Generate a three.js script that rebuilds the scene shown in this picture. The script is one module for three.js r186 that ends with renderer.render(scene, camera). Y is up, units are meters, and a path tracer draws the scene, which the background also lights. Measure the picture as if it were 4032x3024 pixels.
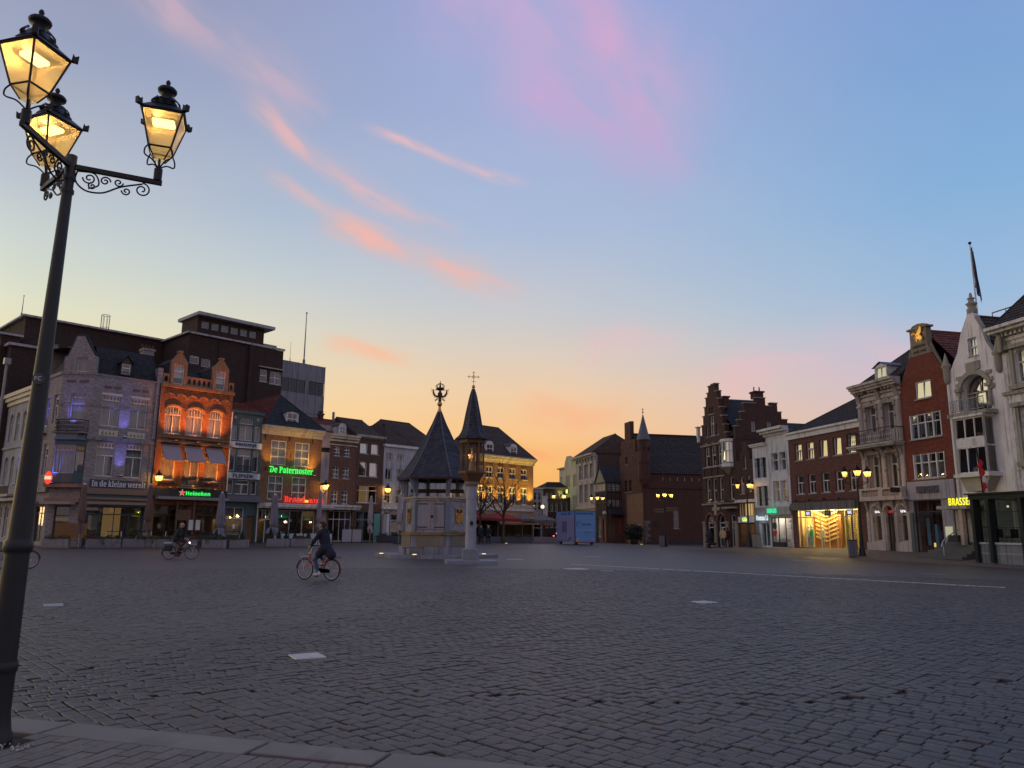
import * as THREE from 'three';
import { mergeGeometries, toCreasedNormals } from 'three/addons/utils/BufferGeometryUtils.js';
import { MarchingCubes } from 'three/addons/objects/MarchingCubes.js';
import { RoundedBoxGeometry } from 'three/addons/geometries/RoundedBoxGeometry.js';
import { TextGeometry } from 'three/addons/geometries/TextGeometry.js';
import { FontLoader } from 'three/addons/loaders/FontLoader.js';

// ---------------------------------------------------------------- camera, sky, sun, exposure
const scene = new THREE.Scene();
const R = THREE.MathUtils.degToRad;
const camera = new THREE.PerspectiveCamera(53.07, 4 / 3, 0.1, 2000);
camera.position.set(0, 1.65, 0);
camera.rotation.set(R(10.716), 0, R(0.5));
const renderer = new THREE.WebGLRenderer({ antialias: true });
renderer.toneMapping = THREE.LinearToneMapping;
renderer.toneMappingExposure = 1.0;
renderer.shadowMap.enabled = true;

let seed = 12345;
const rnd = () => { seed |= 0; seed = seed + 0x6D2B79F5 | 0; let t = Math.imul(seed ^ seed >>> 15, 1 | seed); t = t + Math.imul(t ^ t >>> 7, 61 | t) ^ t; return ((t ^ t >>> 14) >>> 0) / 4294967296; };
const rr = (a, b) => a + (b - a) * rnd();
const clamp = (x, a = 0, b = 1) => Math.min(b, Math.max(a, x));
const lerp = (a, b, t) => a + (b - a) * t;
const sstep = (a, b, x) => { const t = clamp((x - a) / (b - a)); return t * t * (3 - 2 * t); };
function hash2(x, y, s = 0) { let h = Math.imul(x | 0, 374761393) + Math.imul(y | 0, 668265263) + Math.imul(s | 0, 2147483647); h = Math.imul(h ^ h >>> 13, 1274126177); return ((h ^ h >>> 16) >>> 0) / 4294967296; }
function vnoise(x, y, s = 0, wrapX = 0, wrapY = 0) {
  const xi = Math.floor(x), yi = Math.floor(y), fx = x - xi, fy = y - yi, u = fx * fx * (3 - 2 * fx), v = fy * fy * (3 - 2 * fy);
  const w = (i, n) => n ? ((i % n) + n) % n : i;
  const a = hash2(w(xi, wrapX), w(yi, wrapY), s), b = hash2(w(xi + 1, wrapX), w(yi, wrapY), s), c = hash2(w(xi, wrapX), w(yi + 1, wrapY), s), d = hash2(w(xi + 1, wrapX), w(yi + 1, wrapY), s);
  return lerp(lerp(a, b, u), lerp(c, d, u), v);
}
const fbm = (x, y, s = 0, o = 4) => { let a = 0, k = 0.5, t = 0; for (let i = 0; i < o; i++) { a += k * vnoise(x, y, s + i * 17); t += k; k *= 0.5; x *= 2.03; y *= 2.03; } return a / t; };
const lin = c => c <= 0.04045 ? c / 12.92 : Math.pow((c + 0.055) / 1.055, 2.4);

// Dusk sky: colours of the air by height at four azimuths (degrees right of the view axis), pink cirrus on top
{
  const W = 3072, H = 1536, data = new Float32Array(W * H * 4);
  const prof = {
    glow: [[0, 253, 172, 84], [3, 253, 182, 98], [5, 252, 192, 116], [7, 250, 199, 140], [10, 240, 205, 168], [13, 220, 205, 190], [16, 200, 201, 206], [22, 174, 189, 216], [30, 163, 177, 216], [37, 158, 171, 217], [60, 136, 150, 192], [90, 128, 140, 180]],
    left: [[0, 250, 205, 120], [5, 246, 215, 148], [10, 240, 224, 178], [14, 227, 225, 198], [18, 204, 212, 208], [22, 183, 193, 205], [30, 158, 165, 190], [37, 150, 152, 180], [60, 132, 138, 174], [90, 128, 140, 180]],
    right: [[0, 226, 190, 178], [5, 217, 191, 190], [9, 206, 189, 199], [12, 182, 190, 215], [15, 156, 187, 219], [22, 135, 176, 218], [30, 129, 165, 212], [37, 130, 158, 209], [60, 120, 145, 194], [90, 128, 140, 180]],
    back: [[0, 178, 164, 172], [8, 196, 176, 182], [16, 190, 178, 190], [26, 172, 174, 196], [45, 150, 158, 192], [90, 128, 140, 180]],
  };
  // the brightest sky, where the sun went down: just outside the left edge, as its image in the east windows shows
  prof.sunset = prof.left.map(([e, r, g, b]) => { const k = 1 + 1.4 * Math.exp(-e / 14); return [e, r * Math.pow(k, 0.6), g * Math.pow(k, 0.56), b * Math.pow(k, 0.5)]; });
  const sample = (p, e) => { e = Math.max(0, e); let i = 0; while (i < p.length - 2 && p[i + 1][0] < e) i++; const a = p[i], b = p[i + 1], t = clamp((e - a[0]) / (b[0] - a[0])); return [1, 2, 3].map(k => lerp(a[k], b[k], t)); };
  const stops = [[-180, 'back'], [-140, 'back'], [-84, 'sunset'], [-56, 'sunset'], [-33, 'left'], [1, 'glow'], [33, 'right'], [80, 'right'], [125, 'back'], [180, 'back']];
  // cirrus streaks: polyline of [azimuth, elevation], half width in degrees, strength, colour
  const streaks = [
    [[[-31, 35.5], [-26, 33.2], [-22, 31.8], [-18, 30.4], [-14, 28.8]], 1.2, 0.42, [232, 182, 190]],
    [[[-21.5, 29.6], [-19.4, 28.6], [-17, 26.9], [-15.6, 26.0], [-12, 24.3], [-8, 22.8], [-3, 21.5]], 0.62, 0.56, [242, 184, 182]],
    [[[-12.6, 28.8], [-8.9, 28.0], [-5.6, 26.9], [-2, 25.9], [2, 25.2]], 0.3, 0.6, [240, 188, 190]],
    [[[-15.6, 22.4], [-12.2, 21.4], [-7.8, 20.0], [-3.7, 18.8], [1.6, 17.4]], 0.85, 0.62, [250, 182, 168]],
    [[[-10, 40], [-3, 38], [2, 36.2], [7, 33.6], [11, 30.5], [17, 26.8]], 3.8, 0.6, [208, 170, 208]],
    [[[4, 40], [7, 36], [9, 33]], 1.8, 0.32, [224, 168, 204]],
    [[[-14.8, 13.6], [-10.5, 12.9], [-7, 12.0]], 0.55, 0.55, [252, 190, 156]],
    [[[12.5, 9.0], [19, 11.8], [25, 12.2], [32, 10.8]], 1.8, 0.42, [236, 188, 194]],
    [[[0, 9.4], [5, 8.2], [10, 8.9]], 1.1, 0.42, [252, 182, 140]],
    [[[-3, 6.2], [3, 5.4], [8, 5.8]], 0.55, 0.5, [252, 174, 118]],
    [[[-2, 33], [4, 30.6], [10, 28], [15, 25]], 2.0, 0.5, [206, 168, 210]],
    [[[4, 13], [9, 14.2], [15, 13.4]], 1.2, 0.35, [232, 190, 196]],
    [[[-20, 25.2], [-14, 22.6], [-8, 21.2]], 0.5, 0.4, [236, 186, 182]],
    [[[60, 30], [85, 24], [110, 26]], 3.0, 0.4, [214, 165, 200]],
    [[[-140, 24], [-110, 30], [-80, 27]], 2.6, 0.4, [220, 165, 195]],
    [[[140, 18], [165, 22], [195, 20]], 3.2, 0.4, [214, 165, 200]],
  ];
  for (const k of streaks) { const m = k[1] * 4 + 0.5; k.push([Math.min(...k[0].map(q => q[0])) - m, Math.max(...k[0].map(q => q[0])) + m, Math.min(...k[0].map(q => q[1])) - m, Math.max(...k[0].map(q => q[1])) + m]); }
  for (let j = 0; j < H; j++) {
    const el = (j + 0.5) / H * 180 - 90;
    for (let i = 0; i < W; i++) {
      const x = (i + 0.5) / W;
      const phi = (x - 0.5) * Math.PI * 2;                       // three.js equirect: u = atan2(z, x) / 2pi + 0.5
      let az = Math.atan2(Math.cos(phi), -Math.sin(phi)) * 180 / Math.PI; // right of -z is positive
      let k = 0; while (k < stops.length - 2 && stops[k + 1][0] < az) k++;
      const t = sstep(stops[k][0], stops[k + 1][0], az) * 0.5 + clamp((az - stops[k][0]) / (stops[k + 1][0] - stops[k][0])) * 0.5;
      const A = sample(prof[stops[k][1]], el), B = sample(prof[stops[k + 1][1]], el);
      const c = A.map((v, q) => lerp(v, B[q], t));
      if (el > 0) {
        const soft = fbm(az * 0.06 + 9, el * 0.13, 5, 4) - 0.5;
        for (let q = 0; q < 3; q++) c[q] += soft * [14, 5, -3][q];
        for (const [pts, w, s, col, box] of streaks) {
          const a2 = az < -160 && box[1] > 180 ? az + 360 : az;
          if (a2 < box[0] || a2 > box[1] || el < box[2] || el > box[3]) continue;
          let best = 1e9, along = 0, side = 0, run = 0, across = 0;
          for (let q = 0; q < pts.length - 1; q++) {
            const [ax, ay] = pts[q], [bx, by] = pts[q + 1], dx = bx - ax, dy = by - ay, L = Math.hypot(dx, dy);
            const tt = clamp(((a2 - ax) * dx + (el - ay) * dy) / (L * L)), ex = a2 - ax - dx * tt, ey = el - ay - dy * tt, d = ex * ex * 0.8 + ey * ey;
            if (d < best) { best = d; side = (q + tt) / (pts.length - 1); along = run + tt * L; across = Math.sign(dx * ey - dy * ex) * Math.sqrt(d); }
            run += L;
          }
          const fibre = fbm(along * 0.32 / Math.sqrt(w) + 7, across / w * 2.1 + along * 0.12, 71, 5), puff = fbm(along * 0.22 + 3, across * 0.5 / w, 31, 4);
          const reach = w * (0.5 + 1.1 * puff), m = clamp(s * Math.exp(-best / (reach * reach)) * clamp(0.35 + 1.9 * (fibre - 0.22)) * (0.45 + 0.8 * puff) * sstep(-0.02, 0.25, side) * sstep(1.02, 0.75, side) * 1.35);
          for (let q = 0; q < 3; q++) c[q] = lerp(c[q], col[q], m);
        }
      }
      const o = (j * W + i) * 4;
      for (let q = 0; q < 3; q++) data[o + q] = lin(Math.max(0, c[q] / 255));
      data[o + 3] = 1;
    }
  }
  const sky = new THREE.DataTexture(data, W, H, THREE.RGBAFormat, THREE.FloatType);
  sky.mapping = THREE.EquirectangularReflectionMapping; sky.magFilter = THREE.LinearFilter; sky.needsUpdate = true;
  scene.background = sky; scene.environment = sky;
}
{ // the afterglow of the sun, which has just set behind the west roofs
  const sun = new THREE.DirectionalLight(new THREE.Color(1, 0.74, 0.46), 0.12);
  sun.position.set(-170, 12, -105); sun.target.position.set(0, 0, 0); sun.shadow.radius = 30; sun.castShadow = true;
  sun.shadow.camera.left = sun.shadow.camera.bottom = -120; sun.shadow.camera.right = sun.shadow.camera.top = 120; sun.shadow.camera.far = 500;
  scene.add(sun, sun.target);
}

// ---------------------------------------------------------------- helpers
const used = {};
const numbered = n => { const k = used[n] = (used[n] ?? -1) + 1; return k ? `${n}_${String(k).padStart(3, '0')}` : n; };
function tag(o, label, category, group) { o.userData.label = label; o.userData.category = category; if (group) o.userData.group = group; return o; }
function thing(name, label, category, pos = [0, 0, 0], turn = 0, group) { const g = new THREE.Group(); g.name = numbered(name); g.position.set(...pos); g.rotation.y = turn; tag(g, label, category, group); scene.add(g); return g; }
function mesh(name, geo, mat, parent = scene) { const m = new THREE.Mesh(geo, mat); m.name = parent === scene ? numbered(name) : name; m.castShadow = m.receiveShadow = true; parent.add(m); return m; }
function structure(name, geo, mat, parent = scene) { const m = mesh(name, geo, mat, parent); if (parent === scene) m.userData.kind = 'structure'; return m; }
function copyOf(src, label, pos, turn) { const c = src.clone(); c.name = numbered(src.name.replace(/_\d{3}$/, '')); c.userData = { ...src.userData, label }; c.position.set(...pos); c.rotation.y = turn; scene.add(c); return c; }
const clean = g => { const n = g.index ? g.toNonIndexed() : g; for (const k of Object.keys(n.attributes)) if (!['position', 'normal', 'uv'].includes(k)) n.deleteAttribute(k); if (!n.attributes.uv) n.setAttribute('uv', new THREE.BufferAttribute(new Float32Array(n.attributes.position.count * 2), 2)); n.morphAttributes = {}; return n; };
const merge = list => mergeGeometries(list.map(clean));
function box(w, h, d, x = 0, y = 0, z = 0) {       // centred on x and z, standing on y; uv in metres
  const g = new THREE.BoxGeometry(w, h, d), p = g.attributes.position, n = g.attributes.normal, uv = g.attributes.uv;
  for (let i = 0; i < p.count; i++) { const ax = Math.abs(n.getX(i)) > 0.5 ? [p.getZ(i), p.getY(i)] : Math.abs(n.getY(i)) > 0.5 ? [p.getX(i), p.getZ(i)] : [p.getX(i), p.getY(i)]; uv.setXY(i, ax[0] + x, ax[1] + y); }
  return g.translate(x, y + h / 2, z);
}
const span = (x0, x1, y0, y1, z0, z1) => box(x1 - x0, y1 - y0, z1 - z0, (x0 + x1) / 2, y0, (z0 + z1) / 2);
function cyl(r0, r1, h, x = 0, y = 0, z = 0, seg = 16) { return new THREE.CylinderGeometry(r1, r0, h, seg).translate(x, y + h / 2, z); }
function bar(a, b, r, seg = 6, r2 = r) { const A = new THREE.Vector3(...a), B = new THREE.Vector3(...b), L = A.distanceTo(B); const g = new THREE.CylinderGeometry(r2, r, L, seg); g.translate(0, L / 2, 0); g.applyQuaternion(new THREE.Quaternion().setFromUnitVectors(new THREE.Vector3(0, 1, 0), B.clone().sub(A).normalize())); return g.translate(...a); }
function tube(pts, r, seg = 24, rad = 6, closed = false) { return new THREE.TubeGeometry(new THREE.CatmullRomCurve3(pts.map(p => new THREE.Vector3(...p)), closed), seg, r, rad, closed); }
const lathe = (pts, seg = 20) => new THREE.LatheGeometry(pts.map(p => new THREE.Vector2(...p)), seg);
function poly(pts, holes = []) {
  const s = new THREE.Shape(pts.map(p => new THREE.Vector2(...p)));
  for (const h of holes) { const q = new THREE.Path(); if (h.arch) { const { x, y, w, H = h.h - h.arch } = h; q.moveTo(x, y); q.lineTo(x + w, y); for (let i = 0; i <= 12; i++) { const a = Math.PI * i / 12; q.lineTo(x + w / 2 + w / 2 * Math.cos(a), y + H + h.arch * Math.sin(a)); } q.lineTo(x, y); } else { q.moveTo(h.x, h.y); q.lineTo(h.x + h.w, h.y); q.lineTo(h.x + h.w, h.y + h.h); q.lineTo(h.x, h.y + h.h); q.lineTo(h.x, h.y); } s.holes.push(q); }
  return s;
}
const prism = (pts, depth, z = 0, holes) => new THREE.ExtrudeGeometry(poly(pts, holes), { depth, bevelEnabled: false, curveSegments: 10 }).translate(0, 0, z);

// ---------------------------------------------------------------- materials
function tex(w, h, f, srgb, rx, ry) { const d = new Uint8Array(w * h * 4); for (let j = 0; j < h; j++) for (let i = 0; i < w; i++) { const c = f(i, j), o = (j * w + i) * 4; if (typeof c === 'number') { d[o] = d[o + 1] = d[o + 2] = clamp(c) * 255; } else { d[o] = clamp(c[0]) * 255; d[o + 1] = clamp(c[1]) * 255; d[o + 2] = clamp(c[2]) * 255; } d[o + 3] = 255; } const t = new THREE.DataTexture(d, w, h); t.wrapS = t.wrapT = THREE.RepeatWrapping; t.magFilter = THREE.LinearFilter; t.minFilter = THREE.LinearMipmapLinearFilter; t.generateMipmaps = true; if (srgb) t.colorSpace = THREE.SRGBColorSpace; t.repeat.set(1 / rx, 1 / ry); t.needsUpdate = true; return t; }
function brickAt(i, j, nx, ny, w, h, joint) { const r = Math.floor(j / h * ny), x = i / w * nx + (r % 2) * 0.5, k = Math.floor(x) % nx, fx = (x - Math.floor(x)) * w / nx, fy = (j / h * ny - r) * h / ny; return { r, k, in: fx > joint && fy > joint }; }
const brickMap = tex(512, 512, (i, j) => { const b = brickAt(i, j, 10, 32, 512, 512, 2.4), n = hash2(b.k, b.r, 3), s = 0.86 + 0.14 * fbm(i / 60, j / 40, 8); if (!b.in) return [0.74 * s, 0.72 * s, 0.7 * s]; const t = (0.78 + 0.22 * n) * s, q = hash2(b.k, b.r, 9); return [t, t * (0.93 + 0.06 * q), t * (0.9 + 0.08 * q)]; }, true, 2.2, 2.2);
const brickBump = tex(512, 512, (i, j) => brickAt(i, j, 10, 32, 512, 512, 2.4).in ? 0.8 + 0.2 * hash2(i >> 1, j >> 1) : 0.2, false, 2.2, 2.2);
const plasterMap = tex(512, 512, (i, j) => { const x = i / 512 * 8, y = j / 512 * 8; const n = 0.5 * vnoise(x, y, 1, 8, 8) + 0.3 * vnoise(x * 4, y * 4, 2, 32, 32) + 0.2 * vnoise(x * 16, y * 16, 3, 128, 128); const st = vnoise(i / 512 * 40, j / 512 * 3, 5, 40, 3); const v = 0.86 + 0.14 * n - 0.2 * Math.max(0, st - 0.58) * 2.5; return [v, v * 0.995, v * 0.985]; }, true, 5, 5);
const grainBump = tex(256, 256, (i, j) => 0.5 * vnoise(i / 2, j / 2, 4, 128, 128) + 0.5 * vnoise(i / 9, j / 9, 6, 28, 28), false, 0.5, 0.5);
const tileBump = tex(256, 256, (i, j) => 0.5 + 0.5 * Math.sin(i / 256 * Math.PI * 2 * 8), false, 2, 2);
const tileMap = tex(512, 512, (i, j) => { const n = hash2(Math.floor(i / 64), Math.floor(j / 85.4), 12), s = 0.8 + 0.2 * fbm(i / 30, j / 30, 14); const v = (0.72 + 0.28 * n) * s; return [v, v * 0.97, v * 0.95]; }, true, 2, 2);
const slateMap = tex(512, 512, (i, j) => { const r = Math.floor(j / 32), x = i / 32 + (r % 2) * 0.5, k = Math.floor(x) % 16; const e = (x - Math.floor(x)) < 0.06 ? 0.6 : 1; const v = (0.72 + 0.28 * hash2(k, r, 22)) * e * (0.85 + 0.15 * fbm(i / 40, j / 40, 4)); return [v * 0.97, v * 0.985, v]; }, true, 3.2, 3.2);
const woodMap = tex(256, 256, (i, j) => { const v = 0.75 + 0.25 * vnoise(i / 5, j / 90, 33, 51, 3) - 0.1 * vnoise(i / 2, j / 30, 35, 128, 8); return [v, v * 0.95, v * 0.9]; }, true, 0.8, 1.6);
const clothMap = tex(256, 256, (i, j) => { const v = 0.85 + 0.15 * vnoise(i / 6, j / 40, 41, 42, 6) - 0.08 * vnoise(i / 30, j / 30, 43, 8, 8); return [v, v, v]; }, true, 1.2, 1.2);
const col = (r, g, b) => new THREE.Color().setRGB(r, g, b);
const std = (c, rough = 0.8, o = {}) => new THREE.MeshStandardMaterial({ color: col(...c), roughness: rough, ...o });
const brick = c => std(c, 0.92, { map: brickMap, bumpMap: brickBump, bumpScale: 0.008 });
const plaster = (c, rough = 0.8) => std(c, rough, { map: plasterMap, bumpMap: grainBump, bumpScale: 0.002 });
const tile = c => std(c, 0.75, { map: tileMap, bumpMap: tileBump, bumpScale: 0.05 });
const slate = c => std(c, 0.88, { map: slateMap });
const glow = (c, k = 1) => new THREE.MeshStandardMaterial({ color: col(0.02, 0.02, 0.02), emissive: col(...c), emissiveIntensity: k, roughness: 0.6 });
const M = {
  glass: new THREE.MeshPhysicalMaterial({ color: col(0.9, 0.95, 0.95), roughness: 0.02, transmission: 1, thickness: 0, ior: 1.9 }),
  frost: new THREE.MeshPhysicalMaterial({ color: col(0.95, 0.78, 0.46), roughness: 0.5, transmission: 0.8, thickness: 0, ior: 1.45 }),
  amber: new THREE.MeshPhysicalMaterial({ color: col(0.75, 0.42, 0.12), roughness: 0.2, transmission: 0.6, thickness: 0 }),
  white: plaster([0.74, 0.73, 0.72], 0.6), glassDark: new THREE.MeshPhysicalMaterial({ color: col(0.35, 0.4, 0.4), roughness: 0.02, transmission: 1, thickness: 0, ior: 1.5 }), cream: plaster([0.6, 0.55, 0.42], 0.6), iron: std([0.015, 0.015, 0.017], 0.5, { metalness: 0.4 }),
  curtain: std([0.24, 0.225, 0.235], 0.9, { map: clothMap }), curtainDark: std([0.16, 0.15, 0.16], 0.9, { map: clothMap }), blind: std([0.4, 0.41, 0.43], 0.8),
  stone: plaster([0.4, 0.37, 0.33]), dark: std([0.03, 0.028, 0.028], 0.7), room: std([0.1, 0.085, 0.075], 0.9), zinc: std([0.2, 0.21, 0.23], 0.45, { metalness: 0.5 }), steel: std([0.5, 0.5, 0.52], 0.35, { metalness: 0.9 }),
  slate: slate([0.042, 0.043, 0.05]), slateBlue: slate([0.05, 0.055, 0.07]), tileDark: tile([0.06, 0.048, 0.045]), tileBrown: tile([0.12, 0.07, 0.05]), tileRed: tile([0.3, 0.07, 0.04]),
  green: std([0.035, 0.07, 0.075], 0.5), wood: std([0.22, 0.12, 0.06], 0.7, { map: woodMap }), woodDark: std([0.09, 0.055, 0.035], 0.7, { map: woodMap }), lead: std([0.11, 0.115, 0.13], 0.6, { metalness: 0.2 }), mirror: std([0.42, 0.42, 0.4], 0.03, { metalness: 1 }),
  warm: glow([1, 0.62, 0.25], 0.6), warmDim: glow([1, 0.55, 0.18], 0.13),
};
const font = {}; for (const k of ['sans_bold', 'sans_regular', 'serif_bold', 'serif_regular']) font[k] = await new FontLoader().loadAsync(`fonts/droid/droid_${k}.typeface.json`);
// lettering of total width W and cap height about h, lower left corner at the origin, standing out by d
function letters(text, W, h, d = 0.04, f = 'sans_bold', bevel = 0) { const g = new TextGeometry(text, { font: font[f], size: 1, depth: d, curveSegments: 4, bevelEnabled: bevel > 0, bevelThickness: bevel, bevelSize: bevel * 0.8, bevelSegments: 2 }); g.computeBoundingBox(); const b = g.boundingBox; return g.translate(-b.min.x, -b.min.y, 0).scale(W / (b.max.x - b.min.x), h / (b.max.y - b.min.y), 1); }

// ---------------------------------------------------------------- where the rows of houses stand (metres; yaw turns a facade's left-to-right axis)
const plane = (x, z, yaw) => { const a = R(yaw); return { yaw: a, at: (u, o = 0) => [x + Math.cos(a) * u + Math.sin(a) * o, z - Math.sin(a) * u + Math.cos(a) * o] }; };
const PL = plane(-29.4, -67.6, 47);                                  // west row of the square
const PC = plane(...PL.at(-7.34), 2), PS = plane(-36.978, -62.142, -43);  // chamfered corner and the side street
const PR = plane(19.43, -78.59, -77);                                // east row
const PX = plane(...PR.at(6.9), 13);                                 // side wall of the stepped gable house
const PM = plane(16.64, -97.5, -77), PMs = plane(16.64, -97.5, 13), PT = plane(12.85, -104.7, -77), PTs = plane(12.85, -104.7, 13), PW = plane(11.6, -110, -77), PWs = plane(11.6, -110, 13);
const hRow = u => { const k = [[-5, 0], [0, 0], [6, 0.21], [10, 0.3], [15, 0.37], [23, 0.5], [27, 0.46], [31, 0.42], [36, 0.3], [40, 0.22], [60, 0.1]]; let i = 0; while (i < k.length - 2 && k[i + 1][0] < u) i++; return lerp(k[i][1], k[i + 1][1], clamp((u - k[i][0]) / (k[i + 1][0] - k[i][0]))); };
function gh(x, z) {                                                   // height of the paving: the far side and the east edge lie a little higher
  const far = 0.22 * sstep(58, 76, -z) * (1 - sstep(8, 15, x));
  const c = Math.cos(PR.yaw), s = Math.sin(PR.yaw), dx = x - 19.43, dz = z + 78.59, u = dx * c - dz * s, o = dx * s + dz * c; // o: distance in front of the east row
  return far + hRow(u) * (1 - sstep(0, 4.5, o)) * sstep(-14, -3, u);
}

// ---------------------------------------------------------------- house parts
const unitPane = new THREE.PlaneGeometry(1, 1);
const unitCurtain = (() => { const n = 36, g = new THREE.PlaneGeometry(1, 1, n, 1), p = g.attributes.position; for (let i = 0; i < p.count; i++) { const x = p.getX(i); p.setZ(i, 0.5 * Math.sin(x * 46) + 0.25 * Math.sin(x * 83 + 1) + 0.25 * hash2(Math.round(x * n), 3)); } g.computeVertexNormals(); return g; })();
const unitBlind = new THREE.BoxGeometry(1, 1, 1);
function house(name, label, P, u0, o = 0, category = 'building') { const [x, z] = P.at(u0, o); const g = thing(name, label, category, [x, 0, z], P.yaw); g.u0 = u0; return g; }
const S = (b, name, geo, mat) => mesh(name, geo.translate(-b.u0, 0, 0), mat, b);   // geometry written in the row's own u, moved to the house's origin
// window: u, v lower left corner of the opening; rows from the bottom [height share, number of panes]
function win(b, u, v, w, h, o = {}) {
  const { rows = [[0.66, 2], [0.34, 1]], mat = M.white, z = -0.14, t = 0.07, arch = 0, curtain = null, sill = M.stone, lit = null, pane = M.glass, d = 0.09, name = 'window', topPane, wide = 0.7, blind } = o;
  const parts = [], cells = [], x0 = u - b.u0;
  const hr = h - arch;
  parts.push(span(0, w, 0, t, -d, 0), span(0, t, t, hr, -d, 0), span(w - t, w, t, hr, -d, 0));
  if (arch) { const ring = []; for (let i = 0; i <= 14; i++) { const a = Math.PI * i / 14; ring.push([w / 2 + (w / 2) * Math.cos(a), hr + arch * Math.sin(a)]); } for (let i = 14; i >= 0; i--) { const a = Math.PI * i / 14; ring.push([w / 2 + (w / 2 - t) * Math.cos(a), hr + (arch - t) * Math.sin(a)]); } parts.push(prism(ring, d, -d)); } else parts.push(span(t, w - t, h - t, h, -d, 0));
  let y = 0;
  rows.forEach(([share, n], k) => {
    const y1 = y + share * h, top = k === rows.length - 1;
    if (!top) parts.push(span(t, w - t, y1 - t * 0.6, y1 + t * 0.6, -d * 0.9, 0.012));
    for (let i = 0; i < n; i++) { const a = w * i / n, c = w * (i + 1) / n; if (i) parts.push(span(a - t * 0.4, a + t * 0.4, y + (k ? t * 0.6 : t), top && arch ? y1 - arch * 0.2 - t : y1 - (top ? t : t * 0.6), -d * 0.8, -0.01)); cells.push([a, c, y, y1, top]); }
    y = y1;
  });
  const f = mesh(name, merge(parts), mat, b); f.position.set(x0, v, z);
  for (const [a, c, y0, y1, top] of cells) {
    const g = arch && top ? new THREE.ShapeGeometry(poly(archCell(a, c, y0, w, hr, arch))) : unitPane;
    const p = mesh('pane', g, top && topPane ? topPane : pane, f);
    if (g === unitPane) { p.position.set((a + c) / 2, (y0 + y1) / 2, -d / 2); p.scale.set(c - a, y1 - y0, 1); } else p.position.z = -d / 2;
    p.rotation.x = (p.material === M.mirror ? -0.046 : 0) + rr(-0.006, 0.006); p.rotation.y = rr(-0.008, 0.008);  // old glazing is never quite plumb
  }
  if (curtain) { const q = mesh('curtain', unitCurtain, curtain, f); q.position.set(w / 2, h / 2, -0.3); q.scale.set(w * 1.1, h * 1.05, 0.05); }
  if (blind) { const q = mesh('blind', unitBlind, M.blind, f); q.position.set(w / 2, h * (1 - blind / 2), -0.2); q.scale.set(w - 0.02, h * blind, 0.02); }
  if (lit) { const q = mesh('lit_window_glow', unitPane, lit, f); q.position.set(w / 2, h / 2, -0.5); q.scale.set(w * wide, h * 0.96, 1); }
  if (sill) mesh('sill', box(w + 0.16, 0.08, 0.24, w / 2, -0.08, 0.04), sill, f);
  return f;
}
function archCell(a, c, y0, w, hr, arch) { const pts = [[a, y0], [c, y0]]; for (let i = 0; i <= 8; i++) { const x = c + (a - c) * i / 8, k = clamp(1 - ((x - w / 2) / (w / 2)) ** 2); pts.push([x, hr + arch * Math.sqrt(k)]); } return pts; }
const hole = (u, v, w, h, arch) => ({ x: u, y: v, w, h, arch });
const rect = (u0, u1, v0, v1) => [[u0, v0], [u1, v0], [u1, v1], [u0, v1]];
// wall with openings, 0.4 m thick, front face on the row's line
function wall(b, outline, holes, mat, t = 0.4, z = 0, name = 'wall') { const g = prism(outline, t, z - t, holes); return S(b, name, g, mat); }
// the rest of the shell so that no light leaks through the house
function shell(b, u0, u1, top, depth, mat, t = 0.4) {
  S(b, 'side_wall', span(u0 + 0.004, u0 + 0.3, -0.5, top, -depth, -t), mat); S(b, 'side_wall', span(u1 - 0.3, u1 - 0.004, -0.5, top, -depth, -t), mat);
  S(b, 'back_wall', span(u0 + 0.3, u1 - 0.3, -0.5, top, -depth, -depth + 0.3), mat); S(b, 'attic_floor', span(u0 + 0.3, u1 - 0.3, top - 0.2, top - 0.004, -depth + 0.3, -t), mat);
}
// roof face in courses: a, b eave corners, c, d ridge corners (right, left); every course has a lip
function courses(a, b, c, d, step = 0.3, lip = 0.035, uvScale = 1) {
  const A = new THREE.Vector3(...a), B = new THREE.Vector3(...b), C = new THREE.Vector3(...c), D = new THREE.Vector3(...d);
  const L = Math.max(A.distanceTo(D), B.distanceTo(C)), n = Math.max(1, Math.round(L / step)), pos = [], uv = [];
  const N = B.clone().sub(A).cross((A.distanceTo(D) > 1e-6 ? D : C).clone().sub(A)).normalize(); if (N.y < 0) N.negate();
  const X = B.clone().sub(A).normalize();
  const quad = (p, q, r, s, v0, v1) => { const U = k => k.clone().sub(A).dot(X) * uvScale; pos.push(...p.toArray(), ...q.toArray(), ...r.toArray(), ...p.toArray(), ...r.toArray(), ...s.toArray()); uv.push(U(p), v0, U(q), v0, U(r), v1, U(p), v0, U(r), v1, U(s), v1); };
  for (let i = 0; i < n; i++) {
    const t0 = i / n, t1 = (i + 1) / n, P = A.clone().lerp(D, t0), Q = B.clone().lerp(C, t0), Rr = B.clone().lerp(C, t1), T = A.clone().lerp(D, t1), up = N.clone().multiplyScalar(lip);
    const P1 = P.clone().add(up), Q1 = Q.clone().add(up);
    quad(P, Q, Q1, P1, t0 * L * uvScale - 0.02, t0 * L * uvScale); quad(P1, Q1, Rr, T, t0 * L * uvScale, t1 * L * uvScale);
  }
  const g = new THREE.BufferGeometry(); g.setAttribute('position', new THREE.Float32BufferAttribute(pos, 3)); g.setAttribute('uv', new THREE.Float32BufferAttribute(uv, 2)); g.computeVertexNormals(); return g;
}
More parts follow.
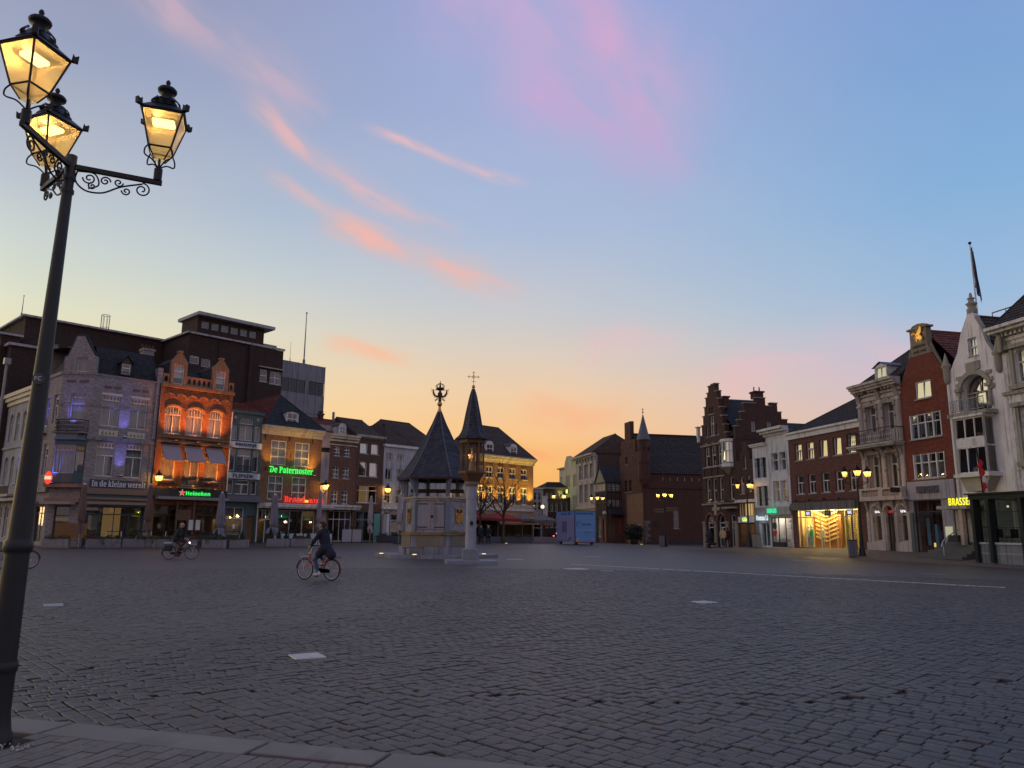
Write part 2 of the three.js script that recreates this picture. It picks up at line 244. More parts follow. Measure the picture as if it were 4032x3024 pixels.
const tri = (...p) => { const g = new THREE.BufferGeometry(); g.setAttribute('position', new THREE.Float32BufferAttribute(p.flat(), 3)); g.setAttribute('uv', new THREE.Float32BufferAttribute(p.flatMap(q => [q[0] + q[2], q[1]]), 2)); g.computeVertexNormals(); return g; };
// eaves in front: ridge along the row; hipL / hipR pull the ridge ends in
function ridgeRoof(b, u0, u1, v, zf, zb, rv, mat, o = {}) { const { hipL = 0, hipR = 0, step = 0.3, parent } = o, zr = o.zr ?? (zf + zb) / 2, l = [u0 + hipL, rv, zr], r = [u1 - hipR, rv, zr];
  const parts = [courses([u0, v, zf], [u1, v, zf], r, l, step), courses([u1, v, zb], [u0, v, zb], l, r, step)];
  parts.push(hipL ? courses([u0, v, zb], [u0, v, zf], l, l, step) : tri([u0, v, zb], [u0, v, zf], l), hipR ? courses([u1, v, zf], [u1, v, zb], r, r, step) : tri([u1, v, zf], [u1, v, zb], r));
  const roof = S(b, 'roof', merge(parts), mat); const caps = [bar(l, r, 0.09, 6)]; if (hipL) caps.push(bar([u0, v, zf], l, 0.07, 5)); if (hipR) caps.push(bar([u1, v, zf], r, 0.07, 5));
  mesh('ridge_cap', merge(caps).translate(-b.u0, 0, 0), mat, roof); return roof; }
// ridge runs back from the facade (gable or hip in front)
function deepRoof(b, u0, u1, v, zf, zb, rv, mat, o = {}) { const um = o.um ?? (u0 + u1) / 2, hip = o.hip ?? 0, f = [um, rv, zf - hip], k = [um, rv, zb];
  const parts = [courses([u0, v, zb], [u0, v, zf], f, k, o.step ?? 0.3), courses([u1, v, zf], [u1, v, zb], k, f, o.step ?? 0.3), tri([u1, v, zb], [u0, v, zb], k)];
  if (hip && !o.noFront) parts.push(courses([u0, v, zf], [u1, v, zf], f, f, o.step ?? 0.3)); else if (!o.noFront) parts.push(tri([u0, v, zf], [u1, v, zf], f));
  const roof = S(b, 'roof', merge(parts), mat); const caps = [bar(f, k, 0.09, 6)]; if (hip) caps.push(bar([u0, v, zf], f, 0.08, 5), bar([u1, v, zf], f, 0.08, 5));
  mesh('ridge_cap', merge(caps).translate(-b.u0, 0, 0), o.cap ?? mat, roof); return roof; }
// moulded band: stack of boxes [v0, v1, projection]
const band = (b, name, u0, u1, steps, mat, z = 0) => S(b, name, merge(steps.map(([v0, v1, p]) => span(u0 - Math.min(p, 0.12), u1 + Math.min(p, 0.12), v0, v1, z - 0.02, z + p))), mat);
function dormer(b, u0, u1, v0, v1, zf, zb, rise, wallMat, roofMat, o = {}) {
  const w = u1 - u0, t = 0.1; const d = S(b, 'dormer', merge([prism(o.round ? [[u0, v0], [u1, v0], [u1, v1], ...Array.from({ length: 9 }, (_, i) => [(u0 + u1) / 2 + w / 2 * Math.cos(Math.PI * i / 8), v1 + rise * Math.sin(Math.PI * i / 8)]), [u0, v1]] : [[u0, v0], [u1, v0], [u1, v1], [(u0 + u1) / 2, v1 + rise], [u0, v1]], 0.12, zf - 0.12, [hole(u0 + t, v0 + t, w - 2 * t, v1 - v0 - 1.6 * t)]), span(u0, u0 + 0.06, v0, v1, zb, zf - 0.12), span(u1 - 0.06, u1, v0, v1, zb, zf - 0.12)]), wallMat);
  const n = o.round ? 8 : 2, rp = []; for (let i = 0; i < n; i++) { const P = k => o.round ? [(u0 + u1) / 2 - (w / 2 + 0.08) * Math.cos(Math.PI * k / n), v1 + (rise + 0.06) * Math.sin(Math.PI * k / n)] : k === 1 ? [(u0 + u1) / 2, v1 + rise + 0.1] : [k ? u1 + 0.15 : u0 - 0.15, v1 - 0.05]; const [ax, ay] = P(i), [bx, by] = P(i + 1); rp.push(courses([ax, ay, zb], [ax, ay, zf + 0.12], [bx, by, zf + 0.12], [bx, by, zb], 0.3, 0.02)); }
  mesh('dormer_roof', merge(rp).translate(-b.u0, 0, 0), roofMat, d);
  const wb = { u0: 0, add: x => d.add(x) }; const f = win(Object.assign(d, { u0: 0 }), u0 + t - b.u0, v0 + t, w - 2 * t, v1 - v0 - 1.6 * t, { z: zf - 0.04, d: 0.06, sill: null, ...o.win }); return d;
}
function chimney(b, u, v0, v1, z, w, mat, pots = 0, name = 'chimney') { const c = S(b, name, merge([span(u - w / 2, u + w / 2, v0, v1 - 0.2, z - w / 2, z + w / 2), span(u - w / 2 - 0.07, u + w / 2 + 0.07, v1 - 0.2, v1, z - w / 2 - 0.07, z + w / 2 + 0.07)]), mat); for (let i = 0; i < pots; i++) mesh('chimney_pot', cyl(0.1, 0.08, 0.4, u - b.u0 + (i - (pots - 1) / 2) * 0.3, v1, z, 8), M.tileBrown, c); return c; }
function railing(b, name, u0, u1, v0, v1, z, mat = M.iron, gap = 0.12, scroll = false) { const p = [span(u0, u1, v1 - 0.05, v1, z - 0.03, z + 0.03), span(u0, u1, v0, v0 + 0.04, z - 0.02, z + 0.02)]; const n = Math.round((u1 - u0) / gap); for (let i = 0; i <= n; i++) { const x = u0 + (u1 - u0) * i / n; p.push(bar([x, v0, z], [x, v1, z], 0.011, 4)); if (scroll && i < n && (u1 - u0) / n > 0.1) { const c = x + (u1 - u0) / n / 2, r = (u1 - u0) / n * 0.42, h = v1 - v0; p.push(new THREE.TorusGeometry(r, 0.012, 4, 10).translate(c, v0 + h * 0.3, z), new THREE.TorusGeometry(r, 0.012, 4, 10).translate(c, v0 + h * 0.66, z)); } } return S(b, name, merge(p), mat); }
function sign(name, label, P, u, v, o, text, w, h, mat, f, d = 0.05, bevel = 0) { const [x, z] = P.at(u, o); const g = thing(name, label, 'sign', [x, v, z], P.yaw); mesh('lettering', letters(text, w, h, d, f, bevel), mat, g); return g; }
function lamp(kind, c, k, pos, o = {}) { const l = kind === 'spot' ? new THREE.SpotLight(col(...c), k, 0, o.angle ?? 0.7, o.pen ?? 0.9, 2) : new THREE.PointLight(col(...c), k, 0, 2); l.position.set(...pos); l.shadow.radius = o.r ?? 2; l.castShadow = true; scene.add(l); if (kind === 'spot') { l.target.position.set(...o.to); scene.add(l.target); } return l; }
// uplighter bolted to a facade: housing, glowing lens and the light itself
function uplight(P, u, v, c, k, label, o = {}) {
  const out = o.out ?? 0.3, [x, z] = P.at(u, out), g = thing('facade_uplight', label, 'light', [x, v, z], P.yaw, o.group);
  mesh('housing', merge([box(0.22, 0.12, 0.14, 0, -0.12, 0), bar([0, -0.06, 0], [0, -0.06, -out], 0.02, 6)]), M.iron, g); mesh('lens', box(0.18, 0.015, 0.1, 0, 0.002, 0), glow(c, o.glow ?? 2.5), g);
  const [tx, tz] = P.at(u + (o.du ?? 0), o.into ?? 0.05), [lx, lz] = P.at(u, out); lamp('spot', c, k, [lx, v + 0.04, lz], { to: [tx, v + (o.reach ?? 2.6), tz], angle: o.angle ?? 0.5, pen: 1, r: 3 }); return g;
}

// ================================================================ WEST ROW
const leaded = { rows: [[0.62, 2], [0.24, 1], [0.14, 5]], topPane: M.amber, curtain: M.curtain };
{ // department store block behind the row
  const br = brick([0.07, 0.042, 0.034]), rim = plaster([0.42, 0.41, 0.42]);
  const b = house('department_store', 'big dark brick block with flat roofs and penthouse behind the row', PL, -8.2, -12);
  const low = -6.5; // lower wing stands further back
  const wh = [hole(-5.55, 18.9, 0.55, 0.95), hole(-4.1, 18.9, 0.55, 0.95), hole(-2.5, 18.9, 0.55, 0.95), hole(3.5, 18.6, 0.7, 1)];
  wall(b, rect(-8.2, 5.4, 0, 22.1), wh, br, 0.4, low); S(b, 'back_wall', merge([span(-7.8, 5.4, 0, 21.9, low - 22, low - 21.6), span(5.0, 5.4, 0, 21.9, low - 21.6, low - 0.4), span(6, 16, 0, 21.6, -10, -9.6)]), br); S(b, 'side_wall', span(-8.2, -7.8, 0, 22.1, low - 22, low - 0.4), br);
  S(b, 'flat_roof', span(-8.2, 5.4, 21.9, 22.09, low - 22, low - 0.4), rim);
  for (const h of wh) win(b, h.x, h.y, h.w, h.h, { z: low - 0.1, rows: [[0.5, 1], [0.5, 1]], mat: rim, sill: null });
  band(b, 'roof_edge', -8.2, 5.4, [[22.1, 22.3, 0.35]], rim, low); S(b, 'roof_edge', span(-8.55, -8.2, 22.1, 22.3, low - 22, low + 0.35), rim);
  S(b, 'lower_wing', span(-9.6, -5.2, 0, 18.6, low + 0.01, low + 2), br); S(b, 'roof_edge', merge([span(-9.9, -5.0, 18.6, 18.85, low - 0.3, low + 2.3)]), rim); S(b, 'stair_tower', span(-10.2, -8.6, 0, 19.8, low - 3, low + 0.6), br); S(b, 'roof_edge', span(-10.6, -8.4, 19.8, 20.0, low - 3.2, low + 0.9), rim);
  S(b, 'downpipe', merge([bar([-12.9, 5, 8.9], [-12.9, 14.4, 8.9], 0.1, 8), box(0.45, 0.5, 0.4, -12.9, 14.3, 8.9)]), M.zinc);
  const hh = [hole(5.67, 18.75, 1.05, 0.9), hole(6.95, 18.6, 1.05, 0.9), hole(13.85, 18.0, 0.95, 1.45), hole(15.1, 17.9, 1.5, 1.5)];
  wall(b, rect(5.46, 16.65, 0, 21.95), hh, br); S(b, 'side_wall', span(5.46, 5.86, 0, 21.95, -10, -0.4), br); S(b, 'side_wall', span(16.25, 16.65, 0, 21.95, -10, -0.4), br); S(b, 'flat_roof', span(5.86, 16.25, 21.7, 21.9, -10, -0.4), rim);
  win(b, 5.67, 18.75, 1.05, 0.9, { rows: [[1, 1]], sill: null }); win(b, 6.95, 18.6, 1.05, 0.9, { rows: [[1, 1]], sill: null });
  win(b, 13.85, 18.0, 0.95, 1.45, { rows: [[0.5, 1], [0.5, 1]] }); win(b, 15.1, 17.9, 1.5, 1.5, { rows: [[0.5, 2], [0.5, 2]] }); band(b, 'lintel', 13.7, 16.65, [[19.6, 19.72, 0.3]], M.stone);
  band(b, 'roof_edge', 5.46, 12.3, [[21.95, 22.15, 0.3]], rim); band(b, 'roof_edge', 12.5, 16.65, [[21.97, 22.2, 0.15]], rim); S(b, 'roof_edge', span(5.1, 5.46, 21.95, 22.15, -10, 0.3), rim);
  S(b, 'downpipe', bar([8.8, 14, 0.12], [8.8, 22, 0.12], 0.06, 6), M.iron); S(b, 'pilaster', span(12.3, 12.75, 0, 21.9, 0.005, 0.35), br);
  const pz = -0.7, ph = [0, 1, 2, 3, 4, 5].map(i => hole(6.95 + i * 1.13, 23.0, 0.85, 0.75)), p = wall(b, rect(6.5, 14.4, 22, 24.25), ph, br, 0.3, pz, 'penthouse_wall'); S(b, 'penthouse_wall', merge([span(6.5, 6.8, 22, 24.25, -4.6, pz - 0.3), span(14.1, 14.4, 22, 24.25, -4.6, pz - 0.3), span(6.8, 14.1, 22, 24.25, -4.6, -4.3)]), br);
  for (const h of ph) win(b, h.x, h.y, h.w, h.h, { z: pz - 0.08, rows: [[1, 1]], sill: null, mat: rim });
  S(b, 'penthouse_roof', span(6.2, 15.35, 24.25, 24.6, -5.1, 0.1), rim); S(b, 'roof_hatch', span(14.6, 16.3, 22.1, 22.7, -3, -1), M.stone);
  tag(mesh('roof_ladder_cage', merge([...[0, 1, 2, 3, 4, 5, 6, 7].map(i => { const a = i / 8 * Math.PI * 2, [x, z] = PL.at(-0.6, -19.3); return bar([x + 0.42 * Math.cos(a), 22.1, z + 0.42 * Math.sin(a)], [x + 0.42 * Math.cos(a), 24.0, z + 0.42 * Math.sin(a)], 0.025, 4); }), ...[22.6, 24].map(y => { const [x, z] = PL.at(-0.6, -19.3); return new THREE.TorusGeometry(0.42, 0.025, 4, 16).rotateX(Math.PI / 2).translate(x, y, z); })]), M.zinc), 'thin round wire cage standing on the long dark roof', 'roof cage');
  const mast = (name, label, P, u, o, y0, y1, r) => { const [x, z] = P.at(u, o); tag(mesh(name, merge([bar([x, y0, z], [x, y1, z], r, 8, r * 0.5), bar([x, y0, z], [x, y0 + 0.5, z], r * 1.8, 8), new THREE.SphereGeometry(r * 1.3, 8, 6).translate(x, y1, z)]), M.zinc), label, 'mast'); };
  mast('flag_mast', 'tall bare mast on the grey panelled block', PL, 19.6, -12.3, 21.0, 27.3, 0.09); mast('flag_mast', 'bare pole at the left end of the dark roof', PL, -8.5, -19, 22.0, 24.3, 0.05);
  mast('antenna_rod', 'thin aerial on the roof left of the tall mast', PL, 17.9, -12.6, 21.0, 23.4, 0.025); mast('antenna_rod', 'thin aerial beside the penthouse', PL, 14.7, -14.4, 22, 24.4, 0.02);
}
{ // panelled grey block
  const pm = std([0.2, 0.21, 0.245], 0.5, { metalness: 0.1, map: plasterMap }), b = house('panelled_block', 'grey metal panelled office block beside the dark brick store', PL, 16.7, -12.2);
  S(b, 'core_wall', span(16.75, 22.5, 0, 20.9, -9, -0.1), std([0.12, 0.12, 0.14], 0.7));
  const us = [16.68, 17.75, 18.82, 19.9, 20.35, 21.45, 22.55], vs = [[13, 15.0], [15.03, 17.35], [18.97, 21.0]];
  for (let i = 0; i < 6; i++) { for (const [v0, v1] of vs) S(b, 'panel', span(us[i] + 0.02, us[i + 1] - 0.02, v0, v1, -0.1, 0.02), pm);
    if (i < 3 || i === 3) { if (i < 3) { const f = S(b, 'window', span(us[i] + 0.02, us[i + 1] - 0.02, 17.35, 18.97, -0.1, -0.06), pm); const q = mesh('pane', unitPane, std([0.02, 0.025, 0.04], 0.05), f); q.position.set((us[i] + us[i + 1]) / 2 - b.u0, 18.15, -0.05); q.scale.set(0.98, 1.55, 1); } else S(b, 'panel', span(us[i] + 0.02, us[i + 1] - 0.02, 17.35, 18.97, -0.1, 0.02), pm); }
    else { const f = S(b, 'vent_grille', span(us[i] + 0.02, us[i + 1] - 0.02, 17.0, 18.97, -0.1, -0.07), M.dark); for (let k = 0; k < 11; k++) mesh('slat', box(us[i + 1] - us[i] - 0.12, 0.06, 0.08, (us[i] + us[i + 1]) / 2 - b.u0, 17.1 + k * 0.165, -0.04).clone(), pm, f); }
    S(b, 'panel_joint', bar([us[i], 13, 0.03], [us[i], 21.05, 0.03], 0.035, 4), M.zinc); }
  S(b, 'panel_joint', bar([us[6], 10, 0.03], [us[6], 21.05, 0.03], 0.05, 4), M.zinc);
  S(b, 'low_window', span(20.4, 22.5, 12.9, 13.0, 0, 0.1), M.white); S(b, 'side_wall', span(16.3, 16.7, 16, 21.6, -3, -0.2), pm);
  S(b, 'neighbour_wall', span(22.6, 24.4, 0, 12.6, -7, 0), plaster([0.35, 0.31, 0.32]));
}
{ // far left house on the side street
  const m = plaster([0.36, 0.36, 0.37]), b = house('side_street_house', 'pale stuccoed house with arched windows behind the lamp pole', PS, -18.5);
  const hs = []; for (const u of [-17.6, -15.6, -13.6, -11.6, -9.6, -7.4, -5.6]) hs.push(hole(u, 9.2, 1.0, 2.6, 0.5), hole(u, 5.2, 1.0, 2.6, 0.4), hole(u, 0.6, 1.2, 2.7));
  wall(b, rect(-18.5, -3.55, -0.3, 13.0), hs, m); for (const h of hs) win(b, h.x, h.y, h.w, h.h, { arch: h.arch ?? 0, rows: [[0.62, 2], [0.38, 1]], curtain: h.y > 1 ? M.curtain : null, lit: h.y < 1 ? M.warmDim : null });
  shell(b, -18.5, -3.55, 13.0, 9, m); band(b, 'cornice', -18.5, -3.55, [[12.6, 13.0, 0.15], [13.0, 13.35, 0.35], [13.35, 13.7, 0.5]], M.cream); band(b, 'string_course', -18.5, -3.55, [[8.5, 8.75, 0.12]], m); band(b, 'shop_canopy', -18.5, -3.8, [[3.7, 3.95, 0.9]], M.stone);
  ridgeRoof(b, -18.5, -3.6, 13.6, 0.3, -9, 16.2, M.slate);
  railing(b, 'balcony_rail', -12.4, -8.2, 4.3, 5.1, 0.8); S(b, 'balcony_floor', span(-12.4, -8.2, 4.1, 4.3, 0, 0.85), M.stone);
  uplight(PS, -9.0, 5.2, [0.25, 0.3, 1], 26, 'blue uplighter on the pale house behind the lamp pole', { group: 'blue facade uplighters' });
}
{ // grey brick corner house
  const br = brick([0.43, 0.4, 0.405]), trim = plaster([0.26, 0.24, 0.23]), pur = std([0.12, 0.06, 0.07], 0.6);
  const b = house('grey_corner_house', 'grey brick corner house with a pointed gable and blue lights', PL, -7.34);
  const ups = [[-6.53, 1.4], [-4.26, 1.38]], hs = []; for (const [u, w] of ups) hs.push(hole(u, 9.78, w, 2.52), hole(u - 0.02, 5.65, w, 2.75)); const shop = hole(-6.95, 0.1, 4.7, 3.1); hs.push(shop);
  wall(b, rect(-7.34, -1.88, -0.3, 14.05), hs, br);
  for (const [u, w] of ups) { win(b, u, 9.78, w, 2.52, leaded); win(b, u - 0.02, 5.65, w, 2.75, leaded); S(b, 'tile_panel', merge([span(u - 0.05, u + w + 0.05, 8.95, 9.45, 0, 0.03)]), M.cream); for (let i = 0; i < 4; i++) S(b, 'tile_ornament', prism([[u + 0.15 + i * 0.3, 9.1], [u + 0.27 + i * 0.3, 9.1], [u + 0.21 + i * 0.3, 9.32]], 0.03, 0.03), pur); for (const k of [0, 1]) S(b, 'brick_label', span(u + 0.05 + k * 0.75, u + 0.6 + k * 0.75, 12.95, 13.12, 0, 0.06), pur); S(b, 'lintel_panel', span(u - 0.1, u + w + 0.1, 12.33, 12.55, 0, 0.04), M.cream); }
  win(b, shop.x, shop.y, shop.w, shop.h, { rows: [[0.8, 4], [0.2, 4]], mat: M.green, z: -0.3, sill: null, lit: M.warmDim, wide: 0.3 });
  band(b, 'string_course', -7.34, -1.88, [[8.55, 8.82, 0.16]], trim); band(b, 'string_course', -7.34, -1.88, [[11.3, 11.42, 0.04]], trim); band(b, 'parapet_band', -7.34, -1.88, [[13.9, 14.05, 0.08]], trim); band(b, 'shop_cornice', -7.34, -1.95, [[4.2, 4.68, 0.25], [3.75, 3.95, 0.3]], std([0.2, 0.13, 0.09], 0.6)); band(b, 'fascia', -7.34, -1.95, [[3.95, 4.2, 0.1]], M.green);
  S(b, 'awning', merge([span(-7.1, -2.15, 3.36, 3.58, 0.2, 0.9)]), std([0.28, 0.2, 0.14], 0.9)); S(b, 'sign_board', span(-6.85, -2.35, 4.72, 5.38, 0.02, 0.1), std([0.06, 0.055, 0.06], 0.6));
  S(b, 'pilaster', merge([span(-2.3, -1.88, 9, 15.3, 0.004, 0.12), span(-2.3, -1.88, 0, 8.5, 0.004, 0.1)]), br); S(b, 'side_wall', span(-2.2, -1.884, -0.5, 15.3, -8, -0.4), br); S(b, 'attic_floor', span(-7.2, -2.2, 13.8, 13.95, -6, -0.4), br);
  S(b, 'roof', merge([courses([-7.0, 14.05, -0.35], [-2.2, 14.05, -0.35], [-2.2, 16.6, -1.5], [-7.0, 16.6, -1.5], 0.22, 0.02), courses([-7.0, 16.6, -1.5], [-2.2, 16.6, -1.5], [-2.2, 16.9, -8], [-9.5, 16.9, -8], 0.5, 0.01)]), M.slate); S(b, 'back_wall', span(-9, -1.9, 0, 16.9, -8.3, -8), br);
  dormer(b, -5.3, -4.4, 14.25, 15.3, -0.25, -1.5, 0.55, M.woodDark, M.slate, { win: { rows: [[0.6, 1], [0.4, 1]], curtain: M.curtain } }); railing(b, 'gutter_rail', -6.8, -2.3, 14.05, 14.5, -0.1, M.iron, 1.2);
  chimney(b, -2.6, 15.2, 17.2, -2, 0.9, br, 4); S(b, 'downpipe', bar([-2.0, 4.5, 0.18], [-2.0, 14, 0.18], 0.05, 6), M.iron);
  // the chamfered corner
  const c = new THREE.Group(); const [cx, cz] = PC.at(0); const loc = b.worldToLocal ? null : null;
  const k = Math.cos(PL.yaw), s = Math.sin(PL.yaw), turn = PC.yaw - PL.yaw, toB = g => { g.rotateY(turn); return g; }; // corner geometry is written round its right edge, which is the house's origin
  const cm = (name, geo, mat, par = b) => mesh(name, toB(geo), mat, par);
  const gab = [[-2.573, -0.3], [0, -0.3], [0, 15.45], [-0.15, 15.5], [-0.75, 16.45], [-1.12, 17.15], [-1.75, 17.15], [-2.3, 15.45], [-2.573, 15.35]];
  cm('wall', prism(gab, 0.4, -0.4, [hole(-1.58, 14.15, 0.86, 1.18), hole(-1.7, 10.1, 1.16, 2.25), hole(-2.0, 0.1, 1.2, 3.1)]), br);
  cm('gable_cap', merge([bar([-2.62, 15.35, -0.15], [-2.3, 15.5, -0.15], 0.12, 6), bar([-2.3, 15.5, -0.15], [-1.75, 17.2, -0.15], 0.14, 6), bar([-0.15, 15.5, -0.15], [-1.12, 17.2, -0.15], 0.14, 6), bar([-1.75, 17.2, -0.15], [-1.12, 17.2, -0.15], 0.14, 6)]), M.slate);
  const fake = { u0: 0, add: o => b.add(o) };
  const cwin = (...a) => { const w = win(fake, ...a); w.position.applyAxisAngle(new THREE.Vector3(0, 1, 0), turn); w.rotation.y = turn; return w; };
  cwin(-1.58, 14.15, 0.86, 1.18, { rows: [[1, 1]], curtain: M.curtain }); cwin(-1.7, 10.1, 1.16, 2.25, { rows: [[0.62, 1], [0.22, 1], [0.16, 5]], topPane: M.amber, curtain: M.curtain, mat: std([0.4, 0.4, 0.55], 0.6) }); const dr = cwin(-2.0, 0.1, 1.2, 3.1, { rows: [[0.75, 1], [0.25, 1]], mat: std([0.1, 0.02, 0.02], 0.5), sill: null, name: 'door' });
  for (const i of [0, 1]) cm('brick_label', span(-2.2 + i * 1.05, -1.45 + i * 1.05, 13.25, 13.42, 0, 0.06), pur); cm('string_course', merge([span(-2.6, 0.03, 13.9, 14.08, 0, 0.08), span(-2.6, 0.03, 11.3, 11.42, 0, 0.04)]), trim);
  // oriel with green frames under a lead roof, balcony on top
  const oriel = [[-2.5, 0], [-2.1, 0.75], [-0.45, 0.75], [-0.05, 0]];
  cm('oriel_base', new THREE.ExtrudeGeometry(poly(oriel.map(([x, z]) => [x, -z])), { depth: 0.75, bevelEnabled: false }).rotateX(-Math.PI / 2).translate(0, 5.0, 0), M.green);
  cm('oriel_head', new THREE.ExtrudeGeometry(poly(oriel.map(([x, z]) => [x * 1.02 + 0.02, -z * 1.05])), { depth: 0.4, bevelEnabled: false }).rotateX(-Math.PI / 2).translate(0, 8.02, 0), M.green);
  for (let i = 0; i < 3; i++) { const [ax, az] = oriel[i], [bx, bz] = oriel[i + 1], L = Math.hypot(bx - ax, bz - az), a = -Math.atan2(bz - az, bx - ax); const f = win(fake, 0, 0, L, 2.28, { rows: i === 1 ? [[0.8, 3], [0.2, 5]] : [[0.8, 1], [0.2, 1]], mat: i === 1 ? std([0.25, 0.27, 0.4], 0.5) : M.green, sill: null, z: 0, topPane: M.amber, curtain: M.curtain }); f.position.set(ax, 5.75, az).applyAxisAngle(new THREE.Vector3(0, 1, 0), turn); f.rotation.y = turn + a; }
  const rf = []; for (let i = 0; i < 3; i++) { const [ax, az] = oriel[i], [bx, bz] = oriel[i + 1]; rf.push(courses([ax * 1.1 + 0.12, 8.42, az * 1.3], [bx * 1.1 + 0.12, 8.42, bz * 1.3], [bx * 0.9 - 0.12, 9.0, bz * 0.9], [ax * 0.9 - 0.12, 9.0, az * 0.9], 0.6, 0.02)); } cm('oriel_roof', merge(rf), M.lead);
  cm('balcony_floor', span(-2.55, 0, 8.98, 9.12, 0, 0.8), trim); cm('balcony_rail', merge([tube([[-2.55, 10.05, 0.05], [-2.3, 10.05, 0.75], [-1.27, 10.05, 0.95], [-0.25, 10.05, 0.75], [0, 10.05, 0.05]], 0.035, 30), tube([[-2.55, 9.15, 0.05], [-2.3, 9.15, 0.75], [-1.27, 9.15, 0.95], [-0.25, 9.15, 0.75], [0, 9.15, 0.05]], 0.03, 30), ...Array.from({ length: 27 }, (_, i) => { const t = i / 26, x = -2.5 + 2.45 * t, z = 0.1 + 0.85 * Math.pow(Math.sin(Math.PI * t), 0.45); return merge([bar([x, 9.15, z], [x, 10.05, z], 0.012, 4), new THREE.TorusGeometry(0.09, 0.012, 4, 8).translate(x, 9.45, z), new THREE.TorusGeometry(0.09, 0.012, 4, 8).translate(x, 9.78, z)]); })]), M.iron);
  cm('shop_cornice', merge([span(-2.7, 0, 4.65, 4.95, 0, 0.7), span(-2.7, 0, 3.5, 3.8, 0, 0.35)]), std([0.2, 0.13, 0.09], 0.6)); cm('awning', span(-2.5, -0.2, 3.3, 3.5, 0.3, 1.3), std([0.32, 0.26, 0.2], 0.9));
  // side street face
  const P2 = PS.yaw - PL.yaw, ox = (() => { const [x0, z0] = PL.at(-7.34), [x1, z1] = PS.at(0), dx = x1 - x0, dz = z1 - z0; return [dx * k - dz * s, dx * s + dz * k]; })();
  const sg = new THREE.Group(); const sm = (name, geo, mat) => { const q = mesh(name, geo.rotateY(P2).translate(ox[0], 0, ox[1]), mat, b); return q; };
  sm('wall', prism(rect(-3.55, 0, -0.3, 14.1), 0.4, -0.4, [hole(-3.4, 9.9, 0.95, 2.4), hole(-1.45, 9.9, 1.15, 2.4), hole(-2.6, 5.7, 1.1, 2.6), hole(-3.0, 0.3, 2.4, 2.9)]), br); sm('side_wall', span(-3.55, -3.2, 0, 14.1, -8, -0.4), br);
  const swin = (u, v, w, h, o) => { const f = win({ u0: 0, add: q => b.add(q) }, u, v, w, h, o); f.position.applyAxisAngle(new THREE.Vector3(0, 1, 0), P2).add(new THREE.Vector3(ox[0], 0, ox[1])); f.rotation.y = P2; };
  swin(-3.4, 9.9, 0.95, 2.4, { ...leaded, mat: std([0.35, 0.35, 0.55], 0.6) }); swin(-1.45, 9.9, 1.15, 2.4, leaded); swin(-2.6, 5.7, 1.1, 2.6, leaded); swin(-3.0, 0.3, 2.4, 2.9, { rows: [[0.8, 2], [0.2, 2]], mat: M.green });
  sm('string_course', merge([span(-3.6, 0, 13.9, 14.15, 0, 0.12), span(-3.6, 0, 4.3, 4.7, 0, 0.3), span(-3.6, -0.2, 3.3, 3.5, 0.2, 1.2)]), trim); sm('balcony_rail', merge(Array.from({ length: 12 }, (_, i) => bar([-3.5 + i * 0.1, 9.2, 0.5], [-3.5 + i * 0.1, 10.0, 0.5], 0.015, 4)).concat([span(-3.5, -2.4, 9.1, 9.2, 0, 0.55), span(-3.5, -2.4, 9.97, 10.02, 0.47, 0.53)])), M.iron);
  sm('roof', courses([-3.5, 14.15, -0.2], [0, 14.15, -0.2], [0, 16.6, -1.4], [-3.5, 16.6, -1.4], 0.22, 0.02), M.slate);
  const blue = [0.2, 0.2, 1], grp = 'blue facade uplighters';
  uplight(PL, -4.72, 8.95, blue, 26, 'upper blue uplighter between the tall windows of the grey house', { group: grp, out: 0.62, angle: 0.6, reach: 3 }); uplight(PL, -4.72, 5.75, blue, 26, 'blue uplighter over the lettered fascia of the grey house', { group: grp, out: 0.62, angle: 0.6, reach: 3 });
  uplight(PC, -1.3, 9.2, blue, 30, 'blue uplighter on the round balcony of the grey house', { group: grp, out: 0.5, reach: 2 }); uplight(PC, -1.9, 4.98, blue, 26, 'blue uplighter under the green oriel', { group: grp, out: 1.1, into: 0.7 }); uplight(PS, -2.9, 9.3, blue, 20, 'blue uplighter on the side street balcony', { group: grp, reach: 2 });
  sign('facade_lettering', 'white lettering In de kleine werelt on a dark board', PL, -6.72, 4.8, 0.1, 'In de kleine werelt', 4.25, 0.52, std([0.62, 0.62, 0.66], 0.6), 'serif_bold', 0.05);
  sign('facade_lettering', 'small pale lettering werelt on the side street face', PS, -3.0, 4.45, 0.32, 'werelt', 1.3, 0.35, std([0.55, 0.5, 0.45], 0.6), 'serif_bold', 0.03);
  const [bx, bz] = PC.at(-2.1, 1.2), bs = thing('blade_sign', 'red oval lit blade sign at the grey corner house', 'sign', [bx, 5.35, bz], 0); mesh('lit_face', new THREE.SphereGeometry(1, 20, 14).scale(0.3, 0.52, 0.08), glow([1, 0.06, 0.02], 1.0), bs); mesh('lit_band', box(0.5, 0.26, 0.2, 0, -0.13, 0), glow([1, 0.7, 0.45], 0.9), bs); mesh('bracket', bar([0, 0, 0], [0.1, 0, -1.2], 0.025), M.iron, bs); lamp('point', [1, 0.1, 0.04], 1.2, [bx, 5.35, bz + 0.35]);
}
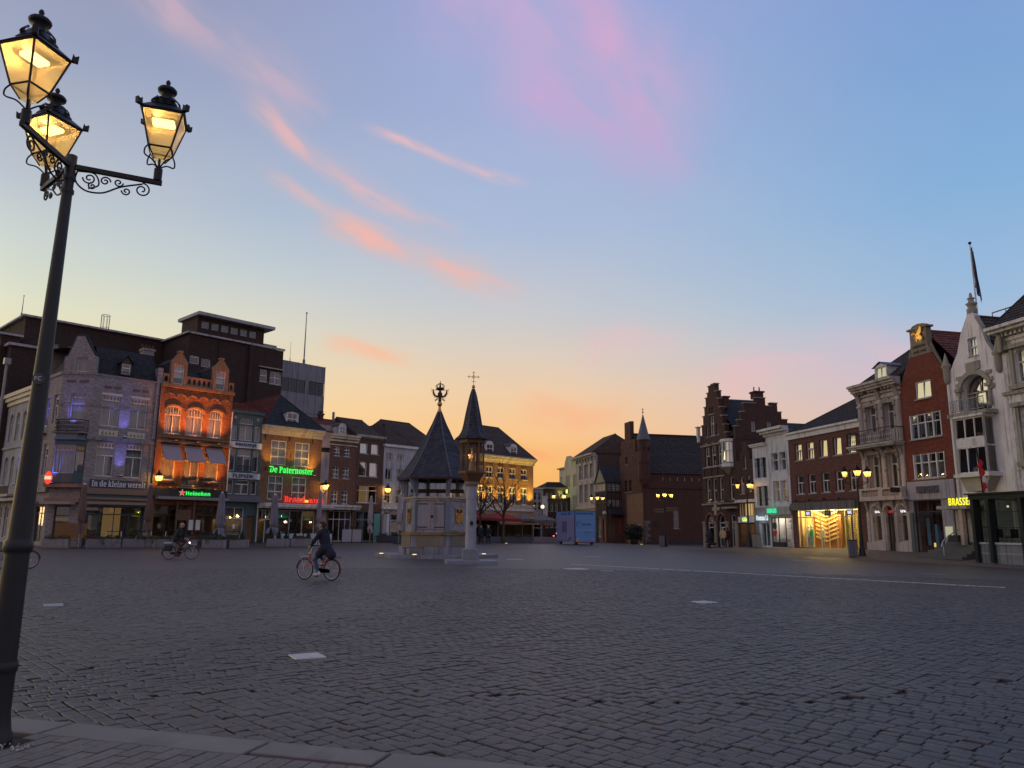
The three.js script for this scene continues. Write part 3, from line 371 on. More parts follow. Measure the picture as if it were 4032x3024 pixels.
{ // orange lit house
  const br = brick([0.36, 0.16, 0.07]), st = plaster([0.3, 0.17, 0.09]), b = house('orange_lit_house', 'brick house with three arched windows glowing orange', PL, -1.88);
  const ws = [[-1.31, 1.44], [0.57, 1.54], [2.61, 1.36]], hs = [...ws.map(([u, w]) => hole(u, 9.7, w, 2.42, 0.42)), hole(-1.35, 5.67, 1.3, 2.85), hole(0.62, 5.2, 1.5, 3.3), hole(2.62, 5.67, 1.3, 2.85), hole(-1.5, 0.1, 5.9, 3.4)];
  wall(b, rect(-1.88, 4.75, -0.3, 14.0), hs, br); shell(b, -1.88, 4.75, 13.98, 10, br);
  for (const [u, w] of ws) { win(b, u, 9.7, w, 2.42, { arch: 0.42, rows: [[0.68, 2], [0.32, 6]], curtain: M.curtain, mat: M.cream }); const pts = []; for (let i = 0; i <= 12; i++) { const a = Math.PI * i / 12; pts.push([u + w / 2 + (w / 2 + 0.14) * Math.cos(a), 11.7 + 0.56 * Math.sin(a)]); } for (let i = 12; i >= 0; i--) { const a = Math.PI * i / 12; pts.push([u + w / 2 + (w / 2 + 0.01) * Math.cos(a), 11.7 + 0.43 * Math.sin(a)]); } S(b, 'arch_moulding', prism(pts, 0.14, 0), st); }
  win(b, -1.35, 5.67, 1.3, 2.85, { rows: [[0.62, 1], [0.38, 3]], curtain: M.curtain, mat: M.cream, blind: 0 }); win(b, 2.62, 5.67, 1.3, 2.85, { rows: [[0.62, 1], [0.38, 3]], curtain: M.curtain, mat: M.cream }); win(b, 0.62, 5.2, 1.5, 3.3, { rows: [[0.66, 2], [0.34, 3]], curtain: M.curtain, mat: M.cream, name: 'balcony_door' }); win(b, -1.5, 0.1, 5.9, 3.4, { rows: [[0.75, 4], [0.25, 4]], mat: M.woodDark, z: -0.35, sill: null });
  for (let i = 0; i < 6; i++) { const u = -1.6 + i * 1.03, pts = []; for (let j = 0; j <= 10; j++) { const a = Math.PI * j / 10; pts.push([u + 0.51 + 0.5 * Math.cos(a), 12.85 + 0.42 * Math.sin(a)]); } for (let j = 10; j >= 0; j--) { const a = Math.PI * j / 10; pts.push([u + 0.51 + 0.38 * Math.cos(a), 12.85 + 0.3 * Math.sin(a)]); } S(b, 'frieze_arch', prism(pts, 0.12, 0), st); }
  band(b, 'string_course', -1.88, 4.75, [[8.85, 9.05, 0.3], [9.3, 9.4, 0.1]], st); band(b, 'cornice', -1.88, 4.75, [[13.75, 14.02, 0.22]], st); S(b, 'corner_pilaster', merge([span(-1.88, -1.5, 4.4, 13.7, 0.004, 0.08), span(4.4, 4.75, 4.4, 13.7, 0.004, 0.08)]), br);
  for (const u of [-0.95, 0.65, 2.45]) S(b, 'anchor_plate', span(u, u + 1.2, 9.18, 9.24, 0.05, 0.1), M.iron);
  const bal = hs2 => prism(hs2[0], 0.25, -0.1, hs2[1]); for (const [u0, u1, n] of [[0.25, 2.55, 5], [-1.85, -1.3, 1], [4.2, 4.72, 1]]) { const hh = []; for (let i = 0; i < n; i++) { const w = (u1 - u0) / n; hh.push(hole(u0 + w * (i + 0.2), 14.2, w * 0.6, 0.5, w * 0.3)); } S(b, 'balustrade', bal([rect(u0, u1, 14.02, 14.9), hh]), st); }
  for (const [u0, u1] of [[-1.22, 0.2], [2.62, 4.12]]) { const m = (u0 + u1) / 2; S(b, 'gable_dormer', prism([[u0, 14.02], [u1, 14.02], [u1, 15.95], [u1 - 0.05, 16.15], [m + 0.25, 16.6], [m + 0.12, 16.95], [m - 0.12, 16.95], [m - 0.25, 16.6], [u0 + 0.05, 16.15], [u0, 15.95]], 0.4, -0.2, [hole(m - 0.48, 14.08, 0.96, 1.75)]), st); S(b, 'gable_cap', merge([span(m - 0.2, m + 0.2, 16.95, 17.1, -0.25, 0.25), bar([u0, 16.0, 0.1], [m - 0.2, 16.75, 0.1], 0.09, 6), bar([u1, 16.0, 0.1], [m + 0.2, 16.75, 0.1], 0.09, 6)]), st); win(b, m - 0.48, 14.08, 0.96, 1.75, { z: 0.05, rows: [[0.66, 1], [0.34, 3]], blind: 0.66, sill: null }); S(b, 'dormer_side', merge([span(u0, u0 + 0.1, 14.02, 15.9, -2.5, -0.2), span(u1 - 0.1, u1, 14.02, 15.9, -2.5, -0.2)]), M.slate); S(b, 'dormer_roof', merge([courses([u0, 15.95, -3.2], [u0, 15.95, -0.1], [m, 16.6, -0.1], [m, 16.6, -3.2]), courses([u1, 15.95, -0.1], [u1, 15.95, -3.2], [m, 16.6, -3.2], [m, 16.6, -0.1])]), M.slate); }
  ridgeRoof(b, -1.88, 4.75, 14.0, -0.35, -10, 16.0, M.slate, { zr: -3 });
  ws.forEach(([u, w], i) => { const a = i === 1 ? 0.62 : i ? 2.62 : -1.35, W = i === 1 ? 1.6 : 1.55; S(b, 'sun_blind', merge([prism([[0, 8.62], [0.04, 8.62], [1.08, 7.28], [1.04, 7.24], [0, 8.58]], W, 0).rotateY(-Math.PI / 2).translate(a + W - 0.05, 0, 0), bar([a, 8.6, 0.08], [a + W - 0.05, 8.6, 0.08], 0.06, 8), bar([a, 7.25, 1.05], [a + W - 0.05, 7.25, 1.05], 0.025, 6)]), std([0.3, 0.25, 0.27], 0.9)); });
  S(b, 'balcony_floor', span(0.2, 3.0, 4.95, 5.1, 0, 0.75), st); railing(b, 'balcony_rail', 0.25, 2.95, 5.1, 5.85, 0.7, M.iron, 0.14); S(b, 'flower_box', merge([span(0.3, 1.5, 5.62, 5.85, 0.72, 0.98), span(1.7, 2.9, 5.62, 5.85, 0.72, 0.98)]), M.dark); const lf = []; for (let i = 0; i < 60; i++) lf.push(new THREE.IcosahedronGeometry(rr(0.03, 0.07), 0).translate(rr(0.3, 2.9), rr(5.83, 6.0), rr(0.72, 0.98))); S(b, 'flower_box_plants', merge(lf), std([0.06, 0.07, 0.04], 0.9));
  S(b, 'window_guard', merge([-1.4, 2.6].flatMap(u => [span(u, u + 1.35, 5.3, 5.36, 0.1, 0.2), ...Array.from({ length: 6 }, (_, i) => new THREE.TorusGeometry(0.1, 0.015, 4, 10).translate(u + 0.12 + i * 0.22, 5.45, 0.16))])), M.iron);
  band(b, 'fascia', -1.75, 4.7, [[4.15, 4.85, 0.3]], M.dark); S(b, 'awning_box', span(-1.6, 4.72, 3.95, 4.2, 0, 0.9), std([0.25, 0.22, 0.2], 0.8)); S(b, 'entrance_post', merge([span(0.2, 0.35, 0, 3.9, 0.3, 0.45), span(1.7, 1.85, 0, 3.9, 0.3, 0.45)]), M.wood); S(b, 'menu_panel', span(0.4, 1.6, 2.2, 3.1, 0.3, 0.34), M.wood);
  const or = [1, 0.26, 0.05]; for (const u of [-0.58, 1.34, 3.28]) uplight(PL, u, 9.0, or, 95, `orange uplighter on the ledge under the ${u < 0 ? 'left' : u < 2 ? 'middle' : 'right'} arched window`, { out: 1.0, reach: 2.9, angle: 0.8, glow: 2, group: 'orange facade uplighters' });
  for (const u of [-0.7, 1.35, 3.3]) uplight(PL, u, 4.95, [1, 0.3, 0.05], 80, `orange uplighter below the ${u < 0 ? 'left' : u < 2 ? 'middle' : 'right'} sun blind`, { out: 0.95, reach: 2.2, angle: 0.75, glow: 2, group: 'orange facade uplighters' });
  const sg = sign('neon_sign', 'green neon beer lettering with a red star', PL, 0.95, 4.36, 0.34, 'Heineken', 2.2, 0.36, glow([0.03, 1, 0.12], 1.1), 'sans_bold', 0.05); const star = []; for (let i = 0; i < 10; i++) { const a = Math.PI / 2 + i * Math.PI / 5, r = i % 2 ? 0.1 : 0.25; star.push([-0.32 + r * Math.cos(a), 0.2 + r * Math.sin(a)]); } mesh('star', prism(star, 0.05), glow([1, 0.06, 0.03], 0.9), sg); mesh('star_border', prism(star.map(([x, y]) => [-0.32 + (x + 0.32) * 1.25, 0.2 + (y - 0.2) * 1.25]), 0.03, -0.02), glow([0.9, 0.85, 0.8], 0.6), sg); { const [x, z] = PL.at(1.9, 0.7); lamp('point', [0.05, 1, 0.15], 0.5, [x, 4.5, z]); }
}
{ // narrow green house
  const wd = std([0.045, 0.085, 0.095], 0.5), br = brick([0.2, 0.12, 0.09]), b = house('narrow_green_house', 'narrow house with dark green timber bays and lettered bands', PL, 4.75);
  const rowsV = [[9.65, 11.1], [6.78, 8.85], [4.65, 5.98]], hs = []; for (const [v0, v1] of rowsV) for (const [u0, u1] of [[4.87, 5.5], [5.65, 7.05], [7.2, 7.85]]) hs.push(hole(u0, v0, u1 - u0, v1 - v0)); hs.push(hole(5.65, 11.2, 1.4, 0.6), hole(4.95, 0.9, 1.8, 2.55), hole(7.0, 0.1, 0.85, 2.6));
  wall(b, rect(4.755, 8.025, -0.3, 12.4), hs, wd, 0.3); hs.forEach((h, i) => { if (i === 10) return; win(b, h.x, h.y, h.w, h.h, i === 11 ? { rows: [[0.8, 1], [0.2, 1]], mat: M.wood, name: 'door', pane: M.wood, sill: null } : { rows: h.w > 1 ? (i > 8 ? [[1, 1]] : i === 1 ? [[1, 2]] : [[0.7, 2], [0.3, 1]]) : [[1, 1]], sill: null, curtain: i < 9 ? M.curtain : null }); });
  win(b, 4.95, 0.9, 1.8, 2.55, { rows: [[0.6, 1], [0.4, 2]], sill: null, pane: M.glass, curtain: M.curtainDark }); S(b, 'notice', span(5.75, 6.0, 1.5, 1.9, -0.12, -0.1), M.white); S(b, 'plinth', span(4.9, 6.8, 0, 0.85, 0.003, 0.12), M.white);
  shell(b, 4.755, 8.025, 12.38, 8, br, 0.3); band(b, 'sign_band', 4.85, 7.93, [[8.95, 9.5, 0.12]], M.white); band(b, 'sign_band', 4.85, 7.93, [[6.08, 6.62, 0.12]], M.white); band(b, 'cornice', 4.8, 7.98, [[12.2, 12.45, 0.2]], wd); band(b, 'shop_canopy', 4.8, 7.98, [[3.95, 4.25, 0.6], [4.25, 4.5, 0.25]], std([0.12, 0.12, 0.14], 0.7)); for (const u of [5.15, 7.45]) S(b, 'rosette', new THREE.CylinderGeometry(0.16, 0.2, 0.08, 12).rotateX(Math.PI / 2).translate(u, 11.75, 0.05), M.zinc);
  railing(b, 'window_rail', 5.65, 7.05, 6.78, 7.3, 0.1); S(b, 'downpipe', merge([bar([4.76, 4.5, 0.2], [4.76, 12.2, 0.2], 0.06, 6), bar([7.98, 0.3, 0.2], [7.98, 4.2, 0.2], 0.05, 6)]), M.white); ridgeRoof(b, 4.75, 8.03, 12.4, 0.1, -8, 13.7, M.tileRed);
  sign('facade_lettering', 'blue lettering BROODJE on the white band of the green house', PL, 5.3, 9.05, 0.12, 'BROODJE', 2.15, 0.36, std([0.03, 0.1, 0.16], 0.5), 'sans_bold', 0.08); sign('facade_lettering', 'blue lettering FLIPSEN on the lower white band', PL, 5.3, 6.17, 0.12, 'FLIPSEN', 1.95, 0.36, std([0.03, 0.1, 0.16], 0.5), 'sans_bold', 0.08);
}
{ // cafe with green neon
  const br = brick([0.3, 0.17, 0.1]), fr = plaster([0.66, 0.62, 0.5], 0.5), b = house('neon_cafe_house', 'brick cafe house with white sash windows and a steep hipped roof', PL, 8.03);
  const hs = [hole(9.05, 7.62, 1.65, 2.36), hole(11.66, 7.62, 1.65, 2.36), hole(8.97, 4.28, 1.6, 2.27), hole(11.55, 4.28, 1.6, 2.27), hole(8.3, 0.1, 1.4, 3.2), hole(10.2, 0.9, 4.2, 2.4)];
  wall(b, rect(8.035, 14.7, -0.3, 10.55), hs, br); hs.slice(0, 4).forEach((h, i) => win(b, h.x, h.y, h.w, h.h, { rows: i < 2 ? [[0.34, 2], [0.34, 2], [0.32, 2]] : [[0.34, 2], [0.34, 2], [0.32, 2]], mat: fr, t: 0.08, z: -0.04, curtain: M.curtain, sill: null })); shell(b, 8.035, 14.7, 10.9, 10, br);
  win(b, 8.3, 0.1, 1.4, 3.2, { rows: [[0.72, 2], [0.28, 4]], mat: M.white, sill: null, wide: 0.4 }); win(b, 10.2, 0.9, 4.2, 2.4, { rows: [[1, 3]], mat: M.white, sill: null });
  band(b, 'cornice', 8.035, 14.7, [[10.5, 10.88, 0.1], [10.88, 11.08, 0.3], [11.08, 11.22, 0.42], [11.22, 11.36, 0.52]], M.cream); for (const [u, v] of [[8.35, 10.2], [10.95, 10.2], [8.6, 7.2], [11.2, 8.6], [13.6, 10.2]]) S(b, 'wall_anchor', merge([span(u, u + 0.04, v - 0.25, v + 0.25, 0, 0.05), span(u - 0.08, u + 0.12, v + 0.02, v + 0.06, 0, 0.05)]), M.iron);
  deepRoof(b, 7.95, 14.85, 11.36, 0.5, -12, 15.05, M.slate, { hip: 3.6, um: 11.45 }); S(b, 'roof_flank', courses([7.93, 11.38, -12], [7.93, 11.38, 0.42], [11.45, 15.1, -3.1], [11.45, 15.1, -12], 0.3, 0.05), M.tileRed); dormer(b, 10.55, 11.9, 11.6, 12.9, -0.1, -2, 0.12, M.white, M.lead, { win: { rows: [[0.5, 2], [0.5, 2]] } });
  band(b, 'terrace_canopy', 8.1, 15.6, [[3.45, 3.6, 1.1], [3.6, 3.8, 1.3], [3.8, 3.92, 1.35]], M.white); for (const u of [9.0, 11.3, 13.5]) S(b, 'canopy_stay', bar([u, 4.9, 0.05], [u + 0.1, 3.9, 1.2], 0.025), M.iron);
  const y = [1, 0.52, 0.06]; uplight(PL, 13.55, 6.75, y, 50, 'black floodlight at the right end of the green neon lettering', { out: 0.8, reach: 3.4, du: -0.5, angle: 0.9, group: 'yellow facade floodlights' }); uplight(PL, 8.6, 7.3, y, 24, 'floodlight left of the green neon lettering', { out: 0.8, reach: 3.4, du: 0.8, angle: 0.9, group: 'yellow facade floodlights' }); uplight(PL, 11.2, 7.45, y, 18, 'floodlight above the middle of the green neon lettering', { out: 0.8, reach: 3.4, angle: 0.8, group: 'yellow facade floodlights' });
  sign('neon_sign', 'green neon lettering De Paternoster', PL, 8.98, 6.86, 0.12, 'De Paternoster', 4.78, 0.6, glow([0.05, 1, 0.12], 1.2), 'serif_bold', 0.04); { const [x, z] = PL.at(11.4, 0.7); lamp('point', [0.06, 1, 0.15], 1.0, [x, 7.1, z]); }
  const rs = sign('neon_sign', 'red neon lettering Brand BIER with a yellow dot', PL, 10.62, 4.06, 0.3, 'Brand', 2.3, 0.62, glow([1, 0.03, 0.02], 1.1), 'serif_bold', 0.05); mesh('yellow_dot', new RoundedBoxGeometry(0.42, 0.26, 0.06, 2, 0.03).translate(2.5, 0.16, 0), glow([1, 0.6, 0.08], 1.1), rs); mesh('lettering', letters('BIER', 1.6, 0.4, 0.05, 'sans_bold').translate(2.82, 0, 0), glow([1, 0.03, 0.02], 1.1), rs); { const [x, z] = PL.at(12.8, 1.6); lamp('point', [1, 0.06, 0.03], 0.9, [x, 4.3, z]); }
}
{ // pale slab pier and two brick houses
  const pk = plaster([0.42, 0.33, 0.32]), b = house('pale_pier_building', 'narrow pale pink slab between the cafe and the brick houses', PL, 14.72);
  S(b, 'wall', merge([span(14.72, 15.64, -0.3, 5.9, -6, 0.1), span(14.72, 15.64, 6.15, 9.25, -6, 0.1), span(14.72, 15.64, 9.75, 11.3, -6, 0.1)]), pk); S(b, 'recessed_joint', merge([span(14.78, 15.6, 5.9, 6.15, -6, -0.2), span(14.78, 15.6, 9.25, 9.75, -6, -0.2)]), M.dark); S(b, 'upper_block', span(14.9, 17.2, 11.3, 12.3, -7, -1.5), pk);
}
function plainBrickHouse(name, label, u0, u1, top, c, wins, roofMat, ridge, o = {}) {
  const br = o.mat ?? brick(c), b = house(name, label, PL, u0); const hs = wins.map(w => hole(w[0], w[1], w[2], w[3])); if (o.shop) hs.push(hole(u0 + 0.3, 0.3, u1 - u0 - 0.6, 3.1));
  wall(b, rect(u0 + 0.005, u1 - 0.005, -0.3, top), hs, br); shell(b, u0 + 0.005, u1 - 0.005, top - 0.02, 9, br); for (const w of wins) win(b, w[0], w[1], w[2], w[3], { rows: [[0.34, 2], [0.34, 2], [0.32, 2]], ...w[4] });
  if (o.shop) win(b, u0 + 0.3, 0.3, u1 - u0 - 0.6, 3.1, { rows: [[0.72, 4], [0.28, 4]], sill: null, ...o.shop });
  if (o.cornice) band(b, 'cornice', u0, u1, o.cornice, o.cmat ?? M.cream); if (ridge) ridgeRoof(b, u0, u1, top, 0.15, -9, ridge, roofMat, { zr: -4.2, ...o.roof }); return b;
}
{
  const W2 = []; for (const [v, h] of [[9.0, 1.0], [6.7, 1.25], [4.1, 1.35]]) for (const u of [16.2, 17.45]) W2.push([u, v, 0.78, h, { curtain: M.curtainDark }]);
  const b = plainBrickHouse('brown_brick_house', 'brown brick house with a white dormer and six small sash windows', 15.66, 19.08, 10.7, [0.24, 0.13, 0.09], W2, M.tileRed, 13.3, { shop: {}, cornice: [[10.5, 10.8, 0.12], [10.8, 11.05, 0.3], [11.05, 11.25, 0.45]] }); band(b, 'frieze', 15.7, 19.0, [[10.1, 10.2, 0.08]], M.cream);
  dormer(b, 16.9, 17.8, 11.25, 12.2, -0.3, -2, 0.35, M.white, M.lead, { round: true, win: { rows: [[0.5, 2], [0.5, 2]] } }); chimney(b, 17.1, 12, 13.9, -4.2, 0.45, M.tileBrown); S(b, 'flue_pipe', merge([cyl(0.14, 0.14, 1.6, 18.6, 12.6, -4, 10), cyl(0.02, 0.35, 0.2, 17.1, 13.9, -4.2, 10)]), M.zinc);
  band(b, 'terrace_canopy', 15.7, 19.0, [[3.5, 3.75, 1.0], [3.75, 3.95, 1.2]], M.white);
  const W3 = [[19.47, 9.5, 1.04, 1.15], [20.92, 9.5, 1.04, 1.15], [19.45, 7.08, 1.04, 1.56], [20.8, 7.08, 1.12, 1.56]].map(w => [...w, { rows: [[1, 1]], t: 0.09, pane: M.mirror }]); W3.push([19.35, 4.3, 2.6, 1.8, { rows: [[0.72, 2], [0.28, 2]], lit: M.warmDim, wide: 0.5 }]);
  const c = plainBrickHouse('dark_brick_house', 'dark brick house with bare panes mirroring the sunset', 19.1, 22.62, 11.3, [0.17, 0.1, 0.08], W3, M.tileBrown, 13.7, { shop: { mat: std([0.1, 0.26, 0.24], 0.5), rows: [[0.72, 3], [0.28, 3]] }, cornice: [[11.25, 11.5, 0.3]], cmat: M.stone }); for (let i = 0; i < 16; i++) S(c, 'dentil', span(19.2 + i * 0.21, 19.3 + i * 0.21, 11.1, 11.25, 0, 0.12), M.stone); S(c, 'door_panel', span(21.6, 22.4, 0, 3.2, 0.05, 0.12), std([0.12, 0.3, 0.28], 0.5));
  const wp = plaster([0.5, 0.5, 0.53]); const W4 = []; for (const u of [22.95, 24.5, 27.0, 28.6, 30.2]) for (const [v, h] of [[9.05, 0.75], [6.9, 1.2], [4.36, 1.5]]) W4.push([u, v, 0.92, h, { rows: v < 5 ? [[0.6, 2], [0.4, 1]] : [[1, 2]], lit: v < 5 && u > 26 && u < 28 ? M.warmDim : null, curtain: v < 5 && u > 28 ? M.curtain : null }]);
  const d = plainBrickHouse('white_rendered_house', 'white rendered house with bluish walls behind the bare tree', 22.65, 32.0, 10.6, null, W4, M.tileBrown, 14.1, { mat: wp, shop: { mat: M.white, rows: [[0.72, 8], [0.28, 8]] }, cornice: [[10.5, 10.78, 0.25]], cmat: M.white, roof: { hipL: 2.5, hipR: 2.5 } }); band(d, 'shop_cornice', 22.65, 32, [[3.7, 3.95, 0.35]], M.white); deepRoof(d, 22.7, 27.0, 10.78, 0.15, -6, 13.4, M.tileBrown, { hip: 2.8 }); S(d, 'open_shutter_door', span(22.7, 23.05, 0.2, 3.2, 0.1, 0.9), M.white);
  const W5 = []; for (const u of [32.5, 34.0, 35.4]) for (const [v, h] of [[6.9, 1.3], [4.3, 1.7]]) W5.push([u, v, 0.95, h, { rows: [[0.6, 2], [0.4, 1]], lit: v < 5 ? M.warm : null, wide: 0.9 }]);
  plainBrickHouse('cream_rendered_house', 'cream house with lit windows seen through the open well house', 32.0, 36.55, 9.2, null, W5, M.tileBrown, 12.2, { mat: M.cream, shop: { lit: M.warmDim } });
}
{ // yellow floodlit corner house
  const br = brick([0.32, 0.19, 0.1]), b = house('floodlit_corner_house', 'brick corner house floodlit yellow with white sashes and two dormers', PL, 36.6);
  const us = [36.75, 38.52, 40.58, 42.78, 44.95], hs = us.flatMap(u => [hole(u, 8.0, 1.2, 1.36), hole(u, 4.85, 1.2, 2.1)]); hs.push(hole(36.9, 0.4, 10.2, 3.2)); wall(b, rect(36.605, 47.4, -0.3, 10.05), hs, br); shell(b, 36.605, 47.4, 10.7, 9, br);
  for (const u of us) { win(b, u, 8.0, 1.2, 1.36, { rows: [[0.5, 2], [0.5, 2]], z: -0.08, curtain: M.curtainDark }); win(b, u, 4.85, 1.2, 2.1, { rows: [[0.64, 2], [0.36, 2]], z: -0.08, curtain: M.curtain }); S(b, 'lintel', merge([span(u - 0.1, u + 1.3, 9.38, 9.6, 0, 0.04), span(u - 0.1, u + 1.3, 6.97, 7.2, 0, 0.04)]), br); }
  win(b, 36.9, 0.4, 10.2, 3.2, { rows: [[0.75, 6], [0.25, 6]], mat: M.dark, sill: null }); band(b, 'cornice', 36.6, 47.4, [[9.95, 10.25, 0.12], [10.25, 10.45, 0.3], [10.45, 10.62, 0.5], [10.62, 10.8, 0.65]], M.cream); for (let i = 0; i < 26; i++) S(b, 'dentil', span(36.8 + i * 0.41, 37.0 + i * 0.41, 10.3, 10.44, 0.3, 0.42), M.cream); band(b, 'shop_fascia', 36.6, 47.4, [[3.95, 4.45, 0.15], [4.45, 4.62, 0.3], [4.62, 4.72, 0.4]], M.white);
  ridgeRoof(b, 36.6, 47.4, 10.8, 0.5, -9, 15.1, M.tileBrown, { hipL: 4.2, hipR: 2.6, zr: -4 }); for (const u of [38.5, 42.9]) dormer(b, u, u + 1.3, 10.95, 12.2, 0, -3, 0.4, M.white, M.lead, { round: true, win: { rows: [[0.5, 2], [0.5, 2]] } });
  const y = [1, 0.62, 0.1]; [37.9, 40.1, 42.3, 44.5, 46.6].forEach((u, i) => uplight(PL, u, 4.7, y, 110, `${['first', 'second', 'third', 'fourth', 'fifth'][i]} yellow uplighter from the left on the floodlit corner house`, { out: 0.85, reach: 3.6, angle: 0.85, glow: 4, group: 'yellow uplighters of the corner house' }));
  sign('facade_lettering', 'white slanted lettering on the white fascia above the awning', PL, 40.6, 4.02, 0.16, 'FRANCOIS', 2.4, 0.36, std([0.75, 0.7, 0.6], 0.5), 'serif_bold', 0.05);
  const aw = S(b, 'awning', merge([prism([[0.2, 3.9], [3.6, 2.5], [3.6, 2.25], [3.55, 2.25], [3.55, 2.46], [0.2, 3.84]], 9.6, 0).rotateY(-Math.PI / 2).translate(47.0, 0, 0), bar([37.4, 3.9, 0.2], [47.0, 3.9, 0.2], 0.08, 8)]), std([0.27, 0.15, 0.08], 0.9, { map: clothMap })); mesh('awning_arm', merge([bar([0.9, 3.4, 0.3], [0.9, 2.5, 3.4], 0.04), bar([10.2, 3.4, 0.3], [10.2, 2.5, 3.4], 0.04)]), M.white, aw);
}
{ // houses closing the far street
  const w = plaster([0.42, 0.42, 0.44]), q = plane(0, -120, 12);
  const a = house('far_white_house', 'small white house with a bay far down the street', q, 3.35); wall(a, rect(3.35, 5.15, -0.3, 7.95), [hole(3.6, 4.6, 0.5, 1.3), hole(4.3, 4.6, 0.5, 1.3), hole(3.6, 6.2, 0.5, 1.1), hole(4.3, 6.2, 0.5, 1.1), hole(3.6, 0.5, 1.2, 2.4)], w); for (const h of [[3.6, 4.6, 0.5, 1.3], [4.3, 4.6, 0.5, 1.3], [3.6, 6.2, 0.5, 1.1], [4.3, 6.2, 0.5, 1.1], [3.6, 0.5, 1.2, 2.4]]) win(a, ...h, { rows: [[0.6, 1], [0.4, 1]] }); shell(a, 3.35, 5.15, 7.9, 6, w); band(a, 'cornice', 3.35, 5.15, [[7.9, 8.1, 0.2]], M.white); S(a, 'bay', merge([span(4.9, 5.6, 3.4, 6.8, 0.1, 0.9)]), M.white);
  const br = brick([0.12, 0.075, 0.065]), c = house('far_brick_house', 'dark brick house with tall windows closing the street', q, 5.25); const hs = []; for (const u of [5.55, 6.3, 7.05, 7.8, 8.6]) for (const [v, h] of [[6.6, 0.7], [4.5, 1.5], [2.0, 1.6]]) hs.push(hole(u, v, 0.42, h)); wall(c, rect(5.25, 9.6, -0.3, 8.0), hs, br); for (const h of hs) win(c, h.x, h.y, h.w, h.h, { rows: [[0.6, 1], [0.4, 1]], curtain: h.y > 4 && h.y < 5 ? M.curtain : null, lit: h.y === 6.6 && h.x < 6.5 ? M.warmDim : null }); shell(c, 5.25, 9.6, 7.98, 8, br); band(c, 'cornice', 5.25, 9.6, [[7.95, 8.2, 0.3]], M.stone); ridgeRoof(c, 5.25, 9.6, 8.2, 0.1, -8, 9.2, M.tileDark, { hipL: 1.5 });
}

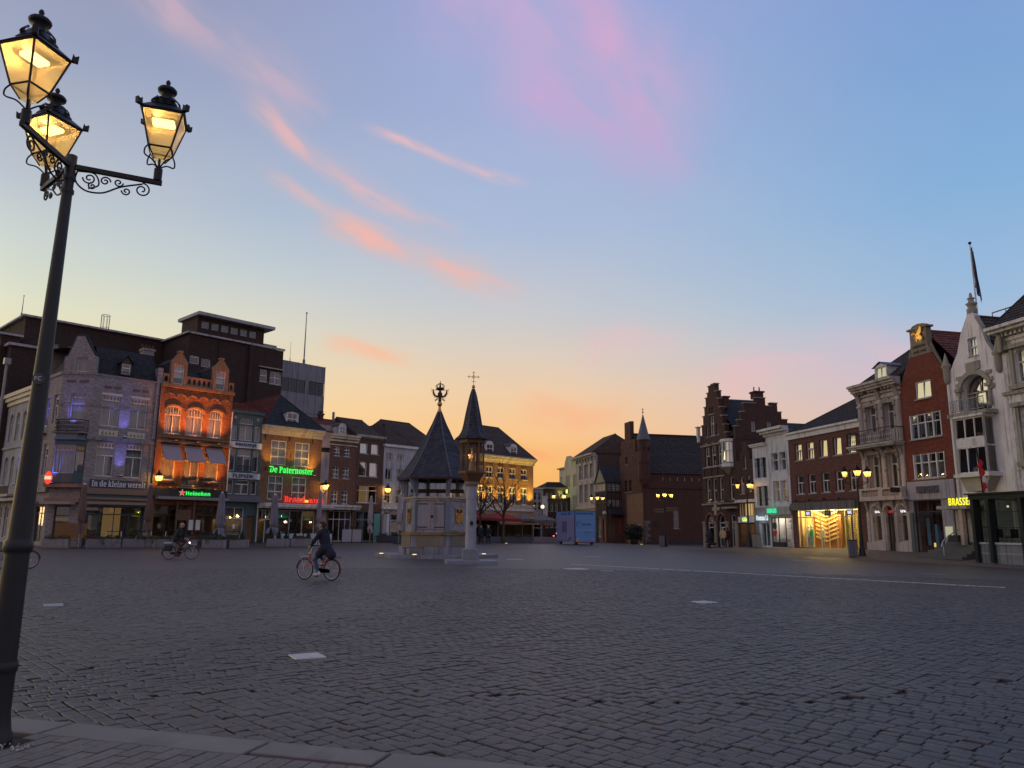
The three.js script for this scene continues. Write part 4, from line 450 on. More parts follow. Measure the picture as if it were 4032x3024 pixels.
// ================================================================ EAST ROW
const sash = { rows: [[0.62, 2], [0.38, 1]] };
{ // stepped gable house
  const br = brick([0.11, 0.058, 0.046]), st = plaster([0.34, 0.28, 0.22]), b = house('stepped_gable_house', 'tall dark brick house with a stepped gable and round bay', PR, 0);
  const hs = [], add = (...a) => { hs.push(hole(...a)); return a; };
  const top = [[0.8, 8.0, 0.95, 1.95], [2.1, 8.0, 0.95, 1.95], [3.45, 8.0, 0.95, 1.95]], mid = [[0.8, 4.48, 0.85, 2.28], [2.12, 4.48, 0.85, 2.28], [3.45, 4.48, 0.88, 2.28]], gb = [[2.05, 11.0, 0.9, 2.0], [1.22, 11.0, 0.35, 1.0], [3.38, 11.0, 0.36, 1.0], [2.02, 13.2, 0.3, 0.65], [2.36, 13.2, 0.3, 0.65], [2.7, 13.2, 0.3, 0.65]];
  [...top, ...mid, ...gb, [5.5, 4.6, 0.8, 2.1]].forEach(a => add(...a)); add(0.65, 0.2, 1.6, 3.05, 0.75); add(2.92, 0.2, 1.6, 3.05, 0.75); add(5.4, 0.2, 0.9, 2.95);
  const steps = [[0.02, 10.05], [0.02, 11.1], [0.3, 11.1], [0.3, 12.2], [0.66, 12.2], [0.66, 13.1], [1.0, 13.1], [1.0, 14.0], [1.35, 14.0], [1.35, 14.9], [1.7, 14.9], [1.7, 15.35], [2.0, 15.35], [2.0, 16.0], [2.7, 16.0], [2.7, 16.1], [3.4, 16.1], [3.4, 15.3], [3.8, 15.3], [3.8, 14.5], [4.1, 14.5], [4.1, 13.6], [4.4, 13.6], [4.4, 12.7], [4.75, 12.7], [4.75, 11.8], [5.05, 11.8], [5.05, 11.0], [5.4, 11.0], [5.4, 10.2]];
  wall(b, [[0, -0.3], [6.9, -0.3], [6.9, 10.2], ...steps.slice().reverse()], hs, br, 0.45);
  for (let i = 1; i < steps.length - 1; i += 2) { const [x, y] = steps[i], [x2] = steps[i + 1]; if (Math.abs(x2 - x) > 0.1) S(b, 'step_cap', span(Math.min(x, x2) - 0.06, Math.max(x, x2) + 0.06, y, y + 0.1, -0.5, 0.08), st); }
  top.forEach(a => { win(b, ...a, { rows: [[0.55, 1], [0.45, 2]], pane: M.mirror }); S(b, 'keystone', prism([[a[0] + 0.35, 10.0], [a[0] + 0.6, 10.0], [a[0] + 0.68, 10.35], [a[0] + 0.27, 10.35]], 0.08, 0), st); }); mid.forEach(a => win(b, ...a, { rows: [[0.5, 1], [0.5, 1]], mat: M.white, curtain: M.curtain })); gb.forEach((a, i) => win(b, ...a, { rows: i ? [[0.6, 1], [0.4, 1]] : [[0.6, 2], [0.4, 2]] })); win(b, 5.5, 4.6, 0.8, 2.1, { rows: [[0.66, 1], [0.34, 1]], curtain: M.curtain });
  band(b, 'string_course', 0, 5.0, [[10.05, 10.2, 0.08]], st); band(b, 'sill_band', 0.5, 4.6, [[7.82, 7.95, 0.1]], st); band(b, 'string_course', 0.5, 4.6, [[6.85, 7.0, 0.1]], st); band(b, 'shop_band', 0, 6.9, [[4.2, 4.36, 0.12]], st); S(b, 'pilaster_shaft', merge([0.45, 1.9, 3.2, 4.5].map(u => span(u, u + 0.12, 7.0, 7.8, 0, 0.08))), br);
  const rad = 0.7, bay = []; for (let i = 0; i <= 6; i++) { const a = Math.PI * i / 6; bay.push([5.55 - 0.85 * Math.cos(a), 0.62 * Math.sin(a)]); } for (let i = 0; i < 6; i++) { const [ax, az] = bay[i], [bx, bz] = bay[i + 1], L = Math.hypot(bx - ax, bz - az), f = win(b, 0, 0, L, 2.0, { rows: [[0.55, 1], [0.45, 1]], sill: null, z: 0, pane: M.mirror }); f.position.set(ax - b.u0, 8.05, az); f.rotation.y = -Math.atan2(bz - az, bx - ax); }
  S(b, 'bay_base', new THREE.ExtrudeGeometry(poly(bay.map(([x, z]) => [x, -z])), { depth: 0.35, bevelEnabled: false }).rotateX(-Math.PI / 2).translate(0, 7.65, 0), M.white); S(b, 'bay_corbel', lathe([[0.1, 7.0], [0.35, 7.15], [0.45, 7.4], [0.75, 7.5], [0.85, 7.65]], 12).translate(5.55, 0, 0), M.stone); S(b, 'bay_cornice', new THREE.ExtrudeGeometry(poly(bay.map(([x, z]) => [5.55 + (x - 5.55) * 1.1, -z * 1.12])), { depth: 0.25, bevelEnabled: false }).rotateX(-Math.PI / 2).translate(0, 10.05, 0), M.white);
  for (const u of [0.65, 2.92]) { win(b, u, 0.2, 1.6, 3.05, { arch: 0.75, rows: [[0.6, 1], [0.14, 1], [0.26, 1]], sill: null, mat: M.white, z: -0.2 }); const pts = []; for (let i = 0; i <= 12; i++) { const a = Math.PI * i / 12; pts.push([u + 0.8 + 1.0 * Math.cos(a), 2.5 + 0.98 * Math.sin(a)]); } for (let i = 12; i >= 0; i--) { const a = Math.PI * i / 12; pts.push([u + 0.8 + 0.81 * Math.cos(a), 2.5 + 0.77 * Math.sin(a)]); } S(b, 'arch_moulding', prism(pts, 0.1, 0), brick([0.3, 0.13, 0.09])); }
  win(b, 5.4, 0.2, 0.9, 2.95, { rows: [[0.6, 1], [0.17, 1], [0.23, 1]], sill: null, curtain: M.curtainDark }); for (const u of [0.05, 2.35, 4.65, 6.35]) S(b, 'stone_pier', merge([span(u, u + 0.45, 0, 2.4, 0.004, 0.16), span(u - 0.05, u + 0.5, 2.4, 2.6, 0.004, 0.2)]), st); S(b, 'cross_stone', merge([span(2.0, 3.4, 3.65, 3.95, 0, 0.1), span(2.5, 2.9, 3.2, 4.25, 0, 0.14)]), plaster([0.5, 0.42, 0.28]));
  railing(b, 'balcony_rail', 4.7, 6.75, 3.95, 4.65, 0.5, M.iron, 0.13); S(b, 'balcony_floor', span(4.7, 6.75, 3.75, 3.92, 0, 0.55), st); S(b, 'corner_pinnacle', merge([span(-0.25, 0.05, 11.1, 12.1, 0.05, 0.35), span(-0.35, 0.15, 12.1, 12.2, -0.05, 0.45), prism([[-0.25, 10.6], [0.05, 10.6], [0.05, 11.1], [-0.25, 11.1]], 0.2, 0.1)]), M.white);
  S(b, 'left_wall', span(0.004, 0.35, -0.3, 11.0, -12, -0.45), br); S(b, 'back_wall', span(0.35, 6.9, 0, 11, -12, -11.6), br); S(b, 'attic_floor', span(0.35, 6.4, 10.0, 10.15, -11.6, -0.45), br);
  S(b, 'roof', merge([courses([6.95, 10.2, -0.45], [6.95, 10.2, -6], [2.7, 14.6, -5.2], [2.7, 14.6, -0.45], 0.25, 0.02), courses([0, 11.0, -6], [0, 11.0, -0.45], [2.7, 14.6, -0.45], [2.7, 14.6, -5.2], 0.25, 0.02), tri([6.95, 10.2, -6], [0, 11, -6], [2.7, 14.6, -5.2]), courses([6.95, 10.2, -6], [6.95, 10.2, -12], [4.5, 12.3, -12], [4.5, 12.3, -6], 0.25, 0.02), courses([2, 10.2, -12], [2, 10.2, -6], [4.5, 12.3, -6], [4.5, 12.3, -12], 0.25, 0.02)]), M.slateBlue); S(b, 'ridge_cap', bar([2.7, 14.65, -0.4], [2.7, 14.65, -5.2], 0.1, 6), M.lead);
  // side wall towards the square with its own stepped gable, written along the wall (w = metres behind the front)
  const turn = PX.yaw - PR.yaw, X = (name, geo, mat) => mesh(name, geo.rotateY(turn).translate(6.9, 0, 0), mat, b);
  const cg = [[0.05, 9.9], [0.05, 11.4], [0.4, 11.4], [0.4, 12.0], [0.75, 12.0], [0.75, 12.8], [1.1, 12.8], [1.1, 13.65], [2.3, 13.65], [2.3, 14.2], [3.35, 14.2], [3.35, 13.45], [3.9, 13.45], [3.9, 13.75], [4.6, 13.75], [4.6, 12.9], [5.0, 12.9], [5.0, 12.2], [5.6, 12.2], [5.6, 10]];
  X('side_wall', prism([[0.01, -0.3], [12, -0.3], [12, 10.2], ...cg.slice().reverse(), [0.01, 9.9]], 0.4, -0.38, [hole(1.74, 10.95, 0.5, 1.0), hole(3.4, 10.95, 0.5, 1.0)]), br); for (let i = 1; i < cg.length - 1; i += 2) { const [x, y] = cg[i], [x2] = cg[i + 1]; if (x2 - x > 0.1) X('step_cap', span(x - 0.05, x2 + 0.05, y, y + 0.09, -0.44, 0.08), st); }
  for (const w of [1.74, 3.4]) { const f = win({ u0: 0, add: o => b.add(o) }, w, 10.95, 0.5, 1.0, { rows: [[1, 1]], curtain: M.curtain }); f.position.applyAxisAngle(new THREE.Vector3(0, 1, 0), turn).add(new THREE.Vector3(6.9, 0, 0)); f.rotation.y = turn; }
  X('chimney', merge([span(2.35, 3.2, 14.2, 14.75, -0.9, 0), span(2.25, 3.3, 14.75, 14.9, -1, 0.1), span(2.45, 2.52, 14.9, 15.35, -0.5, -0.4), span(3.02, 3.1, 14.9, 15.35, -0.5, -0.4)]), br); X('chimney', merge([span(0.45, 1.0, 13.5, 14.6, -3.2, -2.6), span(0.35, 1.1, 14.6, 14.75, -3.3, -2.5)]), br); X('cross_roof', merge([courses([0.2, 10.6, -0.4], [0.2, 10.6, -4], [2.8, 13.5, -4], [2.8, 13.5, -0.4]), courses([5.4, 10.6, -4], [5.4, 10.6, -0.4], [2.8, 13.5, -0.4], [2.8, 13.5, -4])]), M.slateBlue);
  // low wing with the lit corner shop
  const hs2 = [hole(8.25, 7.3, 0.42, 1.15), hole(7.45, 5.05, 0.7, 1.55), hole(8.7, 5.2, 0.68, 1.42), hole(7.1, 0.55, 2.5, 1.85), hole(6.95, 3.0, 2.7, 1.2)]; wall(b, [[6.905, -0.3], [9.8, -0.3], [9.8, 8.1], [9.3, 8.1], [9.3, 8.9], [8.95, 8.9], [8.95, 9.75], [8.0, 9.75], [8.0, 8.9], [7.6, 8.9], [7.6, 8.1], [6.905, 8.1]], hs2, br, 0.35); S(b, 'wing_wall', merge([span(9.5, 9.796, 0, 8, -6, -0.35), span(7.3, 9.5, 7.7, 7.9, -6, -0.35), span(7.3, 9.5, 0, 8, -6, -5.7)]), br);
  win(b, 8.25, 7.3, 0.42, 1.15, { rows: [[0.55, 1], [0.45, 1]] }); win(b, 7.45, 5.05, 0.7, 1.55, { rows: [[0.6, 2], [0.4, 1]] }); win(b, 8.7, 5.2, 0.68, 1.42, { rows: [[0.6, 2], [0.4, 1]] }); win(b, 6.95, 3.0, 2.7, 1.2, { rows: [[1, 6]], sill: null, lit: glow([1, 0.6, 0.2], 0.7), wide: 0.98, mat: M.cream }); win(b, 7.1, 0.55, 2.5, 1.85, { rows: [[1, 3]], sill: null, mat: M.dark, z: -0.05 });
  S(b, 'shop_room', merge([span(7.0, 9.7, 0.35, 0.5, -3, -0.35), span(7.0, 9.7, 2.55, 2.7, -3, -0.35), span(7.0, 9.7, 0.5, 2.55, -3, -2.9)]), plaster([0.6, 0.5, 0.35])); S(b, 'shop_shelf', merge([0, 1, 2].map(i => span(7.2, 8.6, 0.9 + i * 0.5, 0.94 + i * 0.5, -2.8, -2.4))), M.wood); S(b, 'ceiling_light', box(1.6, 0.04, 0.9, 8.35, 2.5, -1.4), glow([1, 0.7, 0.32], 3)); { const [x, z] = PR.at(8.35, -1.4); lamp('point', [1, 0.66, 0.28], 6, [x, 2.35, z], { r: 10 }); }
  band(b, 'shop_cornice', 6.9, 9.75, [[4.25, 4.5, 0.25]], M.white); S(b, 'sign_board', span(6.95, 9.7, 2.45, 2.98, 0.01, 0.08), M.white);
  sign('shop_sign', 'small green lit script sign over the amber shop window', PR, 7.75, 2.55, 0.1, 'Gilo', 0.9, 0.36, glow([0.75, 1, 0.3], 1.0), 'serif_bold', 0.04); const bow = thing('window_emblem', 'white looped bow emblem in the left arched window', 'emblem', (() => { const [x, z] = PR.at(1.45, -0.2); return [x, 2.85, z]; })(), PR.yaw); mesh('bow', merge([new THREE.TorusGeometry(0.16, 0.03, 6, 16).translate(-0.17, 0, 0.06), new THREE.TorusGeometry(0.16, 0.03, 6, 16).translate(0.17, 0, 0.06), bar([-0.03, -0.14, 0.06], [-0.25, -0.32, 0.06], 0.03), bar([0.03, -0.14, 0.06], [0.25, -0.32, 0.06], 0.03)]), M.white, bow);
}
{ // two white shops
  const wp = plaster([0.7, 0.7, 0.72]), gr = plaster([0.22, 0.2, 0.23]), b = house('low_white_shop', 'low white rendered shop with dark double windows', PR, 9.82);
  const hs = [hole(10.15, 6.3, 0.88, 1.75), hole(11.1, 6.3, 0.88, 1.75), hole(10.25, 3.85, 0.85, 1.72), hole(11.15, 3.85, 0.88, 1.72), hole(10.5, 0.4, 1.55, 2.0)]; wall(b, rect(9.82, 12.1, -0.3, 9.2), hs, wp); shell(b, 9.82, 12.1, 9.15, 8, wp); hs.slice(0, 4).forEach(h => win(b, h.x, h.y, h.w, h.h, { rows: [[0.3, 1], [0.7, 1]], mat: M.dark, z: -0.25, sill: null })); win(b, 10.5, 0.4, 1.55, 2.0, { rows: [[1, 2]], sill: null }); band(b, 'cornice', 9.82, 12.1, [[9.05, 9.2, 0.2], [9.2, 9.3, 0.3]], M.white); S(b, 'shop_front', span(9.84, 12.08, 2.45, 3.75, 0.003, 0.06), gr); S(b, 'shop_pier', span(9.84, 10.4, 0, 2.45, 0.003, 0.06), gr);
  sign('shop_sign', 'white lit lettering Donna Li on a grey front', PR, 10.1, 2.62, 0.1, 'Donna Li', 1.95, 0.45, glow([0.75, 0.95, 1], 1.1), 'serif_bold', 0.012); { const [x, z] = PR.at(11, 0.6); lamp('point', [0.7, 0.9, 1], 0.8, [x, 2.8, z]); }
  const c = house('tall_white_shop', 'tall white rendered shop with a wide cornice', PR, 12.11), h2 = [hole(12.9, 6.72, 1.05, 1.52), hole(14.15, 6.72, 0.95, 1.52), hole(13.05, 4.12, 0.85, 1.74), hole(14.15, 4.12, 0.85, 1.74), hole(12.25, 0.4, 3.1, 2.45)]; wall(c, rect(12.11, 15.5, -0.3, 9.9), h2, wp); shell(c, 12.11, 15.5, 9.85, 8, wp); h2.slice(0, 4).forEach((h, i) => { win(c, h.x, h.y, h.w, h.h, { rows: [[0.62, 1], [0.38, 1]], sill: null, curtain: i < 2 ? M.curtain : null, lit: i > 1 ? glow([1, 0.55, 0.2], 0.4) : null, wide: 0.9 }); S(c, 'window_surround', merge([span(h.x - 0.12, h.x, h.y - 0.1, h.y + h.h + 0.12, 0, 0.06), span(h.x + h.w, h.x + h.w + 0.12, h.y - 0.1, h.y + h.h + 0.12, 0, 0.06), span(h.x, h.x + h.w, h.y + h.h, h.y + h.h + 0.12, 0, 0.06)]), wp); });
  band(c, 'cornice', 12.11, 15.5, [[9.75, 9.95, 0.15], [9.95, 10.15, 0.5], [10.15, 10.35, 0.75]], M.white); S(c, 'roof', span(12.11, 15.5, 9.95, 10.1, -8, 0), M.zinc); band(c, 'fascia', 12.15, 15.45, [[3.05, 3.7, 0.3]], plaster([0.42, 0.4, 0.4]));
  S(c, 'shop_room', merge([span(12.2, 15.4, 0.3, 0.4, -3, -0.4), span(12.2, 15.4, 2.9, 3.0, -3, -0.4), span(12.2, 15.4, 0.4, 2.9, -3, -2.9)]), plaster([0.5, 0.42, 0.38])); win(c, 12.25, 0.4, 3.1, 2.45, { rows: [[1, 3]], sill: null, mat: M.dark, z: -0.08 }); S(c, 'stall_riser', span(12.25, 14.05, 0.35, 0.8, -0.3, -0.1), M.dark); S(c, 'ceiling_light', box(1.4, 0.04, 0.6, 13.2, 2.82, -1), glow([1, 0.85, 0.65], 2.5)); { const [x, z] = PR.at(13.2, -1); lamp('point', [1, 0.8, 0.6], 3.5, [x, 2.6, z], { r: 10 }); }
  const sh = S(c, 'display_shelves', merge([...Array.from({ length: 8 }, (_, i) => span(14.25, 15.2, 0.5 + i * 0.28, 0.53 + i * 0.28, -0.7, -0.3)), span(14.6, 14.65, 0.4, 2.8, -0.6, -0.5)]), M.white); const bt = []; for (let i = 0; i < 40; i++) bt.push(span(0, 0.05, 0, rr(0.08, 0.2), 0, 0.05).translate(rr(14.3, 15.1), 0.53 + Math.floor(rr(0, 8)) * 0.28, -0.5)); for (let i = 0; i < 26; i++) bt.push(box(rr(0.08, 0.2), rr(0.1, 0.35), 0.1, rr(12.5, 13.9), 0.8, rr(-0.8, -0.3))); S(c, 'goods', merge(bt), std([0.6, 0.5, 0.45], 0.4));
  const heart = new THREE.Shape(); heart.moveTo(0, -0.32); heart.bezierCurveTo(-0.5, 0.05, -0.3, 0.4, 0, 0.16); heart.bezierCurveTo(0.3, 0.4, 0.5, 0.05, 0, -0.32); S(c, 'heart_sticker', new THREE.ExtrudeGeometry(heart, { depth: 0.02, bevelEnabled: false }).translate(12.75, 1.55, -0.05), std([0.5, 0.02, 0.03], 0.5)); S(c, 'round_sticker', new THREE.CylinderGeometry(0.3, 0.3, 0.02, 20).rotateX(Math.PI / 2).translate(12.75, 2.15, -0.05), M.dark);
  sign('neon_sign', 'green lit lettering DOUGLAS on a grey fascia', PR, 12.3, 3.22, 0.32, 'DOUGLAS', 1.45, 0.36, glow([0.02, 0.95, 0.42], 1.1), 'sans_bold', 0.012); { const [x, z] = PR.at(13, 0.9); lamp('point', [0.1, 1, 0.5], 0.6, [x, 3.4, z]); }
  S(c, 'flag_holder', merge([bar([15.1, 4.4, 0], [15.25, 4.5, 0.35], 0.03), bar([15.1, 4.15, 0], [15.25, 4.25, 0.35], 0.03), bar([12.4, 4.3, 0], [12.55, 4.4, 0.3], 0.03)]), M.iron);
}
{ // lit clothes shop under brick storeys
  const br = brick([0.21, 0.095, 0.07]), b = house('clothes_shop_house', 'wide brick house above the brightly lit yellow shop window', PR, 15.52); const us = [16.37, 17.95, 19.67, 21.35, 22.97], hs = us.flatMap((u, i) => [hole(u, 7.33, 0.98, 1.34), hole(u, 4.64, 0.95, 1.5)]); hs.push(hole(16.2, 0.45, 7.7, 2.92));
  wall(b, rect(15.52, 24.55, -0.3, 9.1), hs, br); shell(b, 15.52, 24.55, 9.1, 11, br); us.forEach((u, i) => { win(b, u, 7.33, 0.98, 1.34, { rows: i > 1 ? [[1, 1]] : [[0.6, 2], [0.4, 1]], mat: M.white, t: 0.07, pane: M.mirror }); win(b, u, 4.64, 0.95, 1.5, { rows: [[0.6, 2], [0.4, 1]], mat: M.white, t: 0.07, lit: i > 2 ? M.warmDim : null, wide: 0.5 }); });
  band(b, 'frieze', 15.52, 24.55, [[9.1, 9.5, 0.12], [9.5, 9.66, 0.3]], M.white); ridgeRoof(b, 15.52, 24.55, 9.66, 0.1, -10, 12.4, M.tileDark, { hipL: 4.2, zr: -4.2 }); S(b, 'ridge_finial', merge([cyl(0.12, 0.05, 0.6, 16.0, 11.0, -4.5, 8)]), M.tileDark);
  S(b, 'fascia', span(15.95, 23.95, 3.37, 3.92, 0.005, 0.45), plaster([0.16, 0.15, 0.14])); S(b, 'cable_rail', merge([bar([15.9, 4.05, 0.3], [23.9, 4.05, 0.3], 0.025), ...[16.6, 18.4, 20.2, 22].map(u => box(0.12, 0.14, 0.12, u, 4.05, 0.3))]), M.iron);
  // the shop: real room with floor, walls, ceiling, timber display backs
  const warm = plaster([0.72, 0.6, 0.3], 0.6), room = S(b, 'shop_room', merge([span(16.0, 24.1, 0.3, 0.42, -4.5, -0.4), span(16.0, 24.1, 3.38, 3.5, -4.5, -0.4), span(16.0, 24.1, 0.42, 3.38, -4.6, -4.5), span(15.9, 16.0, 0.42, 3.38, -4.5, -0.4), span(24.1, 24.2, 0.42, 3.38, -4.5, -0.4)]), warm);
  S(b, 'display_back', span(16.25, 19.7, 0.42, 3.0, -1.5, -1.44), std([0.5, 0.22, 0.07], 0.6, { map: woodMap })); for (let k = 0; k < 7; k++) for (const [a, c, s] of [[16.5, 17.9, 1], [17.9, 19.4, -1]]) S(b, 'display_slat', span(0, c - a, 0, 0.13, 0, 0.06).rotateZ(0.25 * -s).translate(a, 0.9 + k * 0.32 + (s > 0 ? 0.35 : 0), -1.44), std([0.72, 0.5, 0.22], 0.6));
  const bp = brick([0.6, 0.5, 0.25]); S(b, 'inner_brick_wall', span(19.9, 21.3, 0.42, 3.0, -2.0, -1.9), bp); S(b, 'inner_rail', merge([span(21.75, 21.82, 0.42, 2.9, -0.9, -0.8), ...Array.from({ length: 16 }, (_, i) => span(21.82, 22.2, 0.5 + i * 0.15, 0.56 + i * 0.15, -0.9, -0.8))]), M.woodDark); S(b, 'inner_pillar', merge([span(21.3, 21.6, 0.42, 3.38, -1.2, -0.9), span(22.35, 22.6, 0.42, 3.38, -1.2, -0.9)]), warm); S(b, 'inner_screen', span(22.65, 23.15, 1.6, 2.8, -1.8, -1.75), M.dark); S(b, 'stair_panel', prism([[23.1, 1.4], [24.0, 2.4], [24.0, 2.75], [23.1, 1.75]], 0.1, -1.5), std([0.5, 0.18, 0.05], 0.6)); S(b, 'display_steps', merge([span(23.2, 24.0, 0.42, 0.8, -1.2, -0.6), span(23.4, 24.0, 0.9, 1.1, -1.2, -0.6), span(23.3, 24, 1.2, 1.4, -1.2, -0.7)]), std([0.55, 0.3, 0.1], 0.6));
  win(b, 16.2, 0.45, 7.7, 2.92, { rows: [[0.8, 8], [0.2, 8]], z: -0.06, mat: std([0.45, 0.4, 0.28], 0.4), sill: null, name: 'shop_window', t: 0.05 }); S(b, 'stall_riser', merge([span(16.1, 19.1, 0.3, 0.46, -0.1, 0.06), span(21.2, 24, 0.3, 0.46, -0.1, 0.06)]), M.dark); S(b, 'door_step', span(19.1, 21.2, 0.36, 0.44, 0, 0.35), M.stone);
  for (const [u, k] of [[17.2, 1], [19.2, 1], [21.3, 0.9], [23.2, 1]]) { S(b, 'ceiling_light', box(1.3, 0.05, 0.5, u, 3.3, -0.9), glow([1, 0.78, 0.32], 4)); const [x, z] = PR.at(u, -0.9); lamp('point', [1, 0.72, 0.24], 15 * k, [x, 3.15, z], { r: 10 }); }
  const dummy = (u, z, c, turn, label) => { const [x, zz] = PR.at(u, z), g = thing('shop_mannequin', label, 'mannequin', [x, 0.42, zz], PR.yaw + turn, 'mannequins in the yellow shop window'); mesh('legs', merge([bar([-0.09, 0, 0], [-0.08, 0.85, 0], 0.06, 8, 0.085), bar([0.11, 0, 0.06], [0.08, 0.85, 0], 0.06, 8, 0.085)]), std([0.2, 0.25, 0.3], 0.8), g); mesh('torso', merge([lathe([[0.13, 0.82], [0.15, 0.95], [0.12, 1.1], [0.17, 1.32], [0.12, 1.45], [0.05, 1.48]], 12).scale(1.1, 1, 0.75), bar([-0.2, 1.38, 0], [-0.27, 1.05, 0.05], 0.05, 8, 0.045), bar([-0.27, 1.05, 0.05], [-0.2, 0.82, 0.12], 0.045, 8, 0.035), bar([0.2, 1.38, 0], [0.27, 1.05, 0.05], 0.05, 8, 0.045), bar([0.27, 1.05, 0.05], [0.22, 0.82, 0.12], 0.045, 8, 0.035)]), std(c, 0.8), g); mesh('head', merge([new THREE.SphereGeometry(0.11, 14, 10).scale(0.85, 1.15, 1).translate(0, 1.66, 0.01), cyl(0.05, 0.05, 0.12, 0, 1.46, 0, 8)]), std([0.7, 0.62, 0.45], 0.5), g); };
  dummy(16.55, -0.75, [0.45, 0.45, 0.3], 0.3, 'pale mannequin at the left end of the yellow shop window'); dummy(17.15, -0.6, [0.03, 0.4, 0.14], -0.2, 'mannequin in a green top in the yellow shop window'); dummy(18.4, -0.7, [0.6, 0.55, 0.5], 0.1, 'mannequin in a white shirt before the slatted display'); dummy(23.2, -0.55, [0.45, 0.6, 0.6], -0.3, 'mannequin in a pale blue coat at the right end of the yellow shop window');
  [[17.32, glow([0.65, 0.6, 1], 1.3)], [19.8, std([0.5, 0.45, 0.4], 0.6)], [22.38, glow([0.65, 0.6, 1], 1.3)]].forEach(([u, m], i) => { const [x, z] = PR.at(u, -0.02), g = thing('shop_sign', ['left lit white WE sign on a dark box in the shop window', 'unlit middle WE sign box over the shop door', 'right lit white WE sign on a dark box in the shop window'][i], 'sign', [x, 2.88, z], PR.yaw); mesh('sign_box', box(0.7, 0.42, 0.05, 0.35, 0, 0), std([0.03, 0.02, 0.05], 0.5), g); mesh('lettering', letters('WE', 0.48, 0.24, 0.02).translate(0.12, 0.09, 0.026), m, g); });
}
{ // stucco house with balconies
  const sp = plaster([0.52, 0.46, 0.43]), orn = plaster([0.34, 0.29, 0.26]), b = house('stucco_balcony_house', 'ornate stucco house with an iron balcony and three arched shop openings', PR, 24.56);
  const ws = [[25.4, 1.0], [27.2, 1.0]], hs = ws.flatMap(([u, w]) => [hole(u, 8.55, w, 1.8), hole(u - 0.1, 4.68, w, 2.27)]); for (const u of [25.15, 26.45, 27.65]) hs.push(hole(u, u === 26.45 ? 0.45 : 1.1, 0.82, u === 26.45 ? 3.0 : 2.35, 0.38)); wall(b, rect(24.56, 28.78, -0.3, 11.5), hs, sp); shell(b, 24.56, 28.78, 11.5, 9, sp);
  for (const [u, w] of ws) for (const [v, h, du] of [[8.55, 1.8, 0], [4.68, 2.27, -0.1]]) { win(b, u + du, v, w, h, { rows: [[0.68, 2], [0.32, 1]], z: -0.28, t: 0.06, pane: v > 5 ? M.mirror : M.glass, topPane: M.mirror, curtain: v < 5 ? M.curtainDark : null, sill: null }); const x = u + du; S(b, 'window_surround', merge([span(x - 0.16, x - 0.02, v, v + h, 0, 0.12), span(x + w + 0.02, x + w + 0.16, v, v + h, 0, 0.12), prism([[x - 0.22, v + h], [x + w + 0.22, v + h], [x + w + 0.2, v + h + 0.16], [x + w * 0.72, v + h + 0.2], [x + w / 2, v + h + 0.42], [x + w * 0.28, v + h + 0.2], [x - 0.2, v + h + 0.16]], 0.2, 0), ...[-0.1, w + 0.1].map(k => new THREE.SphereGeometry(0.11, 8, 6).translate(x + k, v + h * 0.5, 0.12)), ...[-0.1, w + 0.1].map(k => new THREE.SphereGeometry(0.13, 8, 6).scale(1, 1.5, 1).translate(x + k, v + h * 0.92, 0.12))]), orn); }
  for (const u of [24.6, 26.65, 28.4]) { S(b, 'pilaster', merge([span(u, u + 0.38, 7.7, 10.7, 0, 0.12), span(u - 0.05, u + 0.43, 10.4, 10.55, 0, 0.2), ...[0, 1, 2].map(i => span(u + 0.06 + i * 0.11, u + 0.1 + i * 0.11, 7.9, 10.3, 0.12, 0.15)), span(u, u + 0.38, 4.4, 7.3, 0, 0.12)]), sp); S(b, 'console', prism([[0, 10.7], [0.15, 10.7], [0.3, 11.2], [0.55, 11.45], [0, 11.45]], 0.36, 0).rotateY(-Math.PI / 2).translate(u + 0.37, 0, 0), orn); S(b, 'balcony_console', prism([[0, 6.7], [0.12, 6.7], [0.3, 7.2], [0.75, 7.5], [0, 7.5]], 0.3, 0).rotateY(-Math.PI / 2).translate(u + 0.33, 0, 0), orn); }
  band(b, 'architrave', 24.56, 28.78, [[10.75, 10.95, 0.1], [11.1, 11.25, 0.14]], sp); band(b, 'cornice', 24.56, 28.78, [[11.45, 11.62, 0.5], [11.62, 11.78, 0.65], [11.78, 11.96, 0.8]], sp); for (let i = 0; i < 12; i++) if (i % 4 !== 3) S(b, 'dentil', span(24.7 + i * 0.34, 24.88 + i * 0.34, 11.28, 11.45, 0, 0.4), orn);
  S(b, 'balcony_floor', merge([span(24.2, 28.85, 7.5, 7.62, 0, 1.0), span(24.25, 28.8, 7.38, 7.5, 0, 0.9)]), sp); railing(b, 'balcony_rail', 24.25, 28.8, 7.65, 8.6, 0.92, M.iron, 0.2, true); S(b, 'balcony_end', merge([bar([24.25, 8.58, 0.92], [24.25, 8.58, 0], 0.03), bar([28.8, 8.58, 0.92], [28.8, 8.58, 0], 0.03), ...Array.from({ length: 5 }, (_, i) => bar([28.8, 7.65, i * 0.2], [28.8, 8.58, i * 0.2], 0.014, 4))]), M.iron);
  S(b, 'stone_balustrade', merge([span(24.4, 28.75, 4.52, 4.64, 0.1, 0.45), span(24.4, 28.75, 3.95, 4.08, 0.05, 0.45), span(24.4, 24.75, 4.08, 4.52, 0.12, 0.43), span(26.45, 26.85, 4.08, 4.52, 0.12, 0.43), span(28.4, 28.75, 4.08, 4.52, 0.12, 0.43), ...Array.from({ length: 20 }, (_, i) => i === 10 ? null : lathe([[0.05, 4.08], [0.035, 4.14], [0.065, 4.25], [0.035, 4.42], [0.05, 4.52]], 8).translate(24.85 + i * 0.175, 0, 0.28)).filter(Boolean)]), sp); band(b, 'shop_cornice', 24.45, 28.78, [[3.8, 3.95, 0.45]], sp);
